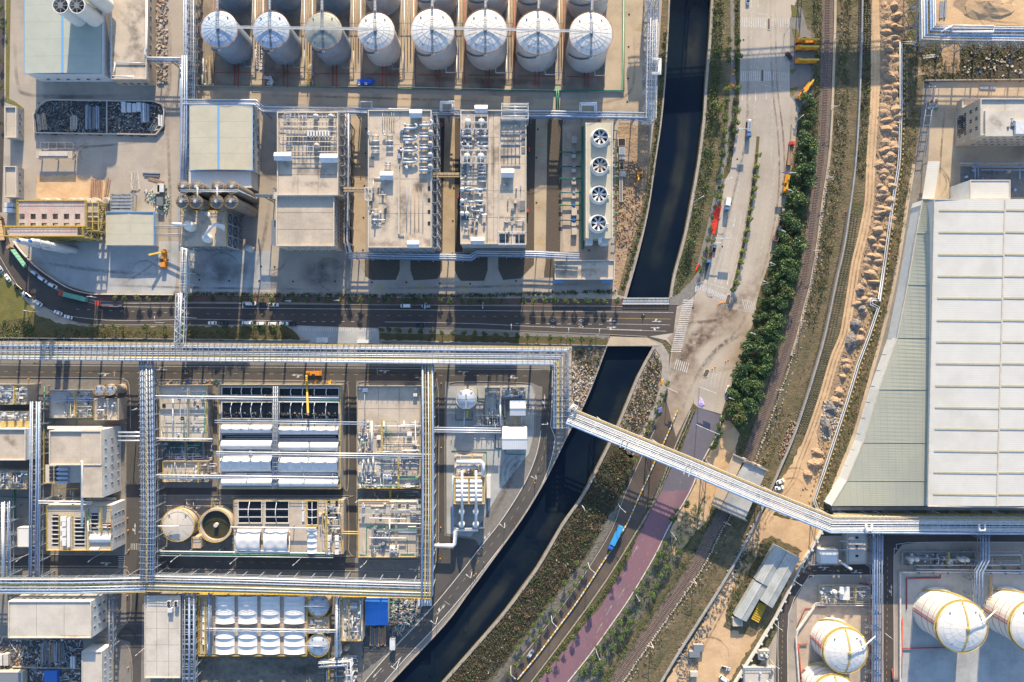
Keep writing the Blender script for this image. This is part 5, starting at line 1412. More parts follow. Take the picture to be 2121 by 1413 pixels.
def hpipes(label,u0,u1,v,h,rs,post=60,name='pipe_run',ms=None):
 T=thing(name,label,'pipework',P((u0+u1)/2,v))
 for i,r in enumerate(rs):
  pipe([(u0,v+i*4.5,h),(u1,v+i*4.5+(u1-u0)*.012,h)],r*.75,(ms or ['pipe_white']*9)[i],T)
 u=u0+8
 pm=MB().box(-.2,-.3-len(rs),0,.2,.5,h-.5).mesh('support','steel')
 while u<u1:
  a=P(u,v,h);inst('support',pm,T,(a.x,a.y,0));u+=post
 return T
hpipes('white pipe run crossing above the left platform and the open basins',300,575,820,10,(.6,.35),ms=['pipe_white','pipe_silver'])
hpipes('pale pipe run crossing above the open basins at the right',575,702,823,10,(.45,.3,.3),ms=['pipe_silver','pipe_green','pipe_white'])
hpipes('thin white pipe run under the open basins, ending at the right platform',445,760,871,10,(.4,.3),ms=['pipe_silver','pipe_silver'])
hpipes('white pipe run below the first domed covers joining the right platform',448,900,936,11,(.45,.45,.3),ms=['pipe_white','pipe_silver','steel'])
hpipes('white pipe run between the lower domed covers',320,700,984,10,(.55,.4),ms=['pipe_white','pipe_silver'])
hpipes('white pipe run left of the lower domed covers',305,415,990,9,(.65,))
hpipes('pale pipe run from the left platform to the wide vertical rack',312,440,908,10,(.5,.3),ms=['pipe_white','steel'])
hpipes('white pipe run at the foot of the round tanks',325,690,1142,7,(.5,.35,.3),ms=['pipe_white','pipe_green','pipe_silver'])
hpipes('white pipe crossing the square basins',478,655,1092,9,(.55,))
hpipes('big silver pipe bundle leading to the domed silver tank',898,1038,886,8,(.6,.6,.4),ms=['pipe_silver','pipe_white','pipe_silver'])
hpipes('white pipe run through the middle of the tent basins',425,700,1302,8,(.55,.4),ms=['pipe_white','pipe_silver'])
hpipes('yellow footbridge pipes between basin block and lower platform',702,742,1101,7,(.4,.4),ms=['yellow','yellow'])
hpipes('pair of white pipes above the yellow-railed basin building',80,190,1038,13,(.5,.4))
hpipes('thin pipes from the left platform to the vertical rack',88,240,824,6,(.4,.3),ms=['pipe_blue','pipe_blue'],post=40)
T=thing('pipe_spine','blue grey pipe spine between the two columns of domed covers','pipework',P(570,900))
for du in (-4,0,4):pipe([(571+du,800,10),(568+du,1012,10)],.3,'steel',T)
for v in range(805,1012,9):pipe([(563,v,10.2),(576,v,10.2)],.14,'steel',T,name='cross_bar')
for v in (812,870,940,1000):pbox(T,'post',566,v,574,v+2,0,10,'steel')
T=thing('bent_duct','fat white elbow pipe from the separator block to the long rack','pipe',P(930,1130))
pipe([(896,1130,5),(938,1131,5),(942,1127,5),(943,1100,5),(948,1097,5),(990,1097,5)],.95,'pipe_white',T,n=10);pbox(T,'saddle',905,1128,908,1134,0,4.5,'steel')
# left blocks
def plat(label,u0,v0,u1,v1,h,roof='roof_pale',wall='wall_beige',rail='yellow_dull',rp=None,name='process_platform'):
 T=bld(label,u0,v0,u1,v1,h,roof,wall,par=.25,name=name,cat='platform',rpan=rp)
 rrail(T,u0+1,v0+1,u1-1,v1-1,h,rail)
 return T
T=plat('equipment platform at the left edge just below the great rack',-40,797,56,838,8);clutter(T,-5,800,52,834,8,40,21);tubes(T,0,812,52,822,8,4)
T=bld('blank cream flat roof at the left edge beside the vertical rack',-60,888,55,953,12,'roof_beige','wall_white',rpan=(2,1));T2=plat('narrow vent platform above the blank cream roof',-40,852,60,886,7);clutter(T2,0,854,58,866,7,16,3,mats=('steel_white','pipe_silver'))
for k in range(4):pbox(T2,'vent_box',1+k*17,873,12+k*17,885,7,8.6,'yellow_dull')
T=plat('valve platform at the left edge below the blank cream roof',-40,975,58,1013,8);clutter(T,0,977,54,1010,8,40,22)
T=thing('green_pipework','thin green pipes painted on the paving near the left edge','pipe',P(40,1040))
for a in ([(0,1030,.3),(58,1031,.3)],[(30,1014,.3),(30,1080,.3)],[(92,800,.4),(91,1010,.4)],[(92,868,.4),(196,869,.4),(196,830,.4)],[(158,869,.4),(158,886,.4)],[(112,869,.4),(112,880,.4)]):pipe(a,.22,'pipe_green',T)
T=plat('low equipment platform right of the left edge, with thin white manifolds',104,808,192,866,3.5,rail='steel');clutter(T,150,810,190,862,3.5,26,23);tubes(T,108,812,150,822,3.5,3)
T=plat('dull yellow platform under the two upright tanks',196,826,246,870,8,'roof_beige');clutter(T,200,832,242,866,8,12,24);tubes(T,198,828,244,852,8,6,False,.15)
for k,u in enumerate((206,229)):
 tank('small upright tank with a silver dome, %s of the pair'%('left' if k==0 else 'right'),u,808,9.5,11,'pipe_silver','wall_beige',ribs=8,group='pair of small upright tanks',railm='yellow_dull',stair=False)
T=bld('tall white block seen from above with small windows down its right wall',104,892,212,963,16.5,'roof_beige','wall_white',name='process_building',rpan=(1,1))
x0,y0,x1,y1=rect(168,890,212,1031,17)
MB().box(x0,y0,0,x1,y1,16.5).build('wall','wall_white',T);MB().box(x0+.1,y0+.1,16.5,x1-.1,y1-.1,17).build('roof','roof_beige',T)
x0_,y0_,x1_,y1_,_,_=INFO[T];INFO[T]=(x0_,y0,x1+.03,y1,0,17)
windows(T,'E',6,3,1.1,1.6,2,15)
for a in ((98,883,212,889),):pbox(T,'cornice',*a,15.6,16.2,'wall_white')
for r_ in range(4):
 for c_ in range(2):pbox(T,'shaft_opening',102+c_*10,966+r_*8,110+c_*10,972+r_*8,10,10.3,'opening')
pbox(T,'lower_roof',94,963,166,1000,9.4,9.9,'roof_pale')
for r_ in range(4):pbox(T,'duct',117,970+r_*9,140,975+r_*9,10,11.5,'pipe_silver')
railing(T,[(93,890),(93,1000),(118,1000),(118,1012),(165,1012)],10,'yellow')
pipe([(168,955,18),(170,957,18),(170,1090,14)],.6,'pipe_white',T)
T=plat('yellow-railed basin building with dark slots and stepped white boxes',98,1046,233,1140,12,'roof_beige','wall_white','yellow',name='basin_building')
windows(T,'E',3,3,1.3,2.4)
for (a,b_,c_,d,n) in ((109,1066,122,1130,7),(156,1072,175,1131,7),(190,1063,203,1098,4),(213,1083,231,1096,2)):
 pbox(T,'basin_opening',a,b_,c_,d,12.02,12.06,'opening',zr=12)
 for k in range(n):pbox(T,'grate_bar',a-1,b_+(d-b_)*(k+.4)/n,c_+1,b_+(d-b_)*(k+.4)/n+1.4,12.1,12.5,'steel_white',zr=12)
for k in range(6):pbox(T,'stepped_box',128+(k%2)*4,1070+k*10,140,1079+k*10,12,13.2+.3*(k%2),'tank_white',zr=12)
pbox(T,'long_cover',142,1072,148,1132,12,13.3,'tank_white',zr=12);vault(T,188,1106,232,1124,12,1.4,4);vault(T,188,1134,206,1141,12,1,2)
rrail(T,124,1066,152,1134,12,'yellow_dull');rrail(T,180,1060,186,1136,12,'yellow_dull')
T=bld('small white roofed box left of the vertical blue rack',36,1093,61,1133,5,'roof_white_x','metal_wall',par=.1,name='plant_room',cat='plant room')
T=bld('long white walled building with a blank grey roof at the lower left',18,1245,190,1321,13.7,'roof_pale','wall_white',par=.5,rpan=(3,1))
windows(T,'E',3,3,1.4,1.8,2,12);windows(T,'N',10,1,1.6,1.4,9,12)
T=bld('tall narrow grey roof beside the bottom pipe rack',300,1234,374,1404,9,'roof_pale','wall_gray',par=.4,rpan=(3,5))
for k in range(4):
 pbox(T,'condenser',345+(k%2)*15,1246+(k//2)*6,353+(k%2)*15,1251+(k//2)*6,9.2,11,'steel_white');c=P(349+(k%2)*15,1248.5+(k//2)*6,11.1);MB().cyl(c.x,c.y,11,11.1,.8,12).build('fan','opening',T)
pbox(T,'roof_box',347,1260,356,1269,9.3,11,'steel_white')
T=bld('small grey flat roof cut by the bottom edge, left of the curved kerb',170,1349,212,1440,9,'roof_pale','wall_white',par=.4);windows(T,'E',5,2,1.2,1.5)
T=bld('dark blue shed roof with cream ends at the bottom left corner',-30,1392,46,1440,4,'roof_gray','wall_beige',par=.1);T=bld('small navy container at the bottom left among the scrap',91,1390,118,1440,3,'blue','blue',par=0,name='container',cat='container')
debris('scrap_litter','grey scrap strewn below the long white walled building',[(0,1326),(168,1324),(166,1413),(0,1413)],620,['stone','steel_dark','steel','kerb_white','timber'],lng=True,wts=[3,4,3,1.5,1],z=.1)
stack('grey rusted sheet lengths stacked in the lower left scrap',110,1350,50,45,14,['steel_dark','steel','timber'],hgt=.8)
stack('white boxed pallets at the lower left edge',12,1364,24,26,2,['kerb_white','parapet'],hgt=2.,name='pallet_stack',cat='pallets',part='pallet')
stack('white steel lattice pieces in the lower left scrap',154,1370,10,26,2,['steel_white'],hgt=1.5)
strip('scrap_wall',[(28,1380),(100,1382),(168,1383)],2,1.3,'kerb',t=1.3,label='white wall crossing the lower left scrap')
# centre-left platforms
T=plat('pale concrete roof with slim vents, left of the open basins',331,798,430,912,7,'roof_pale','wall_beige','yellow')
for a in ((339,840),(377,866)):pbox(T,'hatch',a[0]-3,a[1]-3,a[0]+4,a[1]+4,7.05,7.2,'opening')
for (u,v) in ((389,893),(411,885),(370,900),(380,804)):c=P(u,v,7);MB().cyl(c.x,c.y,7,8,.6,12).build('roof_vent','steel_white',T)
pipe([(358,826,8),(358,908,8)],.35,'pipe_white',T);clutter(T,400,810,428,905,7,9,31)
for k in range(6):tubes(T,334,835+k*12,426,836+k*12,7,1,True,.12,1.4,'steel',seed=k)
T=plat('pump bay with small white pumps below the pale vent roof',336,914,422,952,1.2,'roof_gray','wall_gray','steel');clutter(T,338,916,420,950,1.2,42,33);tubes(T,340,918,418,948,1.2,6,True,.16,1.6,['pipe_white','pipe_green','pipe_silver'])
T=plat('small yellow-edged equipment deck left of the domed covers',338,955,432,998,5,'roof_beige','wall_beige','yellow');clutter(T,395,958,430,995,5,22,34);tubes(T,342,960,388,992,5,5,False,.12,1)
# open basins + domed covers
T=thing('basin_block','block of open black basins and white domed covers in two columns','basins',P(580,905))
pbox(T,'deck',453,797,706,1012,0,5.8,'roof_pale',zr=6)
MB().box(*rect(455,799,704,1010,6)[:2],5.85,*rect(455,799,704,1010,6)[2:],5.95).build('deck_surface','wall_gray',T)
for (a,c_) in ((460,564),(579,701)):
 basin(T,a,803 if a==460 else 805,c_,818 if a==460 else 820,6.6,.6,arcs=4,rise=1.2)
 basin(T,a,834,c_,866 if a==460 else 868,6.6,.6,arcs=4,rise=2.)
 vault(T,a,880 if a==460 else 884,c_,897 if a==460 else 900,6.6,1.6,5,.18)
 pbox(T,'channel',a,901,c_,909,6,6.05,'opening',zr=6)
 vault(T,a,912 if a==460 else 916,c_,931 if a==460 else 934,6.6,1.8,5,.04)
 vault(T,a,944 if a==460 else 947,c_,977 if a==460 else 979,6.6,2.8,5,.22,zig=.35 if a !=460 else .15)
 vault(T,a,992 if a==460 else 993,c_,1006 if a==460 else 1008,6.6,1.5,5,.15)
rrail(T,453,797,706,1012,6,'yellow')
tubes(T,462,980,700,984,6,2,True,.2,1.2,['pipe_white']);tubes(T,462,902,700,910,6,2,True,.12,.8,['steel'])
# right of basins
T=plat('large pale concrete platform left of the long vertical rack, with white plumbing below',740,800,871,940,7,'roof_beige','wall_beige','yellow_dull',rp=(3,3))
pipe([(755,812,8),(756,872,8)],.2,'steel',T);pipe([(770,872,8.4),(770,935,8.4)],.6,'pipe_white',T);pipe([(775,883,8.6),(872,883,8.6)],.35,'pipe_white',T);pipe([(795,872,8),(795,908,8)],.4,'pipe_white',T);pipe([(837,872,8),(837,908,8)],.4,'pipe_white',T)
for (u,v,s) in ((756,808,5),(860,818,4),(785,907,5),(848,899,5),(859,918,4)):pbox(T,'roof_box',u-s,v-s*.8,u+s,v+s*.8,7,8.6,'wall_white')
for (u,v) in ((746,805),(862,806),(745,899),(745,905),(861,900),(745,933)):c=P(u,v,7);MB().cyl(c.x,c.y,7,8,.6,12).build('roof_vent','steel_white',T)
clutter(T,742,872,768,935,7,16,41);tubes(T,790,912,862,935,7,5,True,.1,.7,['steel','parapet'])
T=plat('cluttered equipment platform with twin fans below the large pale platform',740,942,871,1012,6,'roof_pale','wall_beige','yellow')
clutter(T,742,975,780,1010,6,30,42);clutter(T,785,945,868,1005,6,26,43);tubes(T,785,944,866,962,6,6,True,.12,1,['steel','pipe_silver']);tubes(T,748,946,778,968,6,3,False,.45,1,['pipe_white'])
def fans(T,u,v,z,s=4.3):
 pbox(T,'chiller',u-9,v-8,u+9,v+6,z,z+2,'tank_white')
 for k in (-1,1):
  c=P(u+k*s,v,z+2)
  MB().ring(c.x,c.y,z+2,z+2.4,.75,.95,16).build('fan_guard','steel_white',T);MB().cyl(c.x,c.y,z+2,z+2.1,.75,14).build('fan','opening',T)
  b=MB()
  for a in range(4):t=a*1.57+.5;b.beam((c.x,c.y,z+2.25),(c.x+.7*math.cos(t),c.y+.7*math.sin(t),z+2.25),.25,.05)
  b.build('fan_blades','steel_white',T)
fans(T,802,987,6);pbox(T,'tote',748,1001,753,1006,6,7.2,'blue');pbox(T,'roof_box',840,1002,850,1010,6,7.6,'wall_white')
T=plat('lower equipment platform with green floor lines and twin fans',742,1036,866,1154,6,'roof_beige','wall_beige','yellow')
for a in ([(745,1149,6.2),(759,1149,6.2),(759,1091,6.2),(813,1091,6.2),(813,1102,6.2)],[(830,1150,6.2),(830,1148,6.2),(858,1148,6.2)],[(843,1110,6.2),(844,1148,6.2)]):pipe(a,.2,'pipe_green',T)
pipe([(765,1073,8),(841,1075,8)],.35,'pipe_white',T);pipe([(765,1114,8),(841,1115,8)],.35,'pipe_white',T);pipe([(807,1074,8),(807,1115,8)],.4,'pipe_white',T);pipe([(808,1084,8),(872,1085,8)],.35,'pipe_white',T)
for k in range(9):pipe([(850,1045+k*3.6,7.5),(872,1045+k*3.6,7.5)],.2,'pipe_white' if k%3 else 'steel',T)
for k in range(5):pipe([(744,1055+k*1.6,9),(868,1057+k*1.6,9)],.12,'steel',T)
fans(T,816,1139,6,4.2);clutter(T,775,1090,810,1112,6,22,44);clutter(T,746,1040,860,1070,6,16,45);clutter(T,770,1120,800,1148,6,9,46,mats=('steel_dark','steel'))
# clarifiers
tank('round clarifier with a cream fan-folded cover and yellow rim',369,1087,33,7,'roof_pale','wall_beige',ribs=8,rise=.8,group='pair of round clarifiers',rail='yellow_dull',railm='yellow',stair=False,name='clarifier_tank')
c=P(447,1088,7)
T=thing('clarifier_tank','open round clarifier full of dark green water with a yellow rim','tank',(c.x,c.y,0),'pair of round clarifiers')
r=PX(30,7)
MB().lathe_open(c.x,c.y,[(r+1.2,0),(r+1.2,7),(r,7),(r,4)],40).build('wall','wall_beige',T);MB().cyl(c.x,c.y,0,5.6,r+.1,36).build('water','pond_water',T);MB().cyl(c.x,c.y,5.6,7.5,1.1,14).build('centre_column','parapet',T)
b=MB()
for i in range(40):
 a0,a1=i*math.pi/20,(i+1)*math.pi/20
 b.beam((c.x+(r+1.1)*math.cos(a0),c.y+(r+1.1)*math.sin(a0),8.1),(c.x+(r+1.1)*math.cos(a1),c.y+(r+1.1)*math.sin(a1),8.1),.2)
 b.beam((c.x+(r+1.1)*math.cos(a0),c.y+(r+1.1)*math.sin(a0),7),(c.x+(r+1.1)*math.cos(a0),c.y+(r+1.1)*math.sin(a0),8.1),.12)
b.build('railing','yellow',T)
T=thing('stair_tower','small cream stair block between the two round clarifiers','stair',P(408,1123));pbox(T,'stair_box',399,1112,418,1134,0,6,'wall_beige');rrail(T,399,1112,418,1134,6,'yellow_dull')
T=thing('pipework','white inlet pipe over the cream clarifier cover','pipework',P(340,1090));pipe([(318,1090,9.6),(370,1090,9.6)],.4,'pipe_white',T)
# square basins
T=thing('basin_block','block of square black basins above white scalloped covers','basins',P(590,1090))
pbox(T,'deck',485,1036,712,1146,0,5.9,'roof_beige',zr=6)
for (a,c_) in ((494,541),(550,597)):
 basin(T,a,1039,c_,1083,6.6,.6,arcs=1,rise=2.2)
 for v in (1054,1070):pbox(T,'basin_bar',a,v,c_,v+1.5,6.7,7,'steel_white',zr=6.6)
 vault(T,a-1,1096,c_,1143,6.6,2.6,2,.25,zig=.2)
basin(T,637,1039,657,1087,6.6,.6,arcs=2,axis='y',rise=1.2);pbox(T,'basin_bar',646,1039,647.5,1087,6.8,7.1,'steel_white',zr=6.6)
vault(T,636,1097,657,1145,6.6,1.4,4,.3,axis='y')
for (a,b_,c_,d) in ((678,1034,684,1074),(695,1036,700,1048),(695,1057,701,1075)):pbox(T,'basin_opening',a,b_,c_,d,6.05,6.1,'opening',zr=6)
for u in (677,695):
 for k in range(3):pbox(T,'white_cover',u,1108+k*14,u+8,1119+k*14,6,7.4,'tank_white',zr=6)
for k in range(2):pbox(T,'channel_cover',626,1037+k*22,629+k*2,1056+k*24,6,6.5,'steel_white',zr=6)
rrail(T,485,1036,712,1146,6,'yellow_dull');rrail(T,636,1037,659,1090,6.1,'yellow');railing(T,[(706,1034),(704,1075),(712,1146)],6.2,'yellow');railing(T,[(672,1060),(667,1095),(674,1096)],6.2,'yellow')
pipe([(487,1098,7.5),(487,1140,7.5),(600,1143,7.5),(600,1100,7.5)],.3,'pipe_white',T)
clutter(T,664,1040,704,1100,6,22,51,mats=('parapet','steel_white','yellow_dull','steel'))
for k,(u,v) in enumerate(((483,1106),(483,1116),(483,1124))):c=P(u,v,3);MB().cyl(c.x,c.y,0,3,.7,10).build('filter','steel_white',T)
# tent basins
T=thing('tent_basin_block','block of eight white tensioned covers in two rows, with a side column','basins',P(530,1290))
pbox(T,'deck',413,1232,637,1357,0,5.8,'yellow_dull',zr=6);pbox(T,'deck_surface',415,1234,635,1355,5.8,6,'wall_beige',zr=6)
for k,u in enumerate((446,493,540,588)):
 vault(T,u,1234,u+(40 if k<3 else 43),1290,6.6,1.8,3,.38,axis='y')
 vault(T,u,1304,u+(40 if k<3 else 43),1353,6.6,1.6,3,.38,axis='y')
vault(T,419,1256,432,1333,6.6,1.,5,.4,axis='y')
rrail(T,413,1232,637,1357,6,'yellow')
pipe([(433,1215,8),(433,1356,8)],.5,'pipe_blue',T);pipe([(437,1230,8),(437,1356,8)],.3,'steel',T)
for k,(u,v,l) in enumerate(((659.5,1254,'upper'),(660,1336,'lower'))):
 T,c,r,_=tank('round tank with a silver striped dome right of the tent basins, %s one'%l,u,v,22,6.5,'pipe_silver','wall_beige',ribs=6,rise=2.2,group='pair of round silver domed tanks',rail='yellow_dull',railm='yellow',stair=False)
 pipe([(u-30,v+2,8.8),(u+14,v+3,9)],.25,'pipe_silver',T);pipe([(u-12,v+5,8.6),(u+14,v+5,8.6)],.2,'yellow_dull',T)
T=plat('small deck between the two silver domed tanks',638,1278,682,1311,5,'roof_beige','wall_beige','yellow_dull');clutter(T,640,1282,680,1308,5,14,61)
T=plat('tall narrow equipment roof between white rack and blue roof',708,1238,751,1327,7,'roof_pale','wall_beige','yellow');clutter(T,712,1260,748,1300,7,20,62);pbox(T,'air_unit',718,1248,740,1262,7,9,'steel')
pipe([(728,1268,7.2),(731,1310,7.2),(712,1304,7.2)],.2,'pipe_green',T)
for u in (720,727,738):c=P(u,1320,7);MB().cyl(c.x,c.y,7,8,.8,12).build('drum','wall_beige',T)
for k,v in enumerate((1345,1366,1381,1397,1412)):
 c=P(716,v,4);T=thing('domed_drum','small cream conical drum in the column at the bottom edge, %s from the top'%nth(k),'drum',(c.x,c.y,0),'cream drums in a column');MB().lathe(c.x,c.y,[(1.5,0),(1.5,3),(.3,4.2)],14).build('shell','wall_beige',T)
T=shed('bright blue corrugated roof shed',757,1239,804,1295,5,'roof_blue','metal_wall',axis='x',ridge=1264,rise=.8,npan=2,name='shed',cat='shed')
stack('rusty steel sections on the ground below the blue roof',783,1318,34,42,8,['rust','steel_dark','timber'],z=.15,hgt=.6)
T=bld('small white container below the blue roof shed',807,1324,818,1347,3,'steel_white','steel_white',par=0,name='container',cat='container')
debris('scrap_litter','pale litter and green netting right of the blue roof shed',[(812,1240),(880,1240),(870,1270),(830,1310),(812,1320)],300,['stone','kerb_white','steel','green_net','timber','steel_dark'],wts=[3,3,2,1,2,3],z=.1,lng=True)
stack('white corrugated sheets at the foot of the long vertical rack',880,1246,30,18,5,['steel_white'],hgt=.8,name='sheet_stack',cat='sheets',part='sheet')
# right part of plant
T,c,r,zr=tank('silver conical tank with a dark stair line inside the riverside road',966,826,20,9,'pipe_silver','wall_beige',ribs=8,rise=2.4,stair=False,rail='parapet')
b=MB();b.box(c.x-.5,c.y-r,9.6,c.x+.5,c.y+r*.5,11.4);b.build('roof_stair','steel',T);pipe([(962,846,8),(961,884,8)],.25,'pipe_silver',T);pbox(T,'stair_box',964,850,970,866,0,6,'yellow_dull')
for (a,b_,c_,d,h,l) in ((1056,829,1089,861,7,'small white gabled roof inside the riverside road'),(1040,885,1092,931,8,'larger white gabled roof inside the riverside road')):
 T=shed(l,a,b_,c_,d,h,'roof_white_x','metal_wall',axis='x',rise=.8,name='plant_room',cat='plant room')
T=plat('pale equipment bay right of the silver conical tank',1005,802,1036,866,3,'roof_pale','wall_beige','steel');clutter(T,1007,804,1034,862,3,30,71)
T=plat('second pale equipment bay above the small white gabled roof',1040,802,1088,826,2.5,'roof_pale','wall_beige','steel');clutter(T,1042,804,1086,824,2.5,14,72);pipe([(1042,821,4),(1074,820,4),(1074,806,4)],.3,'pipe_white',T)
T=frame('pipe bay with hanging pipes below the silver conical tank',980,860,1040,882,5,6,1,[2.5,5],w=.25,brace=False,name='pipe_bay');clutter(T,982,862,1038,880,2,30,73);pipe([(1036,826,6),(1037,884,6)],.5,'pipe_white',T)
T=thing('floor_pipe','thin green pipe lines on the apron inside the riverside road','pipe',P(1000,950))
for a in ([(989,799,.3),(990,830,.3),(1003,832,.3)],[(944,840,.3),(944,870,.3),(978,870,.3),(978,852,.3)],[(935,934,.3),(1008,936,.3),(1010,1070,.3)],[(1026,900,.3),(1026,928,.3),(1040,929,.3)],[(1046,932,.3),(1047,941,.3),(1088,942,.3)]):pipe(a,.2,'pipe_green',T)
T=plat('tall separator block of white ribbed chambers with fat ducts',939,988,1004,1044,9,'yellow_dull','wall_beige','yellow',name='separator_block')
for u in (944,973):
 pbox(T,'chamber',u,992,u+26,1041,9,9.6,'roof_pale')
 for k in range(5):vault(T,u+1,994+k*9.5,u+25,1002+k*9.5,9.6,.9,2,.1)
 pipe([(u+13,975,11.5),(u+13,1062,11.5)],.6,'pipe_white',T,n=9)
pipe([(946,957,10),(996,957,10),(1000,960,10),(1001,985,10)],1.1,'pipe_white',T,n=10);pipe([(944,968,9),(990,968,9)],.8,'pipe_silver',T,n=9)
T2=plat('separator inlet deck with small white hoppers',941,944,1000,985,5,'roof_pale','wall_beige','steel');clutter(T2,943,946,998,984,5,20,75,mats=('steel_white','parapet','steel'))
T2=frame('dark lower frame with four white cyclones below the separator block',938,1048,1002,1094,6,3,2,[3,6],w=.3,name='cyclone_unit');
for u in (956,985):
 for v in (1061,1088):
  c=P(u,v,9);MB().lathe(c.x,c.y,[(.5,1),(1.6,5),(1.7,8),(1.,9)],14).build('cyclone','tank_white',T2,smooth=True)
 pipe([(u+1,1046,10),(u+1,1090,9.5)],.7,'pipe_white',T2,n=8)
pipe([(938,985,7),(938,1100,7)],.5,'pipe_blue',T)
pbox(T,'long_box',1008,986,1016,1032,0,4,'tank_white')
T=thing('bollard_cluster','short white posts on the apron near the bend','posts',P(1095,850));
for v in (848,856):pipe([(1100,v,.1),(1100,v,2)],.25,'pipe_white',T,name='post')
frame('thin steel bay right of the cyclones, joining the long rack',862,1036,872,1150,8,1,8,[4,8],w=.25,name='side_gallery',m='steel',brace=False)
# ================================================================ PIPE BRIDGE AND EAST SIDE
T=rack('long diagonal white pipe bridge crossing canal, roads and railway, then running right',[(1178,862),(1440,969.5),(1567,1024),(1722,1087),(2260,1090)],14,35,
  [(15.5,.75,'pipe_blue'),(11,.45,'pipe_white'),(8,.4,'pipe_white'),(5,.35,'steel_white'),(-9,.4,'pipe_white'),(-6,.35,'pipe_white'),(-3,.35,'pipe_white'),(1.5,.4,'pipe_silver')],step=32,slat=3,m='steel_white',truss=True,rail=[(1,'yellow')],tray=[(-11.5,1.4,'parapet'),(-4.5,.4,'steel_white')],name='pipe_bridge',cat='pipe bridge')
for u,v in ((1430,968),(1298,913)):
 b=MB()
 for k in (0,5):b.beam(P(u+k*2-6,v-12+k,15.5),P(u+k*2-14,v+14+k,15.5),.35)
 b.build('cross_frame','steel_white',T)
for u in (1800,2034):
 MB().tube([P(x,y,16) for x,y in ((u-6,1085),(u-6,1099),(u+6,1099),(u+6,1085))],.5,8).build('expansion_loop','pipe_white',T,smooth=True)
b=MB()
for e in (0,3):b.tube([P(x,y,15.5) for x,y in ((1176,850+e),(1188,838+e),(1196-e,842+e),(1190-e,858))],.35,7)
b.build('expansion_loop','pipe_white',T,smooth=True)
# overpass
T=thing('road_overpass','unfinished concrete overpass over the railway beneath the pipe bridge','bridge',P(1530,1010))
zz=5.5
def slab(name,pts,z0,z1,m,zr=None):return MB().prism([tuple(P(u,v,zr or z1)[:2]) for u,v in pts],z0,z1).build(name,m,T)
slab('deck',[(1543,957),(1588,975),(1543,1076),(1492,1054)],zz-.8,zz,'pale_conc')
slab('side_span',[(1520,942),(1541,952),(1490,1056),(1473,1044)],zz-.8,zz+.1,'lane_conc')
for a,c_ in (((1519,941),(1591,975)),((1474,1046),(1547,1079))):
 MB().beam(P(*a,zz+.6),P(*c_,zz+.6),.7,1.3).build('parapet','kerb',T)
for a in ((1543,950),(1575,965),(1495,1045),(1530,1060)):pbox(T,'abutment',a[0]-3,a[1],a[0]+3,a[1]+8,0,zz-.8,'wall_gray')
# railway
RW=thing('railway_track','single curving railway track with closely set sleepers','railway',P(1680,500))
rw=[tuple(P(u,v)[:2]) for u,v in cr([(u,v) for u,v in rail_c[::3]],3)]
pl3=[Vector((*a,.28)) for a in rw]
sl_=MB().box(-.13,-1.35,0,.13,1.35,.16).mesh('sleeper','sleeper')
ks=along(pl3,.9)
vis=[k for k in ks if abs(k[0].y)<186]
n300=vis[:300]
for p,a in n300:inst('sleeper',sl_,RW,p,a)
b=MB()
rest=[k for k in ks if not any(k[0] is j[0] for j in n300)]
for p,a in rest:b.obox(p.x,p.y,.28,.44,.26,2.7,a)
b.build('sleepers_beyond','sleeper',RW,kind='stuff')
for s in (-.75,.75):
 o_=offs(rw,s);b=MB()
 for i in range(len(o_)-1):b.beam((*o_[i],.52),(*o_[i+1],.52),.14,.16)
 b.build('rail','rail',RW)
MP=thing('catenary','x','mast',(0,0,0),'railway masts')
MB().tube([(0,0,0),(0,0,7.5)],.2,6).build('mast','parapet',MP);b=MB();b.beam((0,0,7),(-4,0,7.2),.2);b.beam((0,0,6),(-4,0,7.1),.12);b.build('arm','parapet',MP)
for k,(u,v) in enumerate(((1729,82),(1722,229),(1714,373),(1687,522),(1657,666),(1612,806),(1558,957),(1503,1080),(1436,1200),(1348,1330))):place(MP,P(u,v),0 if k<6 else-.4,'pale lineside mast right of the railway, %s from the top'%nth(k))
# walls
WT=MB()
strip('long_retaining_wall',wall_c,3,1.6,'wall_gray',t=1.6,label='long grey retaining wall between railway terrace and dirt track')
b=MB()
for p,a in along([P(u+17 if False else u,v) for u,v in [(x+30,y) for x,y in rail_c]],2.1):
 if abs(p.y)<190 and rng.random()<.6:b.obox(p.x,p.y,0,rng.uniform(.2,.5),rng.uniform(.4,1.2),rng.uniform(.3,.6),a)
b.build('edge_stones',['stone'],label='broken line of grey edging stones along the embankment',kind='stuff',cat='stones')
b=MB()
for p,a in along([P(u,v) for u,v in [(x+18,y) for x,y in rail_c[36:]]],1.3):
 if abs(p.y)<190:b.obox(p.x+rng.uniform(-.3,.3),p.y,0.2,rng.uniform(.5,.9),rng.uniform(.5,1.1),rng.uniform(.5,1.),rng.random()*3)
b.build('lineside_rocks',['stone'],label='line of pale rocks beside the railway',kind='stuff',cat='rocks')
# lattice slope
for (a,b_,l) in ((0,12,'upper'),(24,55,'lower')):
 seg=[(u+14,v) for u,v in wall_c[a:b_]]
 m_=MB()
 for off in (-1.6,0,1.6,3.2,4.8):
  for p,ang in along([Vector((*q_,.3)) for q_ in offs([tuple(P(u,v)[:2]) for u,v in seg],-off)],1.25):
   m_.obox(p.x,p.y,.1,.45,.55,.5,ang+.78)
 m_.build('slope_blocks',['scrub_gray'],label='%s stretch of pale lattice blocks on the green slope right of the wall'%l,kind='stuff',cat='paving')
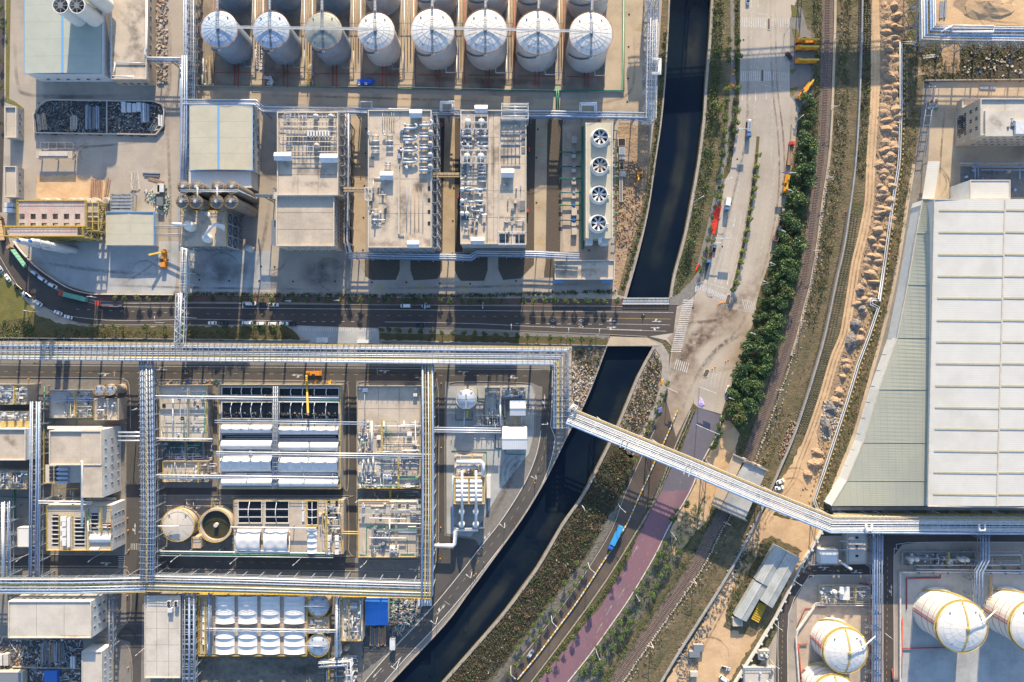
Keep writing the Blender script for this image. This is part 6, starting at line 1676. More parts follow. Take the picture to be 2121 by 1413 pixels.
# pipeline
PL=thing('ground_pipeline','twin white pipeline running beside the dumped earth heaps','pipeline',P(1840,400))
pp=[(1896,92),(1887,88),(1866,89),(1866,229),(1863,318),(1861,345),(1847,432),(1832,544),(1821.5,622),(1806,620),(1804,630),(1819,637),(1800,695),(1777,756),(1754,833),(1729,909),(1706,980),(1686,1036),(1694,1058),(1712,1068)]
q2=[tuple(P(u,v,1)[:2]) for u,v in pp]
for s in (-.5,.5):MB().tube([(*a,1.1) for a in offs(q2,s)],.28,7).build('pipe','steel_white',PL,smooth=True)
b=MB()
for p,a in along([Vector((*x,0)) for x in q2],2.7):
 for s in (-2.2,2.2):b.obox(p.x-s*math.sin(a),p.y+s*math.cos(a),.05,.55,.9,.6,a)
b.build('support_blocks','yellow_dull',PL,kind='stuff')
# mounds
MM=[]
for k in range(6):
 b=MB();q=random.Random(40+k);n=14;rings=5
 vs=[(0,0,1)]
 for i in range(1,rings+1):
  for j in range(n):
   t=2*math.pi*j/n
   rr=i/rings*(1+q.uniform(-.15,.15))
   z=max(0,1-(i/rings)**1.1)+q.uniform(-.06,.08) if i<rings else-.1
   vs.append((rr*math.cos(t),rr*math.sin(t),z))
 fs=[(0,1+j,1+(j+1)%n) for j in range(n)]
 for i in range(rings-1):
  for j in range(n):
   a0=1+i*n+j;a1=1+i*n+(j+1)%n
   fs.append((a0,a0+n,a1+n,a1))
 MM.append(b.add(vs,fs))
MME=[m_.mesh('dirt_mound','mound') for m_ in MM]
MMG=[m_.mesh('rubble_mound','mound_gray') for m_ in MM]
def mound(u,v,ru,rv,hh,k,label,gray=False,name='dirt_mound',group='dumped earth heaps in the long row',rot=None):
 o=bpy.data.objects.new(name,(MMG if gray else MME)[k%6])
 C.objects.link(o);o.location=P(u,v)+Vector((0,0,.04));o.scale=(PX(ru),PX(rv),hh);o.rotation_euler=(0,0,rng.uniform(-.4,.4) if rot is None else rot)
 return tag(o,label,'earth heap',group)
q=random.Random(8);k=0;v=5.
def trackx(v):
 for (a,b_),(c_,d) in zip(trk,trk[1:]):
  if b_<=v<=d:return a+(c_-a)*(v-b_)/(d-b_)
 return 1811
while v<985:
 tx=trackx(v)
 wid=44 if v<550 else 38 if v<700 else 34
 rows_=(0.32,.78) if v<640 else (.5,) if q.random()<.55 else ()
 for f in rows_:
  mound(tx+10+wid*f+q.uniform(-6,6),v+q.uniform(-7,7),q.uniform(7,17),q.uniform(5,13),q.uniform(.7,2.3),k,'brown dumped earth heap, %s down the %s of the long row'%(nth(k),'track side' if f<.5 else 'pipeline side' if f>.6 else 'thin lower part'));k+=1
 v+=14.5
for (u,v,a,b_,l) in ((1772,672,13,14,'dark grey rubble heap on the earth strip left of the pipeline bend'),(1763,707,14,22,'large grey rubble heap below the pipeline bend'),(1722,846,13,20,'grey stone heap beside the track, upper of two'),(1710,883,11,26,'grey stone heap beside the track, lower of two'),(1690,960,18,14,'rounded brown heap near the sandy turning area'),(1782,600,9,10,'dark heap on the fan of tipped sand'),(1785,640,9,9,'second dark heap on the tipped sand')):
 mound(u,v,a,b_,2.6,int(u),l,'grey' in l or 'dark' in l,'rubble_mound','grey and brown loose heaps')
MME+=[MM[2].mesh('sand_rise','sand')];MME[2]=MME.pop()
MBIG=mound(2040,6,70,40,2.5,2,'broad orange sand rise in the upper right corner',name='sand_rise',group=None)
def rocks(name,label,pl,n,mats,s0,s1,z=0.,wts=None):
 return debris(name,label,pl,n,mats,s0,s1,False,s1*.8,z,wts)
rocks('rubble','white broken rubble on the waste ground left of the canal bridge',[(1186,760),(1215,755),(1235,775),(1205,845),(1186,825)],260,['stone','kerb_white','soil'],.25,1.,.1)
rocks('rubble','pale broken rubble on the right bank below the bridge',[(1345,745),(1366,760),(1360,820),(1340,870),(1305,900),(1300,860)],380,['stone','soil','mound','veg_dark'],.25,1.1,.05,[2,4,3,4])
rocks('rubble','grey crushed stone around the two stone heaps by the track',[(1705,830),(1745,830),(1735,880),(1720,915),(1700,905)],300,['stone','kerb_white'],.3,1.,.05)
rocks('clods','loose brown clods on the excavated bank left of the upper canal',[(1290,330),(1340,330),(1335,400),(1310,520),(1280,540),(1276,400)],420,['soil','mound','stone'],.25,.9,.03,[5,5,.3])
rocks('clods','loose rubble along the left side of the lower dirt track',[(1560,1080),(1575,1100),(1500,1250),(1450,1340),(1430,1330),(1480,1230)],260,['stone','soil','steel_dark'],.3,1.2,.06)
rocks('clods','loose clods scattered over the heap strip',[(1825,20),(1870,20),(1858,330),(1830,540),(1790,690),(1745,830),(1700,980),(1650,1040),(1700,890),(1770,640),(1812,400)],900,['mound','soil','stone'],.2,.7,.04,[5,4,.4])
# ================================================================ BIG WAREHOUSE
hW=20
T=thing('warehouse','huge white roofed warehouse on the right with olive skylight strips','warehouse',P(2200,730))
def rp(u,v,z=0):return P(u,v,hW)+Vector((0,0,z))
ys=[414,437.6,483,529.3,574,619.3,665.4,710,754.7,800.8,845.6,890,935.6,980,1024.8,1048]
def lx(v):return 1935.5-13.5*(v-414)/634
def rx_(v):return 2079-17*(v-414)/634
for i in range(len(ys)-1):
 a,b_=ys[i],ys[i+1]-.15
 for (f0,f1,z0,z1) in ((lx,rx_,0,.9),(rx_,lambda v:2230,.9,0)):
  p=[rp(f0(a)+(.3 if f0 is rx_ else 0),a,z0),rp(f1(a),a,z1),rp(f1(b_),b_,z1),rp(f0(b_)+(.3 if f0 is rx_ else 0),b_,z0)]
  MB().add([x for x in p]+[x-Vector((0,0,.3)) for x in p],[(3,2,1,0),(4,5,6,7),(0,1,5,4),(1,2,6,5),(2,3,7,6),(3,0,4,7)]).build('roof_panel','roof_white',T)
for v in ys[1:-1]:
 for (u0,u1) in ((lx(v)+10,rx_(v)-1.5),(rx_(v)+1.5,2230)):
  z=lambda u:.9*(1-abs(u-rx_(v))/(rx_(v)-lx(v))) if u<2150 else .05
  a,c_=rp(u0,v-1.6,0),rp(u1,v-1.6+(u1-u0)*.012,0)
  MB().beam(a+Vector((0,0,z(u0)+.15)),c_+Vector((0,0,z(u1)+.15)),.85,.16).build('skylight','skylight',T)
b=MB();b.beam(rp(2079,414,1.05),rp(2062,1048,1.05),.7,.25);b.build('ridge_cap','parapet',T)
b=MB();b.beam(rp(1935,413.5,.05),rp(1921.5,1048.5,.05),.45,.5);b.beam(rp(1935,413.5,.1),rp(2230,413.5,.1),.4,.5);b.beam(rp(1921.5,1048.5,.1),rp(2230,1053,.1),.4,.5);b.build('gutter','parapet',T)
q=[tuple(rp(u,v)[:2]) for u,v in ((1937,415),(2228,415),(2228,1050),(1924,1047))]
MB().prism(q,0,hW-.3).build('wall','metal_wall',T)
# translucent side wing
T=thing('warehouse_wing','long wedge shaped olive green side roof left of the white warehouse','warehouse',P(1860,800))
hw=10
le=[(1911,414),(1898,483),(1880,590),(1858,700),(1820,807),(1787,917),(1754,996),(1722,1048)]
def re_(v):return CU+(lx(v)-CU)*(H-hW)/(H-hw)*1.0 if False else lx(v)+.0
n=len(le)
for i in range(n-1):
 (u0,v0),(u1,v1)=le[i],le[i+1]
 mb_=MB();K=14
 def LP(t,z=0):return P(u0+(u1-u0)*t,v0+(v1-v0)*t,hw+z)
 def RP(t,z=0):v=v0+(v1-v0)*t;return P(lx(v)+1,v,hW-2+z)
 for j in range(K):
  t,t2=j/K,(j+1)/K
  A=[LP(t),LP(t2),RP(t2),RP(t)]
  mb_.add(A,[(0,1,2,3)]);mb_.add([x-Vector((0,0,.3)) for x in A],[(3,2,1,0)])
 mb_.build('roof_panel','roof_trans',T)
 MB().beam(LP(0,.1),RP(0,.1),.2,.2).build('roof_seam','roof_trans',T)
pts=[tuple(P(u+2,v,hw)[:2]) for u,v in le]+[tuple(P(1921,1046,hW)[:2]),tuple(P(1934,416,hW)[:2])]
MB().prism(pts,0,hw-.5).build('wall','metal_wall',T)
b=MB()
for i in range(n-1):b.beam(P(*le[i],hw+.1),P(*le[i+1],hw+.1),.4,.4)
b.build('gutter','parapet',T)
b=MB();q=MB()
for v in range(440,1040,33):
 i=max(j for j in range(n) if le[j][1]<=v);t=(v-le[i][1])/(le[min(i+1,n-1)][1]-le[i][1] or 1)
 u=le[i][0]+(le[min(i+1,n-1)][0]-le[i][0])*t
 q.beam(P(u,v,8),P(u-10,v-2,4),.3)
 q.beam(P(u-10,v-2,4),P(u-10,v-2,4)-Vector((0,0,4)),.3)
q.build('strut','steel_dark',T)
pbox(T,'eave_canopy',1724,1050,2200,1057,8.5,9,'wall_gray');
rack('yellow-railed service gallery below the big warehouse',[(1726,1068),(2200,1070)],10,9,[(0,.3,'yellow_dull')],step=12,slat=2.5,rail=[(1,'yellow'),(-1,'yellow')],tray=[(0,1.6,'yellow_dull')],name='service_gallery',cat='gallery',low=False)
T=thing('canopy','slanted white canopy strip above the warehouse corner','canopy',P(1927,375));MB().prism([tuple(P(u,v,6)[:2]) for u,v in ((1922,334),(1947,334),(1935,412),(1910,412))],5.7,6).build('roof','roof_white',T)
for u,v in ((1923,336),(1944,336),(1912,408),(1932,408)):pbox(T,'post',u,v,u+1.5,v+1.5,0,5.7,'steel')
T=bld('square white porch block above the big warehouse roof',2009,373,2092,412,16,'roof_white','metal_wall',par=.3,name='porch_block');T=thing('service_pit','dark sunken service bay with pale pipes above the white porch block','service bay',P(2060,350))
pbox(T,'pit_floor',1990,345,2200,408,.12,.3,'steel_dark');
for v in (338,346,352):pipe([(1990+(v-338)*3,v,4),(2150,v,4)],.3,'pipe_blue',T)
for u in (2020,2026,2112):pipe([(u,338,4),(u,372,3)],.3,'pipe_blue',T)
clutter(T,1995,350,2115,400,.3,18,81)
# offices
T=bld('beige five storey office building with a white penthouse roof at the upper right',2029,205,2240,281,19.5,'roof_pale','wall_beige',par=.8,name='office_building',rpan=(4,1))
windows(T,'W',3,4,2,1.8,3,18);windows(T,'S',12,4,1.8,1.6,3,18)
pbox(T,'penthouse',2041,229,2098,282,19.5,20.6,'roof_pale');pbox(T,'dark_shopfront',2027.6,222,2028.6,262,2,9,'glass',zr=19)
pbox(T,'roof_unit',2104,250,2130,277,19.6,22,'steel_white');clutter(T,2084,246,2102,276,19.6,12,82)
T=bld('low flat entrance annexe left of the beige office building',1992,205,2045,224,4,'roof_dirty','wall_beige',par=.6,name='annexe')
strip('yard_wall',[(1914,168),(2300,165)],2,1.4,'kerb',t=1.4,label='pale wall along the top of the office yard')
T=thing('yard_canopy','slim steel canopy frame along the left side of the office yard','canopy',P(1915,230))
for k in range(8):a=P(1925-k*3,180+k*20,3);b=MB();b.beam(a,P(1938-k*3,179+k*20,3),.2);b.beam(a,a-Vector((0,0,3)),.25);b.build('support','steel',T)
for du in (0,13):pipe([(1925+du,178,3),(1903+du,325,3)],.18,'steel',T,name='edge_beam')
debris('yard_litter','green netting and crates at the top left of the office yard',[(1920,206),(1940,206),(1942,228),(1922,228)],60,['green_net','kerb_white','stone','timber'],z=.1)
# upper right rack
T=rack('blue white multi-pipe rack in the upper right corner',[(1922,-60),(1922,68),(1960,69),(2230,72)],14,34,[(-14,.35,'pipe_white'),(-10,.35,'steel_white'),(-4,.3,'pipe_blue'),(3,.35,'pipe_blue'),(9,.3,'pipe_white'),(14,.4,'pipe_white')],step=10,slat=4,m='steel',tray=[(-7,.7,'pipe_blue'),(6,.6,'blue_trim')])
MB().tube([P(x,y,15.6) for x,y in ((1950,66),(1972,54),(1972,66),(2058,66),(2058,54),(1972,53))],.4,8).build('expansion_loop','pipe_white',T,smooth=True)
b=MB()
for k in range(5):b.beam(P(1905,10+k*20,12),P(1892,20+k*20,5),.35)
for k in range(8):b.beam(P(1950+k*28,86,12),P(1935+k*28,98,5),.35)
b.build('outrigger','steel',T)
stack('two long steel tubes lying on the sand in the upper right corner',1952,20,14,42,3,['steel'],hgt=.6,rz=-.08,name='tube_stack',cat='tubes',part='tube')
stack('two pale planks on the dark waste ground below the upper right rack',1926,117,36,8,2,['parapet','steel'],horiz=True,rz=.1,hgt=.4);stack('grey roof sheets on the yard wall at the upper right',2044,182,38,8,3,['steel'],horiz=True,rz=-.05,hgt=.5,name='sheet_stack',cat='sheets',part='sheet')
debris('yard_litter','pale rubbish on the dark waste ground below the upper right rack',[(1990,110),(2121,105),(2121,160),(1990,158)],110,['kerb_white','stone','veg_dark','blue_cloth'],z=.05,wts=[2,3,4,.3])
# ================================================================ LOWER RIGHT TANK PLANT
def bigtank(label,u,v,rp_,h,k,gate):
 T,c,r,zr=tank(label,u,v,rp_,h,'tank_white','tank_white',ribs=20,rise=r_ if False else PX(rp_,h)*.22,group='big white tanks at the lower right',rail='yellow_dull',railm='yellow',stair=False,circ=(.8,.55,.3),rib='rib_light')
 b=MB()
 ts=[i/14*2-1 for i in range(15)]
 for t0,t1 in zip(ts,ts[1:]):
  b.beam((c.x+.12*r*(1-t0*t0),c.y+r*t0,zr(abs(t0))+.2),(c.x+.12*r*(1-t1*t1),c.y+r*t1,zr(abs(t1))+.2),.9,.15)
 b.build('roof_walkway','yellow_dull',T)
 MB().cyl(c.x+.1*r,c.y,zr(0)-.2,zr(0)+.8,.9,12).build('centre_platform','yellow_dull',T)
 MB().tube([(c.x+.1*r,c.y,zr(0)+1),(c.x+r*.85,c.y+r*.38,zr(.8)+1.6),(c.x+r*1.5,c.y+r*.6,h-2)],.3,7).build('feed_pipe','pipe_white',T,smooth=True)
 for z in (.35,.6,.8):MB().ring(c.x,c.y,h*z,h*z+.12,r,r+.14,40).build('spray_ring','pipe_red',T)
 MB().ring(c.x,c.y,h-.9,h-.6,r,r+1.,40).build('gallery','yellow_dull',T)
 b=MB()
 for a in (3.0,3.12):b.tube([(c.x+(r+.3)*math.cos(a),c.y+(r+.3)*math.sin(a),0),(c.x+(r+.3)*math.cos(a),c.y+(r+.3)*math.sin(a),h)],.2,6)
 b.build('riser_pipes','pipe_red',T)
 b=MB()
 for i in range(24):
  t=i/24;a0=2.2-1.6*t;a1=2.2-1.6*(i+1)/24
  b.beam((c.x+(r+.6)*math.cos(a0),c.y+(r+.6)*math.sin(a0),h*t),(c.x+(r+.6)*math.cos(a1),c.y+(r+.6)*math.sin(a1),h*(i+1)/24),1.,.25)
 b.build('spiral_stair','yellow_dull',T)
 b=MB()
 for a in range(5):x=c.x+r*(.66+.03*a);y=c.y+r*(.62-.09*a);b.tube([(x,y,zr(.9)),(x,y,zr(.9)+1.4)],.18,5)
 b.beam((c.x+r*.62,c.y+r*.62,zr(.9)+1),(c.x+r*.86,c.y+r*.2,zr(.9)+1),.2);b.build('roof_manifold','steel_white',T)
bigtank('smaller white tank with a yellow rim in the left bund',1750.5,1348,44.5,15.3,0,0)
bigtank('large white tank with a yellow rim in the right bund, fully visible',1992,1298,51.5,20.6,1,0)
bigtank('large white tank cut by the right edge of the frame',2144,1297,51.5,20.6,2,0)
bigtank('white tank whose top only shows at the bottom edge',1728,1444,44.5,15.3,3,0)
rack('vertical pipe rack between the two tank bunds',[(1819,1100),(1818,1180),(1816,1440)],9,20,[(-8,.4,'pipe_blue'),(-3,.3,'pipe_silver'),(2,.5,'pipe_blue'),(7.5,.5,'pipe_blue')],step=8,slat=3)
T=thing('red_pipework','red fire water pipes beside the vertical rack of the tank plant','pipe',P(1800,1300));pipe([(1806,1210,1.2),(1804,1440,1.2)],.45,'pipe_red',T);pipe([(1780,1208,1.2),(1806,1212,1.2)],.3,'pipe_red',T)
for a in ([(1878,1262,.6),(1878,1198,.6),(1948,1197,.6),(1948,1185,.6)],[(1654,1335,.8),(1662,1440,.8)],[(1646,1334,.8),(1672,1334,.8)],[(1662,1388,.8),(1735,1390,.8)],[(1868,1343,.8),(2000,1341,.8)],[(1870,1280,.8),(1866,1405,.8),(1848,1404,.8),(1848,1385,.8)],[(1650,1300,.5),(1668,1260,.5),(1712,1258,.5)]):pipe(a,.3 if a[0][2]>.55 else .2,'pipe_red',T)
rack('vertical pipe rack above the right tanks',[(2041,1100),(2041,1160),(2028,1185),(2026,1260)],9,18,[(-6,.5,'pipe_blue'),(0,.4,'pipe_silver'),(6,.5,'pipe_blue')],step=8,slat=3)
hpipes('silver pipe run above the right tank bund',1898,2140,1179,3,(.5,.4,.3),ms=['pipe_silver','pipe_silver','steel'],post=30)
for k,(u,v) in enumerate(((1890,1160),(1901,1160),(1995,1161),(2006,1161),(1731,1228),(1745,1230))):
 T=thing('bullet_vessel','%s white bullet vessel %s'%('left' if k%2==0 else 'right',('of the pair above the large white tank','of the pair near the vertical rack','of the pair above the left tank')[k//2]),'vessel',P(u,v),'small white bullet vessels');c=P(u,v,5.5)
 MB().lathe(c.x,c.y,[(1.15,0),(1.15,5),(.9,5.6),(.3,5.9)],14).build('shell','tank_white',T,smooth=True)
T=plat('valve skid above the large white tanks',1868,1142,2020,1172,1,'pave_gray','wall_gray','steel');clutter(T,1912,1146,1975,1170,1,24,91);clutter(T,1872,1146,1890,1170,1,4,92)
T=plat('equipment skid with a small white roof above the left tank',1697,1212,1800,1246,1.5,'roof_pale','wall_beige','yellow_dull');clutter(T,1699,1214,1722,1242,1.5,18,93);clutter(T,1764,1216,1798,1240,1.5,20,94);pbox(T,'white_roof',1740,1216,1760,1243,4,4.3,'tank_white')
hpipes('white pipe run above the left tank bund',1690,1802,1249,2,(.3,.3),post=20)
T=bld('small pale blue roof beside the tank plant road corner',1698,1139,1736,1168,5,'roof_white_x','metal_wall',par=.1,name='plant_room',cat='plant room')
T=plat('flat roof with roof hatches in the shade of the pipe bridge',1755,1100,1795,1168,6,'roof_pale','wall_gray','steel')
for v in (1112,1130,1150):pbox(T,'hatch',1773,v,1778,v+4,6,6.5,'opening')
for v in (1121,1139):pipe([(1740,v,7),(1790,v,7)],.25,'pipe_blue',T)
T=thing('white_mast_pipe','slanted fat white flare pipe beside the shaded flat roof','pipe',P(1745,1165));pipe([(1735,1160,2),(1764,1180,9)],.7,'pipe_white',T,n=9)
for (pts,l) in (([(1690,1248),(1650,1305),(1647,1320),(1655,1440)],'left'),([(1862,1182),(1862,1440)],'right'),([(1862,1184),(2200,1186)],'upper right')):
 strip('bund_wall',pts,3,1.5,'kerb_white',t=1.5,label='pale concrete bund wall on the %s of the tank plant'%l)
for (a,b_,c_,d,l) in ((1540,1382,1606,1440,'low flat roof at the bottom edge beside the boundary wall'),(1571,1347,1593,1366,'small open pump pit beside the boundary wall')):
 T=plat(l,a,b_,c_,d,3,'roof_pale','wall_gray','steel');clutter(T,a+3,b_+3,c_-3,d-3,3,10,95)
# boundary wall
bw=[(1706,1085),(1690,1115),(1655,1173),(1605,1275),(1560,1350),(1520,1413),(1500,1440)]
strip('boundary_wall',bw,3,2.2,'kerb_white',t=2.2,label='white boundary wall with piers left of the tank plant')
T=thing('wall_piers','row of short piers along the white boundary wall','piers',P(1605,1275));pm_=MB().box(-.5,-.5,0,.5,.5,2.4).mesh('pier','kerb_white')
for p,a in along([P(u+3,v) for u,v in bw],5.2):inst('pier',pm_,T,p+Vector((0,0,0)),a)
# metal sheds
def rshed(label,cs,h,m):
 q=[P(u,v,h) for u,v in cs];c=sum(q,Vector())/4
 T=thing('metal_shed',label,'shed',(c.x,c.y,0))
 MB().prism([tuple(a[:2]+(c-a)[:2].normalized()*.5) if False else (a.x*.995+c.x*.005,a.y*.995+c.y*.005) for a in q],0,h-.3).build('wall','wall_gray',T)
 e=(q[0]+q[1])/2+Vector((0,0,.8)),(q[2]+q[3])/2+Vector((0,0,.8))
 for i,(A,B_,Cc,D) in enumerate(((q[0],e[0],e[1],q[3]),(e[0],q[1],q[2],e[1]))):
  MB().add([A,B_,Cc,D]+[x-Vector((0,0,.25)) for x in (A,B_,Cc,D)],[(3,2,1,0),(4,5,6,7),(0,1,5,4),(1,2,6,5),(2,3,7,6),(3,0,4,7)]).build('roof_panel',m,T)
 b=MB();b.beam(*e,.4,.2);b.build('ridge_cap','parapet',T)
rshed('upper left pale metal shed roof beside the sandy track',[(1606,1129),(1632,1143),(1590,1215),(1565,1201)],4,'roof_metal')
rshed('upper right pale metal shed roof beside the boundary wall',[(1632,1143),(1657,1156),(1600,1260),(1575,1243)],4.6,'roof_metal')
rshed('lower left pale metal shed roof beside the sandy track',[(1564,1203),(1588,1215),(1546,1288),(1521,1275)],3.6,'roof_metal')
T=thing('yellow_formwork','yellow steel formwork cage between the metal sheds','formwork',P(1570,1268));b=MB()
for k in range(7):
 b.beam(P(1572+k*2.2-0,1247+k*1.2,1.5),P(1557+k*2.2,1282+k*1.2,1.5),.35)
for k in range(9):b.beam(P(1573-k*2,1248+k*4.2,1.7),P(1588-k*2,1256+k*4.2,1.7),.3)
b.build('lattice','yellow',T)
T=bld('small tan hut at the lower end of the metal sheds',1518,1280,1538,1297,2.6,'roof_beige','wall_beige',par=.1,name='site_hut',cat='hut')
debris('yard_litter','blue and grey workshop clutter at the lower left of the sandy yard',[(1405,1330),(1450,1335),(1445,1380),(1430,1413),(1400,1413)],150,['steel','blue','steel_dark','stone','timber'],.3,.9,lng=True,z=.1,wts=[2,.5,3,3,3])
for (a,b_,c_,d,l,m) in ((1437,1336,1458,1350,'upper blue grey canvas shelter near the sandy yard','roof_gray'),(1428,1350,1450,1362,'lower blue grey canvas shelter near the sandy yard','roof_gray'),(1430,1392,1446,1402,'pale square slab roof near the bottom edge','roof_pale')):
 T=bld(l,a,b_,c_,d,2.4,m,'wall_gray',par=0,name='shelter',cat='shelter')
# ================================================================ MARKINGS
def line(par,pts,w=.9,z=.145,m='paint_line',name='lane_line'):
 mb=MB();strip('x',pts,w,z,'',mb=mb);return mb.build(name,m,par)
def dashes(par,a,b,n,ln=.45,w=.9,z=.145,m='paint_line',name='lane_dash'):
 A,B=P(*a),P(*b);d=(B-A)/n
 me=MB().box(-d.length*ln/2,-PX(w)/2,0,d.length*ln/2,PX(w)/2,.012).mesh(name,m)
 for i in range(n):p=A+d*(i+.5);inst(name,me,par,(p.x,p.y,z),math.atan2(d.y,d.x))
def zebra(par,a,b,n,lu,lv,z=.15,sk=0,m='paint_line'):
 """n stripes with centres from a to b, each lu x lv px"""
 A,B=P(*a),P(*b)
 x,y=PX(lu)/2,PX(lv)/2
 me=MB().prism([(-x+sk,y),(-x-sk,-y),(x-sk,-y),(x+sk,y)],0,.012).mesh('crossing_stripe',m)
 for i in range(n):p=A.lerp(B,i/max(1,n-1));inst('crossing_stripe',me,par,(p.x,p.y,z))
def arrow(par,u,v,a,s=1.,z=.15,m='paint_line',turn=0):
 L=2.6*s
 b=MB()
 b.prism([(-L,-.16),(L*.3,-.16),(L*.3,.16),(-L,.16)],0,.012)
 b.prism([(L*.31,-.5),(L,0),(L*.31,.5)],0,.012)
 if turn:b.prism([(-L*.2,.17),(L*.1,turn*1.4),(-L*.35,turn*1.3),(-L*.5,.17)],.001,.011)
 me=b.mesh('lane_arrow',m);inst('lane_arrow',me,par,P(u,v)+Vector((0,0,z)),R(a))
z=.075
line(RD,[(268,635.5),(340,637),(740,640.6),(1100,644.5),(1395,647.5)],.8,z)
line(RD,cr([(58,559),(115,598),(163,620),(216,633),(268,635.5)],4),.8,z)
line(RD,cr([(0,532),(25,574),(51,607),(89,635),(132,652),(204,662),(280,664),(400,661)],4)+[(605,665)],.8,z)
line(RD,[(797,667),(900,668),(1000,671),(1100,676),(1330,684)],.8,z)
line(RD,[(1100,656),(1390,661)],.7,z+.005,'paint_yellow');line(RD,[(1262,671),(1388,673)],.7,z);line(RD,[(1262,683),(1380,686)],.7,z)
dashes(RD,(620,666),(740,666.5),6,.35,.8,z);dashes(RD,(1060,670),(1255,672),9,.35,.8,z)
dashes(RD,(420,650),(1080,656),30,.3,.6,z,'paint_yellow');dashes(RD,(150,640),(400,650),11,.3,.6,z)
zebra(RD,(620,681),(776,684),35,1.9,8,z)
for u in (1145,1204):
 for v in (664,677):
  b=MB();s=1.4;pts=[(-s,0),(0,.6),(s,0),(0,-.6),(-s,0)]
  for i in range(4):b.beam((*pts[i],0),(*pts[i+1],0),.2,.02)
  inst('diamond_mark',b.mesh('diamond_mark','paint_line'),RD,P(u,v)+Vector((0,0,z+.02)))
for u,v in ((1267,665),(1361,666),(1267,678),(1358,679)):arrow(RD,u,v,0,1.,z,turn=1 if v<670 else-1)
# junction + wide road
zw=.15
zebra(WR,(1537,46),(1585,48),11,2.1,21,.12);zebra(WR,(1601,46),(1632,47),7,1.6,19,.12)
zebra(WR,(1536,158),(1573,158),10,2.2,21,.12);zebra(WR,(1584,158),(1595,158),4,1.8,20,.12);zebra(WR,(1602,158),(1632,160),8,1.2,18,.12)
zebra(WR,(1455,597),(1508,620),13,2.2,15,zw,-.8);zebra(WR,(1540,630),(1563,634),6,1.6,20,zw,-.7)
zebra(WR,(1426,622),(1400,728),25,22,2.1,zw);zebra(WR,(1399,754),(1424,762),7,1.7,20,zw,.7);zebra(WR,(1440,599),(1450,596),4,2,12,zw)
line(WR,[(1535,24),(1602,32)],1.,.12);line(WR,[(1575,174),(1632,190)],.9,.12);line(WR,[(1461,585),(1511,600)],1.2,.12)
for a,b_,n in (((1556,60),(1556,145),7),((1568,62),(1568,145),7),((1552,172),(1545,290),10),((1565,172),(1562,260),8),((1600,175),(1598,340),12),((1615,175),(1612,340),12),((1540,290),(1528,400),9),((1527,400),(1506,500),8),((1606,340),(1592,440),8),((1592,440),(1568,560),9)):dashes(WR,a,b_,n,.45,.7,.12)
for a,b_ in (((1522,450),(1487,590)),((1508,480),(1478,588)),((1535,455),(1503,598)),((1495,455),(1466,560)),((1549,440),(1526,540))):line(WR,[a,b_],.6,.12)
for u,v,a in ((1551,200,-90),(1565,200,-90),(1537,200,-90),(1587,197,90),(1556,8,-90),(1570,8,-90),(1521,462,-102),(1508,452,-102),(1534,455,-102),(1483,578,-104),(1495,580,-104),(1508,582,-104)):arrow(WR,u,v,a,1.,.12)
line(WR,[(1465,793),(1485,803)],.7,zw);
for k in range(6):line(WR,[(1470+k*8,764+k*1.5),(1463+k*7.4,800+k*1.5)],.6,zw)
island=[]
for (u0,v0,u1,v1,l) in ((1589,37,1595,63,'small red paved traffic island with dark ends at the upper crossing'),(1575.5,143,1581.5,171,'small red paved traffic island with dark ends at the second crossing'),(1505,609,1514,632,'red paved island at the lower end of the lime tree median'),(1459,764,1470,782,'red paved island below the junction')):
 T=thing('traffic_island',l,'traffic island',P((u0+u1)/2,(v0+v1)/2));um=(u0+u1)/2;k=-4 if v0>600 else 0
 def ov(d,e):return [tuple(P(um+(u1-u0)/2*d*math.cos(t)+k*(.5-(1 if math.sin(t)>0 else-1)*.5),(v0+e if math.sin(t)>0 else v1-e)-3*d*math.sin(t))[:2]) for t in [i*math.pi/6 for i in range(12)]]
 MB().prism(ov(1,3),.1,.28).build('kerb','kerb_white',T);MB().prism(ov(.75,3.5),.1,.31).build('planting','leaf_olive',T);MB().prism([tuple(P(*a)[:2]) for a in ((u0+1,v0+4),(u1-1,v0+4),(u1-1+k,v1-4),(u0+1+k,v1-4))],.1,.33).build('paving','pipe_red' if False else 'pave_red',T)
strip('median_strip',cr([(1570,283),(1567,320),(1563,357),(1559,391),(1550,455),(1540,505),(1529,556),(1517,605)],4),6,.25,'verge',t=.2,label='planted median of the wide road')
for q in ([(1638,10),(1645,12),(1660,35),(1640,35)],[(1640,60),(1652,62),(1655,76),(1645,78)],[(1636,145),(1650,142),(1640,155)],[(1637,183),(1654,180),(1640,200)]):poly('green_bed',q,.2,'grass',t=.1,label='small grass bed beside the crane parking, near pixel row of the %s kerb'%('upper' if q[0][1]<40 else 'second' if q[0][1]<100 else 'third' if q[0][1]<170 else 'lowest'))
poly('crane_apron',[(1636,20),(1660,15),(1672,60),(1688,75),(1686,200),(1650,240),(1637,205)],.085,'pave_gray',label='grey parking apron holding the yellow cranes')
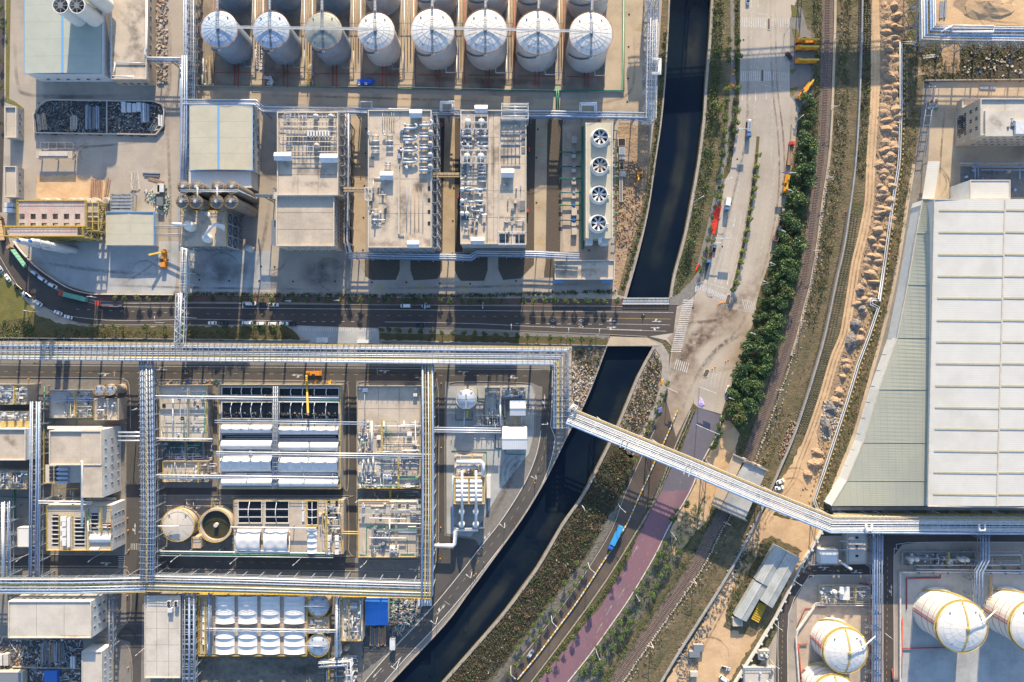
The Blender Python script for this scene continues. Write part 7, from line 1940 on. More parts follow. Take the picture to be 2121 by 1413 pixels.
# lower plant and riverside markings
Z=.125
line(AS,[(-5,755.8),(1145,766)],.8,Z);dashes(AS,(0,770),(1100,779),44,.35,.7,Z,'paint_yellow')
for pts in ([(0,781),(235,783),(255,787),(268,800),(271,890)],[(330,786),(690,790),(715,796),(722,815),(722,1000),(714,1012)],[(741,1012),(739,820),(742,800),(755,790),(870,791),(893,797),(908,812),(908,1120)],[(922,1110),(922,825),(930,803),(945,791),(1085,793),(1105,805),(1110,840),(1108,900)],[(330,1026),(700,1026),(718,1032),(722,1050),(722,1140),(712,1152),(480,1150),(330,1146)],[(740,1140),(745,1154),(760,1160),(870,1161)],[(100,1149),(240,1149),(262,1146),(272,1132)],[(0,1173),(240,1173),(262,1180),(270,1192)],[(330,1178),(870,1184)],[(234,1308),(262,1292),(271,1270),(272,1230)],[(180,1322),(245,1325),(268,1345),(274,1380),(274,1413)]):
 mb_=MB();strip('x',cr(pts,3),1.2,.3,'',t=.22,mb=mb_);mb_.build('kerb','kerb',AS)
dashes(AS,(440,1163),(860,1172),18,.35,.6,.1,'paint_yellow')
for u,v,a in ((215,774,180),(335,766,0),(615,777,180),(795,768,180),(870,782,180),(958,770,180),(1062,783,0),(218,1166,180),(280,1095,90),(857,1179,180)):arrow(AS,u,v,a,1.2,Z,turn=1)
line(AS,[(237,768),(237,780)],.8,Z);line(AS,[(781,763),(782,776)],.8,Z)
zebra(AS,(272,1132),(290,1132),6,1.2,13,.11);zebra(AS,(252,1149),(252,1176),8,13,1.3,.12)
q=[(u-2,v) for u,v in peri]
PRD=thing('riverside_markings','yellow centre line and white arrows painted on the riverside road','road marking',P(1000,1150))
for p,a in along([P(u,v) for u,v in q],6.)[::1]:b=MB();b.obox(p.x,p.y,.14,.152,2.4,.16,a);b.build('lane_dash','paint_yellow',PRD)
for u,v,a in ((1128,830,90),(1009,1112,60),(914,1262,50),(823,1370,48),(781,1394,228)):arrow(PRD,u,v,a,1.4,.14,turn=1 if v<1300 else 0)
for a,b_ in (((991,1127),(1001,1135)),((921,1245),(932,1253))):line(PRD,[a,b_],.8,.145)
PU=thing('mauve_road_markings','worn dashes and arrows painted on the mauve road','road marking',P(1300,1200))
dashes(PU,(1420,975),(1330,1170),12,.35,.6,.15,'kerb');dashes(PU,(1330,1170),(1185,1400),13,.35,.6,.15,'kerb');dashes(PU,(1345,1090),(1240,1290),11,.35,.6,.15,'kerb')
for u,v in ((1262,1263),(1242,1300),(1288,1228),(1315,1140)):arrow(PU,u,v,60,1.3,.15,'kerb')
DU=thing('barrier_road_markings','white edge line and dashes painted on the barrier road','road marking',P(1250,1170))
line(DU,cr([(1356,890),(1318,970),(1290,1035),(1268,1095),(1222,1172),(1160,1262),(1075,1368)],3),.8,.145)
TR=thing('tank_road_markings','yellow dashes and white kerb line painted on the tank plant roads','road marking',P(1840,1300))
dashes(TR,(1622,1280),(1618,1410),12,.4,.7,.19,'paint_yellow');dashes(TR,(1838,1150),(1836,1413),20,.4,.7,.19,'paint_yellow');dashes(TR,(1680,1182),(1790,1180),7,.4,.7,.19,'paint_yellow')
for pts in ([(1852,1413),(1851,1160),(1858,1138),(1880,1124),(2121,1123)],[(1612,1413),(1612,1290),(1628,1240),(1673,1171),(1830,1169)],[(1632,1413),(1634,1270),(1672,1200),(1690,1192),(1830,1191)]):line(TR,cr(pts,3),1.1,.2,'kerb_white')
for u,v,a in ((1846,1222,90),(1705,1175,180),(1775,1186,0)):arrow(TR,u,v,a,1.2,.19,turn=1)
for (u,v) in ((348,1100),(1120,300),(1122,266),(1121,425),(1119,500),(1325,57),(745,374),(933,400),(783,595),(872,595),(962,595),(1050,594),(1055,1)):
 T=thing('painted_panel','faint yellow painted box on the concrete at %s'%('the %s'%{348:'left clarifier',1120:'lane near the top of the pumps',1122:'upper end of the pump lane',1121:'middle of the pump lane',1119:'lower end of the pump lane',1325:'lane beside the green pipe',745:'lane left of the exchanger block',933:'lane between the long blocks',783:'first roadside apron',872:'second roadside apron',962:'third roadside apron',1050:'fourth roadside apron',1055:'top edge lane'}[u]),'marking',P(u,v))
 b=MB();c=P(u,v)
 for k in range(3):
  for j in (-.5,.5):b.box(c.x-1.7+k*1.25,c.y+j-.3,.07,c.x-.9+k*1.25,c.y+j+.3,.08)
 for (x0,y0,x1,y1) in ((-2.3,-1.7,2.3,-1.6),(-2.3,1.6,2.3,1.7),(-2.3,-1.6,-2.2,1.6),(2.2,-1.6,2.3,1.6)):b.box(c.x+x0,c.y+y0,.07,c.x+x1,c.y+y1,.08)
 b.build('paint','paint_yellow',T)
# worn-in marks, then sunlight painted on the canal
def arc(u,v,r,a0,a1,n=14):return [(u+r*math.cos(R(a0+(a1-a0)*i/n)),v+r*math.sin(R(a0+(a1-a0)*i/n))) for i in range(n+1)]
for pts,w,m in (([(1396,860),(1408,780),(1440,710),(1490,660),(1560,600),(1590,500)],44,'mud'),([(1402,880),(1432,800),(1472,735),(1530,680),(1565,600)],9,'tyre_dark'),([(1394,830),(1396,760),(1405,700),(1430,650),(1456,615)],34,'mud'),([(1396,672),(1430,668),(1480,664),(1530,640)],9,'mud'),([(1404,800),(1420,730),(1460,700),(1530,680)],26,'mud'),
      ([(1560,640),(1590,560),(1612,470),(1624,380),(1622,280),(1610,180),(1606,60),(1606,-20)],5,'mud'),([(1548,650),(1578,570),(1600,480),(1613,390),(1612,290),(1600,180),(1596,60),(1596,-20)],5,'mud'),([(1446,790),(1480,730),(1520,700),(1548,690)],14,'tyre_dark'),([(1550,-10),(1549,150),(1545,280),(1520,400),(1490,520),(1465,600)],7,'tyre_dark'),([(1566,300),(1540,480),(1505,610)],4,'dust'),([(1400,905),(1370,960),(1330,1050)],14,'mud'),([(1640,210),(1636,300),(1620,420)],8,'dust')):
 decal(cr(pts,5),w,m,.158,WR)
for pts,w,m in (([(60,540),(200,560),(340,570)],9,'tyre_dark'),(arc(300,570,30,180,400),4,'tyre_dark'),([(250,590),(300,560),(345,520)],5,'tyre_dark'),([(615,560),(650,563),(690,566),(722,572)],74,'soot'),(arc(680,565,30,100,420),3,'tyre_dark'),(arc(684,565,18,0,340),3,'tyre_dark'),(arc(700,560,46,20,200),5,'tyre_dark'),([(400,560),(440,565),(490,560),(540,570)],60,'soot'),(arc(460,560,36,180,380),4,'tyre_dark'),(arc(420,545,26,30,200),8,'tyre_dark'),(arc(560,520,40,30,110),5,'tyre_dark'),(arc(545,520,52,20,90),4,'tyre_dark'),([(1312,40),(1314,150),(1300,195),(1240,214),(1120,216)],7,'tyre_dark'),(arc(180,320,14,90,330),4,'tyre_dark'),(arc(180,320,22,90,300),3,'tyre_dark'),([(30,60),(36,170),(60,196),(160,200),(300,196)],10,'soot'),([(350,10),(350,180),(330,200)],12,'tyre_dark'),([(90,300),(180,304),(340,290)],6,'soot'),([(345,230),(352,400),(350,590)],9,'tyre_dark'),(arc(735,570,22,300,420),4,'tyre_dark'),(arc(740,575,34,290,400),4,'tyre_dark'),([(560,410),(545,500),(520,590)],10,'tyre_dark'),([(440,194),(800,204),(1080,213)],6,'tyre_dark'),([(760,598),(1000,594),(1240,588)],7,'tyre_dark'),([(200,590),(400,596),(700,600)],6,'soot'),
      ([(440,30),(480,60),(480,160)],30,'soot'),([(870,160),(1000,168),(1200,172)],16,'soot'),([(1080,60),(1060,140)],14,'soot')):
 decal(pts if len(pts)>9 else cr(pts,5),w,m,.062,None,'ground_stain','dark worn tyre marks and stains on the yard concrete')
for pts,w,m in ((arc(1085,985,30,120,300),5,'tyre_dark'),(arc(1090,985,44,130,280),5,'tyre_dark'),(arc(1095,985,58,140,250),4,'tyre_dark'),([(1000,1100),(1040,1030),(1070,960),(1085,880)],12,'tyre_dark'),([(560,1380),(620,1390),(680,1375)],30,'soot'),([(300,800),(300,1000),(285,1190),(286,1400)],8,'soot'),([(0,768),(400,770),(1100,775)],5,'soot'),(arc(262,1320,18,200,420),6,'soot'),([(870,1290),(960,1170),(1060,1050),(1120,930),(1130,820)],6,'soot'),([(430,1365),(520,1375)],20,'dust')):
 decal(pts if len(pts)>9 else cr(pts,6),w,m,.175,None,'ground_stain','dark worn marks on the paving of the lower plant')
for du in (-4,4):decal([(u+du,v) for u,v in trk],3.5,'mud',.135,None,'wheel_rut','faint wheel rut along the sandy track')
for pts in (arc(1640,1020,30,150,340),arc(1645,1015,46,140,320),cr([(1560,1100),(1530,1200),(1480,1300),(1440,1370)],6),arc(1470,1360,40,190,380),arc(2080,10,60,30,170),arc(2080,10,95,20,150),cr([(1990,0),(2040,40),(2121,48)],6),arc(1930,380,30,280,420),arc(1925,385,42,280,400),cr([(1960,200),(1950,300),(1945,400)],6)):decal(pts,5,'mud',.14,None,'wheel_rut','curving wheel rut in the sandy ground')
decal([(u,v) for u,v in cr([(1440,10),(1435,100),(1425,180)],5)],40,'sunlit_tint',-2.38,None,'sunlit_water','paler green-grey sunlit stretch painted on the canal water',-2.4)  # sunlight on turbid water, painted as a green-grey overlay
for pts in ([(1300,800),(1270,880),(1240,950)],[(1180,1000),(1140,1090),(1060,1190)],[(1100,1130),(1000,1270),(900,1390)],[(1420,200),(1410,330),(1380,460),(1345,580)]):decal(cr(pts,6),34,'sunlit_tint',-2.37,None,'sunlit_water','paler green-grey sunlit stretch painted on the canal water',-2.4)
debris('brick_clutter','rows of stacked boxes and broken bricks along the right wall of the beige building',[(325,-5),(347,-5),(346,175),(326,175)],260,['stone','rust','parapet','steel_dark'],.5,1.5,wts=[4,2,3,2])
debris('yard_litter','timber, hoses and green machines strewn above the lower plant platforms',[(340,787),(460,787),(450,797),(345,797)],70,['steel_dark','blue','pipe_green','stone','timber'],z=.1)
debris('basin_rubble','tan and grey rubble lying in the open black basins',[(462,851),(702,853),(702,866),(462,864)],260,['veg_dark','mound','wall_gray','steel_dark'],.3,.9,z=6.03,wts=[5,2,1,3],hgt=.3)
debris('yard_litter','yellow skips and formwork beside the orange crane on the plant road',[(620,787),(715,792),(716,830),(708,830),(706,800),(622,795)],26,['orange','yellow','steel_dark','timber'],.8,2.2,z=.1)
debris('yard_litter','brown rubbish on the terrace below the stone slope',[(1640,870),(1652,875),(1630,940),(1610,950),(1622,910)],130,['rust','timber','rust','stone'],.3,1.,z=.1)
MH=thing('manhole_cover','round black manhole cover set in the yard concrete','manhole',(0,0,0),'black manhole covers in the yards')
MB().cyl(0,0,0,.03,.5,12).build('lid','opening',MH)
for u,v in ((770,585),(842,585),(911,587),(974,588),(1069,582),(1144,603),(1212,603),(1275,602),(938,458),(940,390),(753,451),(755,385),(937,525),(752,518),(1111,420),(1108,525),(1114,268),(1111,327),(1303,30),(1302,97),(1301,163),(1299,211),(541,552),(569,553),(475,582),(537,582),(607,583),(694,583),(413,580),(758,267),(757,318),(1220,519),(1514,421),(1496,511),(1527,330),(1540,83),(1474,608),(1435,638)):place(MH,P(u,v)+Vector((0,0,.13)))
# ================================================================ TREES AND SCRUB
def crown_mesh(n,r,hh,mats,w,leaf,seed,z0):
 global nr
 nr=np.random.RandomState(seed)
 L=9
 lob=np.stack([nr.uniform(-.6,.6,L)*r,nr.uniform(-.6,.6,L)*r,z0+hh*nr.uniform(.25,.8,L)],1);lr=r*nr.uniform(.34,.6,L)
 lob[0]=(0,0,z0+hh*.75);lr[0]=r*.6
 k=nr.randint(0,L,n)
 d=nr.randn(n,3);d/=np.linalg.norm(d,axis=1)[:,None];d[:,2]=np.abs(d[:,2])*1.-.25*(nr.rand(n)<.3)
 cen=lob[k]+d*(lr[k]*(.55+.45*nr.rand(n)))[:,None]*np.array([1,1,hh/r*.6])
 lm=nr.choice(len(mats),L,p=w)
 mi=np.where(nr.rand(n)<.7,lm[k],nr.choice(len(mats),n,p=w))
 return leafmesh('crown',cen,leaf*(.6+.8*nr.rand(n)),mats,mi)
def treeproto(kind,r,hh,z0,mats,w,leaf,n,seed):
 T=thing(kind,'x','tree',(0,0,0))
 b=MB();b.lathe(0,0,[(.16+r*.03,0),(.1+r*.02,z0),(.05,z0+hh*.6)],7)
 for a in range(4):t=a*1.6+seed;b.beam((0,0,z0),(r*.5*math.cos(t),r*.5*math.sin(t),z0+hh*.5),.12)
 b.build('trunk','bark',T)
 o=bpy.data.objects.new('crown',crown_mesh(n,r,hh,mats,w,leaf,seed,z0));C.objects.link(o);o.parent=T
 return T
belt=[treeproto('belt_tree',3.6,4.2,2.5,['leaf_dark','leaf_mid','leaf_olive'],p,.62,900,11+i) for i,p in enumerate(([.8,.18,.02],[.5,.45,.05],[.95,.05,0],[.25,.35,.4],[.7,.2,.1]))]
street=[treeproto('street_tree',1.75,2.4,1.5,['leaf_mid','leaf_olive','leaf_dark'],p,.42,420,21+i) for i,p in enumerate(([.7,.2,.1],[.4,.1,.5],[.5,.4,.1]))]
lime=[treeproto('lime_tree',1.8,2.4,1.3,['leaf_lime','leaf_mid'],[.85,.15],.42,420,31+i) for i in range(2)]
big=[treeproto('broad_tree',3.2,3.4,2.,['leaf_mid','leaf_dark','leaf_lime'],p,.5,620,41+i) for i,p in enumerate(([.6,.3,.1],[.35,.1,.55]))]
nr=np.random.RandomState(5)
def put(protos,pts,lab,h=0,grp=None,s0=.85,s1=1.15):
 for i,a in enumerate(pts):
  u,v=a[:2];p=P(u,v,h);p.z=0
  place(protos[i%len(protos)],p,rng.uniform(0,6.28),lab(i,u,v),rng.uniform(s0,s1)*(a[2] if len(a)>2 else 1),grp)
nk=[237,257,285,307,327,351,394,441,(476,.9),499,521,542,(565,1.25),588,610,636,659,681,705,725,(747,1.15),767,797,814,836,(860,1.2),(883,1.2),913,932,957,973,994,1017,1038,1084,1106,1127,(1149,1.15),1171,1193,(1217,1.2),1237,1254,1278]
put(street,[((a if isinstance(a,int) else a[0]),615+(8*min(1,(a if isinstance(a,int) else a[0])/900)),1 if isinstance(a,int) else a[1]) for a in nk],lambda i,u,v:'small round street tree on the red pavement, %s from the left'%nth(i),3,'street trees on the red pavement')
put(street,[(u,682+(u-790)*.05) for u in (790,805,826,848,871,895,916,938,961,982,1003,1027,1048,1071,1093,1114,1139,1162,1183,1206,1224)],lambda i,u,v:'small round street tree on the lower verge, %s from the gate'%nth(i),3,'street trees on the right lower verge')
put(street,[(u,677+(u>400)*2) for u in (191,214,237,252,301,341,386,465,505,528,549,570,588)],lambda i,u,v:'small young tree on the left lower verge, %s from the left'%nth(i),2,'young trees on the left lower verge')
put(lime,[(1571,323),(1569,345),(1565,367),(1564,390),(1560,411),(1555,432),(1552,455),(1549,477),(1543.5,499),(1539,521),(1535,543),(1529,564),(1525,586)],lambda i,u,v:'lime yellow round tree on the road median, %s from the top'%nth(i),3,'lime yellow median trees')
put(street,[(1518,601)],lambda i,u,v:'dark green shrub ending the row of lime yellow median trees',2)
put(street,[(1298,1148),(1285,1177),(1270,1203),(1226,1260),(1222,1268),(1199,1297),(1189,1320),(1170,1345),(1154,1365),(1135,1388)],lambda i,u,v:'clipped round tree left of the mauve road, %s from the top'%nth(i),3,'clipped trees left of the mauve road')
wb=[(1513,81),(1531,87),(1510,103),(1530,116,1.3),(1509,124),(1508,182),(1530,183,1.3),(1507,206),(1492,224,1.5),(1526,228,1.3),(1476,215,1.2),(1505,244),(1524,253,1.2),(1523,274,1.2),(1501,272),(1503,292),(1498,317,1.2),(1495,340),(1493,364,1.1),(1491,386,1.4),(1487,405,1.5),(1482,428,.8),(1477,449,.8),(1474,472,.8),(1468,495),(1465,516,.9),(1459,537),(1453,560,1.1),(1430,498,1.3)]
put([big[0],street[0],big[1]],[(a[0],a[1],(a[2] if len(a)>2 else 1)*(.62 if i%3 !=1 else 1)) for i,a in enumerate(wb)],lambda i,u,v:'leafy tree beside the footpath left of the wide road, %s from the top'%nth(i),3,'trees beside the upper footpath')
put([big[0],street[0]],[(a[0],a[1],.6 if i%2==0 else 1) for i,a in enumerate(((1383,796),(1372,818),(1365,835),(1358,852),(1348,873),(1341,894),(1313,954),(1304,977),(1193,1167),(1213,1177),(1203,1198),(1171,1208),(1190,1213),(1181,1224),(1163,1255),(1144,1244),(1150,1270),(1130,1259),(1121,1275),(1136,1288),(1107,1295),(1121,1306),(1096,1313),(1109,1326),(1068,1344),(1080,1329),(1082,1361),(1068,1375),(1052,1395)))],lambda i,u,v:'leafy tree between the dark scrub and the barrier road, %s from the top'%nth(i),3,'trees left of the barrier road')
put([big[0],belt[1]],[(1415,1119),(1407,1142),(1377,1127),(1368,1148),(1357,1167),(1382,1178),(1343,1187),(1371,1194),(1332,1209),(1360,1215),(1349,1233,1.4),(1320,1227),(1307,1248),(1296,1267),(1281,1288,1.2),(1307,1290),(1268,1309,1.2),(1299,1308),(1254,1323),(1286,1325),(1240,1340),(1269,1341),(1226,1362,1.2),(1246,1376),(1212,1382,1.2),(1232,1393),(1201,1393),(1395,1075),(1402,1060),(1423,1045)],lambda i,u,v:'dark leafy tree right of the mauve road, %s from the top'%nth(i),3,'trees right of the mauve road',.5,.7)
bpoly=[(1668,200),(1686,206),(1682,350),(1674,400),(1655,470),(1648,520),(1640,580),(1626,640),(1606,700),(1588,760),(1572,800),(1562,845),(1545,875),(1530,878),(1512,858),(1510,830),(1524,790),(1536,755),(1548,715),(1556,690),(1570,655),(1580,610),(1600,560),(1612,515),(1627,450),(1638,390),(1650,345),(1656,270)]
acc=[]
for u,v in samp(bpoly,4000):
 if all((u-a)**2+(v-b_)**2>(150 if v>500 else 210) for a,b_ in acc):acc.append((u,v))
 if len(acc)>=170:break
acc.sort(key=lambda a:a[1])
put(belt,acc,lambda i,u,v:'dense dark tree in the belt between wide road and railway, %s from the top'%nth(i),4,'dense tree belt beside the railway',.5,1.4)
put(belt[:3],[(1497,868),(1490,884),(1488,900),(1482,915),(1478,925)],lambda i,u,v:'dark bushy tree at the right kerb of the slate road, %s from the top'%nth(i),3,None,.55,.7)
rr=random.Random(12)
def rcover(name,label,pl,n,rad,hgt,mats,w,leaf=.5,per=12):cover(name,label,pl,n,rad,hgt,mats,w,leaf,per)
OL=['leaf_olive','leaf_dry','leaf_dark','leaf_mid']
rb=[(u,v) for u,v in rail_c[:66]]
def band(path,a,b_):return [(u+a,v) for u,v in path]+[(u+b_,v) for u,v in path[::-1]]
rcover('shrubs','olive shrubs crowding the left side of the railway',band(rail_c[:60],-30,-12),620,1.5,1.8,OL,[5,1.5,2,2])
rcover('shrubs','dry olive shrubs on the embankment right of the railway',band(rail_c[:66],22,48),760,1.4,1.2,OL,[5,4,1,1])
rcover('shrubs','dark low shrubs left of the lower railway',band(rail_c[78:],-30,-12),260,1.5,1.6,OL,[4,1,4,3])
rcover('shrubs','dry shrubs right of the lower railway',band(rail_c[78:],20,46),240,1.3,1.,OL,[4,6,.5,.5])
rcover('dry_grass','patchy dry tufts on the terrace by the retaining wall',band(wall_c,-34,-6),420,1.1,.5,OL,[3,6,1,1],.35)
rcover('shrubs','dark scrub between the wall and the upper dirt track',band(trk[:28],-30,-10),330,1.4,1.2,['leaf_olive','leaf_brown','leaf_dark','leaf_dry'],[3,4,2,2])
rcover('shrubs','green scrub on the slope right of the upper canal',[(1478,-20),(1496,-20),(1496,100),(1488,210),(1476,330),(1463,400),(1446,480),(1428,560),(1402,605),(1396,600),(1404,570),(1428,480),(1450,350),(1462,250),(1474,100)],900,1.6,1.5,OL,[5,1.5,3,4])
rcover('scrub','dark burnt brown scrub on the right bank of the lower canal',[(1290,920),(1300,945),(1315,950),(1296,1000),(1262,1060),(1215,1145),(1150,1225),(1090,1305),(1040,1370),(990,1415),(920,1415),(1015,1312),(1116,1180),(1170,1090),(1212,1025),(1246,960)],1900,1.7,1.2,['leaf_brown','leaf_dark','leaf_dry','stone'],[8,4,1.6,.3],.55)
rcover('scrub','brown and green scrub on the right bank below the bridge',[(1353,725),(1368,745),(1366,800),(1340,870),(1310,940),(1284,925),(1285,880),(1322,790)],420,1.4,1.1,['leaf_brown','leaf_olive','leaf_dry','leaf_dark'],[4,3,2,2])
rcover('scrub','brown scrub on the waste ground left of the bridge',[(1186,722),(1252,722),(1230,785),(1205,770),(1190,750)],230,1.3,1.,['leaf_brown','leaf_olive','leaf_dry'],[4,3,2])
rcover('hedge','low dark hedge between the yards and the red pavement',[(360,605),(560,608),(800,610),(1000,609),(1280,601),(1280,606),(1000,615),(800,616),(560,613),(360,611)],900,1.,1.,['leaf_brown','leaf_olive','leaf_dark'],[3,4,3],.4)
rcover('shrubs','weeds on the narrow bank left of the upper canal',[(1376,60),(1382,60),(1368,240),(1350,380),(1320,510),(1292,605),(1286,600),(1316,500),(1342,400),(1358,270),(1366,180)],420,1.,.8,OL,[4,3,2,1])
rcover('shrubs','bushes in the planted verge left of the mauve road',band([(1440,845),(1405,928),(1362,1022),(1320,1108),(1290,1165),(1250,1235),(1200,1295),(1150,1360),(1112,1410)],-5,2),560,.8,.8,OL,[3,2,3,3],.4)
rcover('shrubs','planting in the strip at the left kerb of the wide road',[(1522,-10),(1531,-10),(1530,110),(1527,200),(1518,290),(1506,360),(1508,300),(1520,200),(1522,100)],300,.9,.8,OL,[2,3,3,2],.4)
rcover('weeds','weeds on the verge between pipeline and warehouse road',[(1875,110),(1900,120),(1905,170),(1895,340),(1860,534),(1836,646),(1800,777),(1766,894),(1725,1000),(1700,1050),(1693,1040),(1735,909),(1785,756),(1828,623),(1855,432),(1868,340)],900,1.1,.6,OL,[3,6,1,1.5],.4)
rcover('weeds','weeds around the metal shed roofs',[(1535,1150),(1575,1125),(1610,1118),(1560,1200),(1520,1280),(1505,1290),(1508,1240)],300,1.3,1.,OL,[3,3,3,2])
rcover('weeds','scrub on the waste ground at the lower left of the road bend',[(0,668),(60,660),(75,690),(60,703),(0,703)],150,1.6,1.4,OL,[3,2,3,3])
rcover('weeds','tufts on the verge below the main road',[(120,680),(600,690),(620,703),(70,703)],420,.8,.4,OL,[4,3,2,2],.35)
rcover('weeds','green tufts on the dusty strip right of the mauve road',[(1420,1060),(1470,1020),(1440,1110),(1380,1200),(1300,1310),(1240,1400),(1190,1405),(1310,1245),(1358,1155)],520,1.3,.9,OL,[3,2,3,4])
rcover('scrub','dark weeds on the waste ground below the upper right rack',[(1900,98),(1950,98),(1950,130),(1990,120),(1990,95),(2121,95),(2121,120),(1990,160),(1990,163),(2121,163),(2121,168),(1915,166)],380,1.4,.9,OL,[3,3,3,1])
put([big[0],street[0]],[(2,17),(1,38),(2,55),(-1,125),(0,180),(0,255)],lambda i,u,v:'tree cut by the left edge beside the lane, %s from the top'%nth(i),3,None,.6,.8)
poly('left_lane',[(-200,-60),(10,-60),(8,300),(4,440),(-10,440),(-200,300)],.05,'asphalt',label='narrow dark lane along the left edge');rcover('weeds','sparse tufts on the sandy ground around overpass and sheds',[(1500,880),(1525,930),(1480,1040),(1400,1140),(1440,1150),(1500,1100),(1560,1100),(1650,1140),(1600,1290),(1540,1330),(1500,1300),(1540,1140),(1600,1080),(1600,1040),(1540,930)],260,1.,.6,OL,[4,4,1,1],.4)
poly('left_verge',[(13,-60),(23,-60),(19,205),(30,210),(50,225),(50,285),(38,285),(36,220),(12,212)],.06,'grass',label='thin dry grass verge beside the left lane')
# ================================================================ LAMPS
LP_=thing('street_lamp','x','street lamp',(0,0,0))
MB().lathe(0,0,[(.16,0),(.1,9.5)],8).build('pole','steel_white',LP_);MB().tube([(0,0,9.3),(.8,0,9.9),(2.6,0,10.1)],.09,6).build('arm','steel_white',LP_);MB().box(2.2,-.2,9.95,3.3,.2,10.15).build('lamp_head','steel_white',LP_)
def lamps(pts,lab,s=1.):
 for i,(u,v,a) in enumerate(pts):
  p=P(u,v,10*s);p.z=0
  place(LP_,p,R(a),lab%nth(i),s,'street lamps '+lab.split('%s')[0].split(',')[0][5:].strip()[-30:])
lamps([(1286,1053,-40),(1222,1178,-40),(1144,1290,-40),(1058,1398,-40),(1212,1058,120)],'white lamp beside the barrier road, %s from the top')
lamps([(1135,879,180),(1111,993,150),(1045,1094,140),(975,1198,140),(902,1294,140),(820,1388,140)],'white lamp on the riverside pavement, %s from the top')
lamps([(192,1156,220),(43,1155,220),(286,1103,30),(290,1350,220),(363,1156,220),(486,1160,220),(616,1163,220),(756,1167,220),(735,1042,30),(272,850,20),(285,965,20)],'grey lamp along the lower plant roads, %s counted from the left road')
lamps([(503,625,-90),(590,623,0),(690,622,0),(880,627,-90),(1240,694,80),(1178,692,90),(1059,684,90),(320,668,90),(178,614,0),(62,645,170),(1000,626,-90)],'slim lamp along the main road, %s listed from its middle')
lamps([(1645,397,160),(1607,548,160),(1593,586,160),(1567,693,160),(1522,828,160),(1655,246,40),(1640,52,180),(1505,372,20),(1482,503,0),(1450,586,20),(1447,412,30)],'pale lamp along the wide road, %s listed from the tree belt')
lamps([(1396,1109,-60),(1320,1237,-60),(1238,1358,-60)],'pale forked lamp in the trees right of the mauve road, %s from the top',.8)
lamps([(1612,1300,-30),(1606,1380,-30),(1652,1208,-30),(1850,1325,140)],'grey lamp along the tank plant road, %s from the wall',.8)
for i,(a,b_,l) in enumerate((((1450,883),(1490,900),'white sign gantry arm over the slate road'),((1456,804),(1484,815),'white sign gantry arm above the concrete square'),((1482,493),(1521,496),'thin sign gantry over the left carriageway'),((1528,266),(1554,268),'dark sign gantry over the grey tanker lorry'),((1649,358),(1620,357),'blue white sign gantry beside the yellow crane lorry'),((1627,480),(1608,471),'blue white sign gantry over the brown lorry'),((1388,806),(1404,813),'short white sign arm right of the canal bridge'))):
 T=thing('sign_gantry',l,'sign gantry',P(a[0],a[1],7)*1);T.location.z=0;ORG[T]=Vector(T.location)
 A,B=P(*a,7),P(*b_,7);MB().tube([A-Vector((0,0,7)),A],.18,6).build('post','steel_white',T);MB().beam(A,B,.3).build('beam','steel_white',T)
 MB().beam(A.lerp(B,.45)-Vector((0,0,.2)),B-Vector((0,0,.2)),.15,1.4).build('sign_board','blue' if 'blue' in l else 'steel_white',T)
# ================================================================ VEHICLES
def carproto(name,col,L=4.6,W=1.8,hh=1.45,van=False,pick=False):
 T=thing(name,'x','car' if not van else 'van',(0,0,0))
 def loft(secs,m,n):
  b=MB();vs=[];K=len(secs[0][1])
  for x,pr in secs:
   for y,z in pr:vs.append((x,y,z))
  fs=[(i*K+j,i*K+(j+1)%K,(i+1)*K+(j+1)%K,(i+1)*K+j) for i in range(len(secs)-1) for j in range(K)]
  fs+=[tuple(range(K))[::-1],tuple(range((len(secs)-1)*K,len(secs)*K))]
  return b.add(vs,fs).build(n,m,T,smooth=False)
 def pr(w,z0,z1,c=.15):return [(-w+c,z0),(w-c,z0),(w,z0+c),(w,z1-c),(w-c,z1),(-w+c,z1),(-w,z1-c),(-w,z0+c)]
 w=W/2;top=.95 if not van else 1.15
 loft([(-L/2,pr(w*.86,.35,top*.9)),(-L/2+.3,pr(w,.25,top)),(L/2-.7,pr(w,.25,top*.97)),(L/2,pr(w*.82,.35,top*.72))],col,'body')
 c0,c1,r0,r1=(-L/2+.5,L/2-1.2,-L/2+1.,L/2-2.) if not van else (-L/2+.1,L/2-.7,-L/2+.25,L/2-1.5)
 if pick:c0,r0=-.4,-.1
 loft([(c0,pr(w*.9,top-.1,top,.03)),(r0,pr(w*.8,top-.1,hh-.02,.1)),(r1,pr(w*.8,top-.1,hh-.02,.1)),(c1,pr(w*.9,top-.1,top,.03))],'glass','windows')
 MB().box(r0+.05,-w*.74,hh-.04,r1-.05,w*.74,hh+.02).build('roof_panel',col,T)
 if pick:MB().box(-L/2+.15,-w*.8,top-.02,-.5,w*.8,top+.02).build('load_bed','tyre',T)
 wm=MB().tube([(0,-.11,0),(0,.11,0)],.33,12).mesh('wheel','tyre')
 for x in (-L*.31,L*.31):
  for y in (-w+.05,w-.05):inst('wheel',wm,T,(x,y,.33))
 for y in (-w*.62,w*.62):MB().box(L/2-.12,y-.18,.55,L/2+.02,y+.18,.7).build('headlight','rim_white',T)
 return T
CP={}
def car(u,v,a,kind,col,label,s=1.):
 k=(kind,col)
 if k not in CP:CP[k]=carproto({'sedan':'parked_car','van':'white_van' if col=='car_white' else 'parked_van','suv':'suv','pickup':'pickup_truck','bus':'minibus'}[kind],col,*{'sedan':(4.6,1.8,1.45),'van':(4.8,1.8,1.9,True),'suv':(4.7,1.9,1.7),'pickup':(5.2,1.9,1.75,False,True),'bus':(5.6,2.,2.2,True)}[kind])
 place(CP[k],P(u,v)+Vector((0,0,.1)),R(a),label,s)
W_,K_,B_,S_='car_white','car_black','car_blue','car_silver'
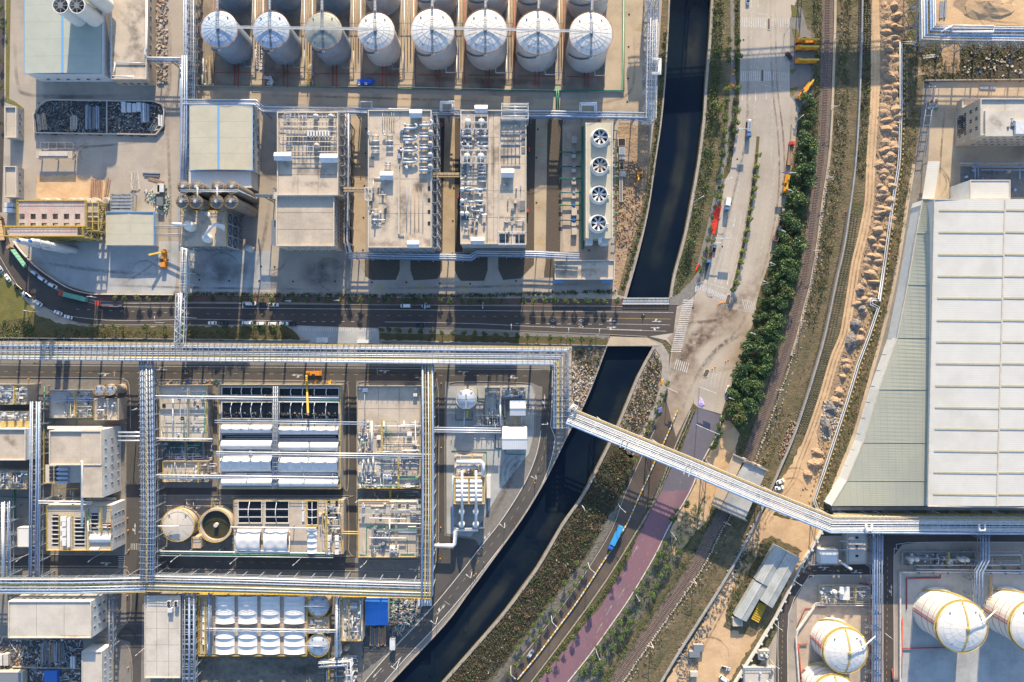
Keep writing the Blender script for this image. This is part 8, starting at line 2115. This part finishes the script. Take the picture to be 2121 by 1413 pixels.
for c in ((18,576,125,'sedan',W_,'white car parked highest on the outer kerb of the bend'),(2,556,125,'sedan',S_,'silver car cut by the left edge at the outer kerb'),(39,596,138,'pickup',K_,'black pickup parked at the outer kerb of the bend'),(57,612,143,'pickup',S_,'silver pickup behind the black one on the bend'),
    (81,628,147,'suv',W_,'white estate car at the outer kerb, below the silver pickup'),(122,648,160,'sedan',W_,'left of the two white saloons parked at the end of the bend'),(143,657,166,'sedan',W_,'right of the two white saloons parked at the end of the bend'),
    (76,567,-38,'van',S_,'pale blue van on the inner side of the bend, first of three'),(91,579,-35,'van',W_,'white van on the inner side of the bend, middle of three'),(112,592,-27,'van',W_,'white van on the inner side of the bend, last of three'),
    (521,629,0,'bus',W_,'long white van parked at the upper kerb of the main road'),(545,630,0,'sedan',K_,'dark car between the white van and the white pickup, upper kerb'),(568,631.5,0,'pickup',W_,'white pickup at the upper kerb of the main road'),
    (441,669,180,'sedan',W_,'white saloon at the lower kerb, leftmost of that row'),(464,670,180,'sedan',K_,'black saloon beside the leftmost white one, lower kerb'),(513,669,180,'bus',W_,'white van standing alone in the middle of the lower kerb row'),
    (542,670.5,180,'van',W_,'first of two white vans close together at the lower kerb'),(566,671,180,'van',W_,'second of two white vans close together at the lower kerb'),(589,670.5,0,'suv',W_,'white estate car near the right end of the lower kerb row'),(608,672,0,'sedan',K_,'black saloon at the right end of the lower kerb row'),
    (841,633.5,180,'bus',W_,'cream minibus driving on the upper lane of the main road'),(883,633.8,180,'van',S_,'silver van driving behind the cream minibus'),(871,674.5,0,'sedan',K_,'dark car alone at the lower kerb right of the gate'),
    (1633,117,-50,'suv','car_maroon','dark maroon car turned diagonally near the yellow cranes'),(1478.5,514,75,'pickup',B_,'blue pickup at the left kerb of the wide road'),(1507,807,72,'suv',W_,'white car at the right kerb above the concrete square'),
    (1615,997,22,'suv',W_,'upper of two white cars on the sandy area by the pipe bridge'),(1613,1010,12,'suv',W_,'lower of two white cars on the sandy area by the pipe bridge'),(1502,1383,-15,'pickup',S_,'silver pickup on the sand near the bottom edge'),(1499,1405,-35,'bus',W_,'white van on the sand at the bottom edge'),(1099,1353,55,'suv',S_,'grey car driving on the barrier road near the bottom'),
    (1548,2,-90,'sedan',W_,'white car cut by the top edge on the wide road')):car(*c)
def truck(u,v,a,L,cabm,bedm,label,kind='box',name='lorry',w=2.4,load=None):
 """u, v: middle of the load; cab at +x"""
 T=thing(name,label,'lorry',P(u,v));h=L/2
 def put_(o):o.location=Vector((0,0,.1)) if False else o.location;return o
 def mk(b,n,m,sm=False):
  o=bpy.data.objects.new(n,b.mesh(n,m,None,sm));C.objects.link(o);o.parent=T;ORG[o]=ORG[T];return o
 mk(MB().box(h+.5,-w/2,.7,h+2.6,w/2,2.9),'cab',cabm);mk(MB().box(h+2.55,-w/2+.15,1.7,h+2.68,w/2-.15,2.6),'windscreen','glass');mk(MB().box(h+.9,-w/2+.2,2.9,h+2.2,w/2-.2,3.15),'cab_roof',cabm)
 mk(MB().box(-h,-.5,.7,h+.6,.5,.95),'chassis','steel_dark')
 if kind=='box':mk(MB().box(-h,-w/2,1.1,h,w/2,3.4),'box_body',bedm)
 elif kind=='open':
  b=MB();b.box(-h,-w/2,.96,h,w/2,1.2);b.box(-h,-w/2,1.2,h,-w/2+.15,2.4);b.box(-h,w/2-.15,1.2,h,w/2,2.4);b.box(-h,-w/2+.15,1.2,-h+.15,w/2-.15,2.4);b.box(h-.15,-w/2+.15,1.2,h,w/2-.15,2.4)
  mk(b,'load_bed',bedm)
  if load:mk(MB().box(-h+.2,-w/2+.2,1.21,h-.2,w/2-.2,1.9),'load',load)
 elif kind=='tarp':
  b=MB();K=6
  for i in range(K):x0,x1=-h+L*i/K,-h+L*(i+1)/K-.15;b.add([(x0,-w/2,1.2),(x1,-w/2,1.2),(x1,0,3.),(x0,0,3.),(x0,w/2,1.2),(x1,w/2,1.2),(x1,0,3.),(x0,0,3.)],[(0,1,2,3),(5,4,7,6),(0,3,4),(1,5,2)])
  mk(b,'tarpaulin',bedm);mk(MB().box(-h,-w/2,.95,h,w/2,1.19),'load_bed','steel_dark')
 elif kind=='tanker':mk(MB().tube([(-h,0,2.1),(-h+.5,0,2.1),(h-.5,0,2.1),(h,0,2.1)],1.1,14),'tank_barrel',bedm,True);mk(MB().box(-h*.6,-.3,3.15,h*.6,.3,3.3),'top_walkway','steel_dark')
 wm=MB().tube([(0,-w/2,.5),(0,w/2,.5)],.5,12).mesh('wheels','tyre')
 for x in (-h+1,-h+2.3,h+1.4) if L>5 else (-h+1,h+1.4):inst('wheels',wm,T,ORG[T]+Vector((x,0,0)))
 T.rotation_euler=(0,0,R(a));T.location.z=.12
 return T
truck(162,616,166,12.5,'red','tarp_green','long lorry with red cab and green covered load on the bend');truck(236,630,178,11.5,'red','slate_road','long lorry with red cab and purplish load on the bend','open',load='slate_road')
truck(43,536,127,11.5,'timber','tarp_green','lorry with a ridged green tarpaulin high on the bend','tarp');truck(5,478,100,11,'timber','sand','lorry with a beige covered load cut by the left edge','tarp')
truck(1276,1107,-116,11,'blue','sky_blue','bright blue box lorry driving on the barrier road');truck(1549,264,-92,6.5,B_,'pipe_silver','grey tanker lorry with a blue cab on the wide road','tanker')
truck(1634,325,83,10,'red','timber','lorry with a red and white cab and long brown bed','open',load='mound');truck(1609,480,73,11,'parapet','timber','brown open lorry with a white cab at the right kerb','open',load='dark_pile')
truck(1505,420,-98,4.2,B_,'car_white','small white box lorry at the left kerb of the wide road');truck(1469,530,-104,3.6,B_,'timber','small lorry with a brown bed below the blue pickup','open')
def crane(u,v,a,label,L=11.,boom=None,col='orange'):
 T=thing('mobile_crane',label,'crane',P(u,v))
 def mk(b,n,m):o=bpy.data.objects.new(n,b.mesh(n,m));C.objects.link(o);o.parent=T;ORG[o]=ORG[T];return o
 h=L/2
 mk(MB().box(-h,-1.2,.6,h,1.2,1.4),'carrier',col);mk(MB().box(h-1.8,-1.2,1.4,h,-.1,2.6),'driver_cab',col);mk(MB().box(-h+.6,-1.15,1.4,-h+3.2,1.15,2.6),'engine_house',col);mk(MB().box(-h+3.4,.3,1.4,-h+5,1.2,2.8),'operator_cab','glass')
 bm=boom or ((-h+1.5,0,3.),(h+.9,0,2.9))
 mk(MB().beam(*bm,.9,.8),'boom','yellow' if col=='orange' else col);mk(MB().beam(Vector(bm[0]).lerp(Vector(bm[1]),.45),Vector(bm[1])+(Vector(bm[1])-Vector(bm[0]))*.06,.6,.6),'boom_section','steel_dark')
 wm=MB().tube([(0,-1.25,.5),(0,1.25,.5)],.5,12).mesh('wheels','tyre')
 for x in (-h+1.2,-h+2.8,h-3,h-1.4):inst('wheels',wm,T,ORG[T]+Vector((x,0,0)))
 om=MB().box(-.25,-2.1,.3,.25,2.1,.6).mesh('outrigger','steel_dark')
 for x in (-h+.3,h-4):inst('outrigger',om,T,ORG[T]+Vector((x,0,0)))
 T.rotation_euler=(0,0,R(a));T.location.z=.1
crane(1667,86.6,0,'yellow crane lorry parked uppermost on the grey apron');crane(1666.5,101.5,0,'yellow crane lorry parked second from the top on the apron');crane(1666,128.6,0,'yellow crane lorry parked alone below the first two');crane(1664.5,190,52,'yellow crane lorry parked diagonally by the green beds');crane(1627,382,80,'yellow crane lorry at the right kerb above the brown lorry',10)
crane(342,537,90,'orange crane lorry in the truck yard with its boom swung left',10,((3.5,0,3),(1.5,5.6,6)));crane(652,773,180,'orange crane lorry on the plant road reaching over the open basins',8,((3.5,1,3),(-.6,20,14)))
T=thing('excavator','orange excavator on the churned bank left of the canal','excavator',P(1324,363));c=P(1324,363)
for s in (-1,1):MB().box(c.x-1.7,c.y+s*1.1-.3,0,c.x+1.7,c.y+s*1.1+.3,.8).build('track','tyre',T)
MB().box(c.x-1.5,c.y-1.2,.8,c.x+1.5,c.y+1.2,2.2).build('body','orange',T);MB().box(c.x-.3,c.y-1.1,2.2,c.x+1.,c.y,3.1).build('cab','glass',T)
MB().tube([c+Vector((-.6,-1.2,2)),c+Vector((-1.2,-3.4,4.2)),c+Vector((-1.8,-5.8,1.5))],.3,6).build('arm','orange',T);MB().box(c.x-2.3,c.y-6.6,.3,c.x-1.3,c.y-5.6,1.4).build('bucket','steel_dark',T)
def cloth(name,pts,m,label,z=.3):
 c=sum([P(*a) for a in pts],Vector())/len(pts);q=random.Random(4);b=MB();n=len(pts)
 vs=[(*P(*a)[:2],.15) for a in pts]+[(*(P(*a)*.65+c*.35)[:2],z+q.uniform(0,.5)) for a in pts]+[(c.x,c.y,z+.3)]
 b.add(vs,[(i,(i+1)%n,n+(i+1)%n,n+i)[::-1] for i in range(n)]+[(n+i,n+(i+1)%n,2*n)[::-1] for i in range(n)])
 b.build(name,m,kind=None,label=label,cat='tarpaulin')
cloth('red_sheet',[(1487,425),(1494,428),(1491,445),(1485,470),(1480,486),(1472,484),(1475,462),(1477,442)],'red_cloth','long bright red sheet lying beside the footpath trees');cloth('red_sheet',[(1446,545),(1448,547),(1444,560),(1440,565),(1441,556)],'red_cloth','narrow red sheet near the junction pavement')
cloth('lilac_sheet',[(1450,822),(1456,828),(1460,840),(1452,844),(1446,838)],'cloth_lilac','crumpled lilac sheet at the top left of the slate road');cloth('lilac_sheet',[(1361,845),(1371,843),(1372,853),(1363,857)],'cloth_lilac','crumpled lilac sheet on the rubble bank below the bridge')
cloth('orange_sheet',[(1511,173),(1520,175),(1524,180),(1519,184),(1511,181)],'orange','larger orange sheet beside the upper footpath');cloth('orange_sheet',[(1517,142),(1525,145),(1520,150)],'orange','small orange sheet above the larger one');cloth('orange_sheet',[(1518,152),(1523,152),(1521,158),(1516,156)],'orange','small orange sheet just above the larger one');cloth('orange_sheet',[(1370,786),(1375,784),(1371,800),(1366,797)],'orange','orange red sheet on the bank below the junction corner')
# barriers
BP={}
for m in ('yellow','kerb_white'):
 T=thing('plastic_barrier','x','barrier',(0,0,0),'plastic barriers dividing the road');MB().prism([(-.8,-.28),(.8,-.28),(.8,.28),(-.8,.28)],0,.25).build('base',m,T);MB().prism([(-.75,-.17),(.75,-.17),(.75,.17),(-.75,.17)],.25,.9).build('body',m,T);BP[m]=T
for i,(p,a) in enumerate(along([P(*x) for x in cr([(1402,852),(1380,905),(1356,956),(1320,1037),(1293,1094),(1243,1173),(1196,1245),(1157,1298),(1115,1354),(1070,1409)],4)],2.)):
 m='yellow' if i%3==0 else 'kerb_white';place(BP[m],(p.x,p.y,.13),a,('yellow' if m=='yellow' else 'white')+' plastic barrier in the line along the brown road, %s from the top'%nth(i))
T=thing('traffic_cone','x','cone',(0,0,0),'orange cones');MB().lathe(0,0,[(.3,0),(.3,.05),(.18,.06),(.04,.8)],8).build('cone','orange',T)
for i,(u,v) in enumerate(((1487,631),(1490,629),(1493,628),(1496,627),(1500,627),(1503,628),(1503,748),(1508,745),(1475,764),(1481,760))):place(T,P(u,v)+Vector((0,0,.15)),0,'orange road marker post %s'%(('below the crossing, %s from the left'%nth(i)) if i<6 else ('beside the concrete square lanes, %s of four'%nth(i-6))),1.3)
# people
def person(u,v,a,top,label,z=.2):
 me=bpy.data.meshes.new('body');V=[(0,0,.95),(0,0,1.25),(0,0,1.45),(0,0,1.55),(0,.02,1.7),(.12,0,.9),(.14,.02,.5),(.14,0,.06),(.14,.16,.04),(-.12,0,.9),(-.15,-.04,.5),(-.15,-.06,.06),(-.15,.1,.04),(.22,0,1.42),(.3,0,1.15),(.3,.15,.92),(-.22,0,1.42),(-.3,.04,1.15),(-.28,.2,.95)]
 E=[(0,1),(1,2),(2,3),(3,4),(0,5),(5,6),(6,7),(7,8),(0,9),(9,10),(10,11),(11,12),(2,13),(13,14),(14,15),(2,16),(16,17),(17,18)]
 me.from_pydata(V,E,[]);bm_=bmesh.new();bm_.from_mesh(me);bm_.verts.layers.skin.verify();bm_.to_mesh(me);bm_.free()
 T=thing('person',label,'person',P(u,v)+Vector((0,0,z)));o=bpy.data.objects.new('body',me);C.objects.link(o);o.parent=T
 md=o.modifiers.new('Skin','SKIN');RD_=[.15,.16,.14,.06,.1,.1,.075,.05,.04,.1,.075,.05,.04,.07,.05,.035,.07,.05,.035]
 for i,r in enumerate(RD_):me.skin_vertices[0].data[i].radius=(r,r)
 me.skin_vertices[0].data[0].use_root=True;o.modifiers.new('Sub','SUBSURF').levels=1;me.materials.append(M[top])
 q=bpy.data.objects.new('head',MB().lathe(0,.03,[(.02,1.6),(.09,1.64),(.11,1.72),(.09,1.8),(.02,1.83)],10).mesh('head','skin'));C.objects.link(q);q.parent=T
 q=bpy.data.objects.new('hard_hat',MB().lathe(0,.03,[(.16,1.77),(.13,1.78),(.12,1.84),(.05,1.9)],10).mesh('hard_hat','red' if top !='car_white' else 'steel_white'));C.objects.link(q);q.parent=T
 T.rotation_euler=(0,0,R(a));return T
person(982,1191,40,'orange','worker in orange walking on the riverside pavement, left of two');person(986,1187,200,'orange','worker in orange walking on the riverside pavement, right of two');person(1066,1083,90,'red','person in dark red on the riverside pavement near the canal');person(1002,1163,10,'green_net','worker in green on the riverside pavement');person(785,625,0,'car_white','person in white walking on the red pavement')
for u,v,a,l in ((1332,652,180,'motorbike with a rider in white on the main road'),(459,1181,0,'motorbike with a rider in pale blue on the lower plant road')):
 c=P(u,v);T=thing('motorbike',l,'motorbike',(c.x,c.y,.12));MB().box(c.x-.5,c.y-.16,.5,c.x+.5,c.y+.16,.95).build('body','car_black',T);wm=MB().tube([(0,-.07,.3),(0,.07,.3)],.3,12).mesh('wheel','tyre');inst('wheel',wm,T,(c.x-.65,c.y,.12));inst('wheel',wm,T,(c.x+.65,c.y,.12));MB().tube([(c.x+.45,c.y-.35,1.1),(c.x+.5,c.y,1.05),(c.x+.45,c.y+.35,1.1)],.04,5).build('handlebar','steel_dark',T)
 person(u,v,-90,'car_white' if v<700 else 'car_silver',('rider in white' if v<700 else 'rider in pale blue')+' sitting astride the motorbike on the %s road'%('main' if v<700 else 'lower plant'),.2)
# lower verge wall of the main rack
strip('verge_wall',[(0,700),(320,702),(640,705)],1.6,1.2,'wall_gray',t=1.2,label='thin grey wall above the great rack, left part');strip('verge_wall',[(790,706),(1256,716)],1.6,1.2,'wall_gray',t=1.2,label='thin grey wall above the great rack, right part')
T=bld('white gate kiosk just above the great rack',739,704,765,711,3,'roof_white_x','metal_wall',par=0,name='kiosk',cat='kiosk');T=bld('pale container beside the gate above the great rack',655,699,679,710,3,'steel_white','steel_white',par=0,name='container',cat='container')
strip('yard_edge_wall',cr([(30,500),(52,528),(86,560),(140,595),(183,608),(219,610),(362,611)],4),1.6,1.4,'kerb_white',t=1.4,label='white wall between the truck yard and the curved pavement')
# fine pipework over the process decks
def fine(label,u0,v0,u1,v1,h,n,seed,top=2.6,hand='yellow_dull'):
 T=thing('pipework',label,'pipework',(*P((u0+u1)/2,(v0+v1)/2,h)[:2],h))
 q=random.Random(seed);mm=['steel','pipe_silver','pipe_white','steel_dark','parapet','pipe_silver','pipe_green']
 for i in range(n):
  z=h+q.uniform(.5,top);r=q.choice((.07,.09,.12,.16,.22));a,b=q.uniform(u0,u1),q.uniform(v0,v1)
  if q.random()<.5:c,d=min(u1,a+q.uniform(12,(u1-u0)*.8)),b
  else:c,d=a,min(v1,b+q.uniform(8,(v1-v0)*.8))
  e=(c,d) if q.random()<.5 else ((c,min(v1,d+7)) if d==b else (min(u1,c+7),d))
  MB().tube([P(a,b,h),P(a,b,z),P(c,d,z),P(*e,z),P(*e,h)],r,5).build('pipe',q.choice(mm),T,smooth=True)
  if i%3==0:p=P(c,d,z);MB().cyl(p.x,p.y,z-.2,z+.45,r+.18,8).build('valve',q.choice(('steel_dark','pipe_red','parapet')),T)
 if hand:
  k=q.uniform(.3,.7);um=u0+(u1-u0)*k;pbox(T,'walkway',um,v0,um+3,v1,h+1.9,h+2,'yellow_dull' if q.random()<.5 else 'steel',zr=h);railing(T,[(um,v0),(um,v1)],h+2,hand,t=.09);railing(T,[(um+3,v0),(um+3,v1)],h+2,hand,t=.09)
for i,(l,a) in enumerate((('left edge platform just below the great rack',(0,800,55,836,8,16)),('valve platform below the blank cream roof',(0,977,56,1011,8,16)),('low platform right of the left vertical rack',(106,810,190,862,3.5,20)),('ground between white block and basin building',(96,1012,240,1044,1,20)),('yellow-railed basin building',(180,1050,230,1100,12,10)),
  ('pale vent roof left of the open basins',(334,802,428,908,7,16)),('pump bay below the vent roof',(338,916,440,952,1.2,26)),('equipment deck left of the domed covers',(340,957,448,998,5,26)),('ground above the round clarifiers',(335,1030,485,1052,.3,16)),('right end of the square basin block',(660,1038,706,1140,6,26)),
  ('lower half of the large pale platform',(742,868,868,938,7,26)),('twin fan platform',(742,944,868,1010,6,34)),('gap between the two right platforms',(742,1014,868,1034,.3,22)),('lower platform with green floor lines',(744,1038,864,1150,6,30)),('bay right of the silver conical tank',(990,802,1050,880,.3,34)),('bay around the small gabled roof',(1040,802,1100,884,.3,20)),
  ('separator block head',(938,942,1004,986,5,16)),('narrow roof beside the blue shed',(710,1240,750,1325,7,16)),('bottom strip between tents and blue shed',(655,1345,740,1413,.3,28)),('skid above the large white tanks',(1870,1142,2115,1172,1,40)),('skid above the left white tank',(1698,1213,1800,1245,1.5,24)),('strip right of the vertical rack by the tanks',(2040,1190,2060,1250,.3,10)),('left side column of the tent basins',(415,1236,445,1352,6,12)),('ground left of the bottom edge rack',(330,1352,380,1410,.2,4)),('tank farm lane right of the ribbed roof tank',(628,120,648,176,.2,12)),('left end of the tank farm floor',(414,120,450,176,.2,10)))):
 fine('fine pipes and valves on the '+l,*a[:5],a[5],200+i,hand='yellow' if i%3==0 else 'yellow_dull')
for pts,w,m,h in (([(600,350),(680,352)],26,'soot',21.03),([(620,380),(690,385)],16,'tyre_dark',21.03),([(830,380),(835,440),(820,500)],30,'tyre_dark',24.53),([(860,370),(880,420)],26,'soot',24.53),([(780,380),(800,430),(790,500)],22,'tyre_dark',24.53),([(1018,250),(1022,330),(1018,400)],12,'tyre_dark',23.03),([(1045,390),(1080,440),(1050,470)],24,'soot',23.03),([(1050,365),(1052,395)],12,'soot',23.03),([(965,470),(1000,490)],18,'tyre_dark',23.03),([(1155,560),(1200,565),(1268,560)],20,'tyre_dark',5.03),([(240,20),(280,70),(260,120)],26,'tyre_dark',9.03),([(10,900),(40,930)],20,'mud',12.03),([(120,1317),(185,1318)],6,'mud',13.73),([(760,850),(800,900),(830,920)],24,'tyre_dark',7.03),([(2050,240),(2080,270)],20,'tyre_dark',20.64)):
 decal(cr(pts,6),w,m,h,None,'roof_stain','dark weathering stain on a flat roof',h)
FH=thing('fire_hydrant','small orange red hydrant post beside the plant roads','hydrant',(0,0,0),'orange hydrant posts');MB().lathe(0,0,[(.35,0),(.3,.1),(.2,.15),(.22,.9),(.1,1.1)],10).build('body','orange',FH)
for u,v in ((60,785),(84,794),(102,799),(101,813),(251,792),(262,877),(936,866),(935,910),(914,927),(913,1092),(912,1157),(914,794),(265,1073),(266,1098),(267,1139),(102,1019),(265,1233),(244,1333),(232,1384),(266,1382),(717,1076),(1049,755),(1108,1000)):place(FH,P(u,v)+Vector((0,0,.1)))
BN=rack('wide pipe bridge running outside the top edge, shading the upper road and canal',[(1330,-82),(1900,-118)],20,62,[(x,.5,'pipe_silver') for x in range(-28,30,4)],step=60,slat=4,m='steel',truss=True,rail=[(1,'yellow')],tray=[(x,1.,'steel') for x in (-20,-10,0,10,20,26)],name='pipe_bridge',cat='pipe bridge')
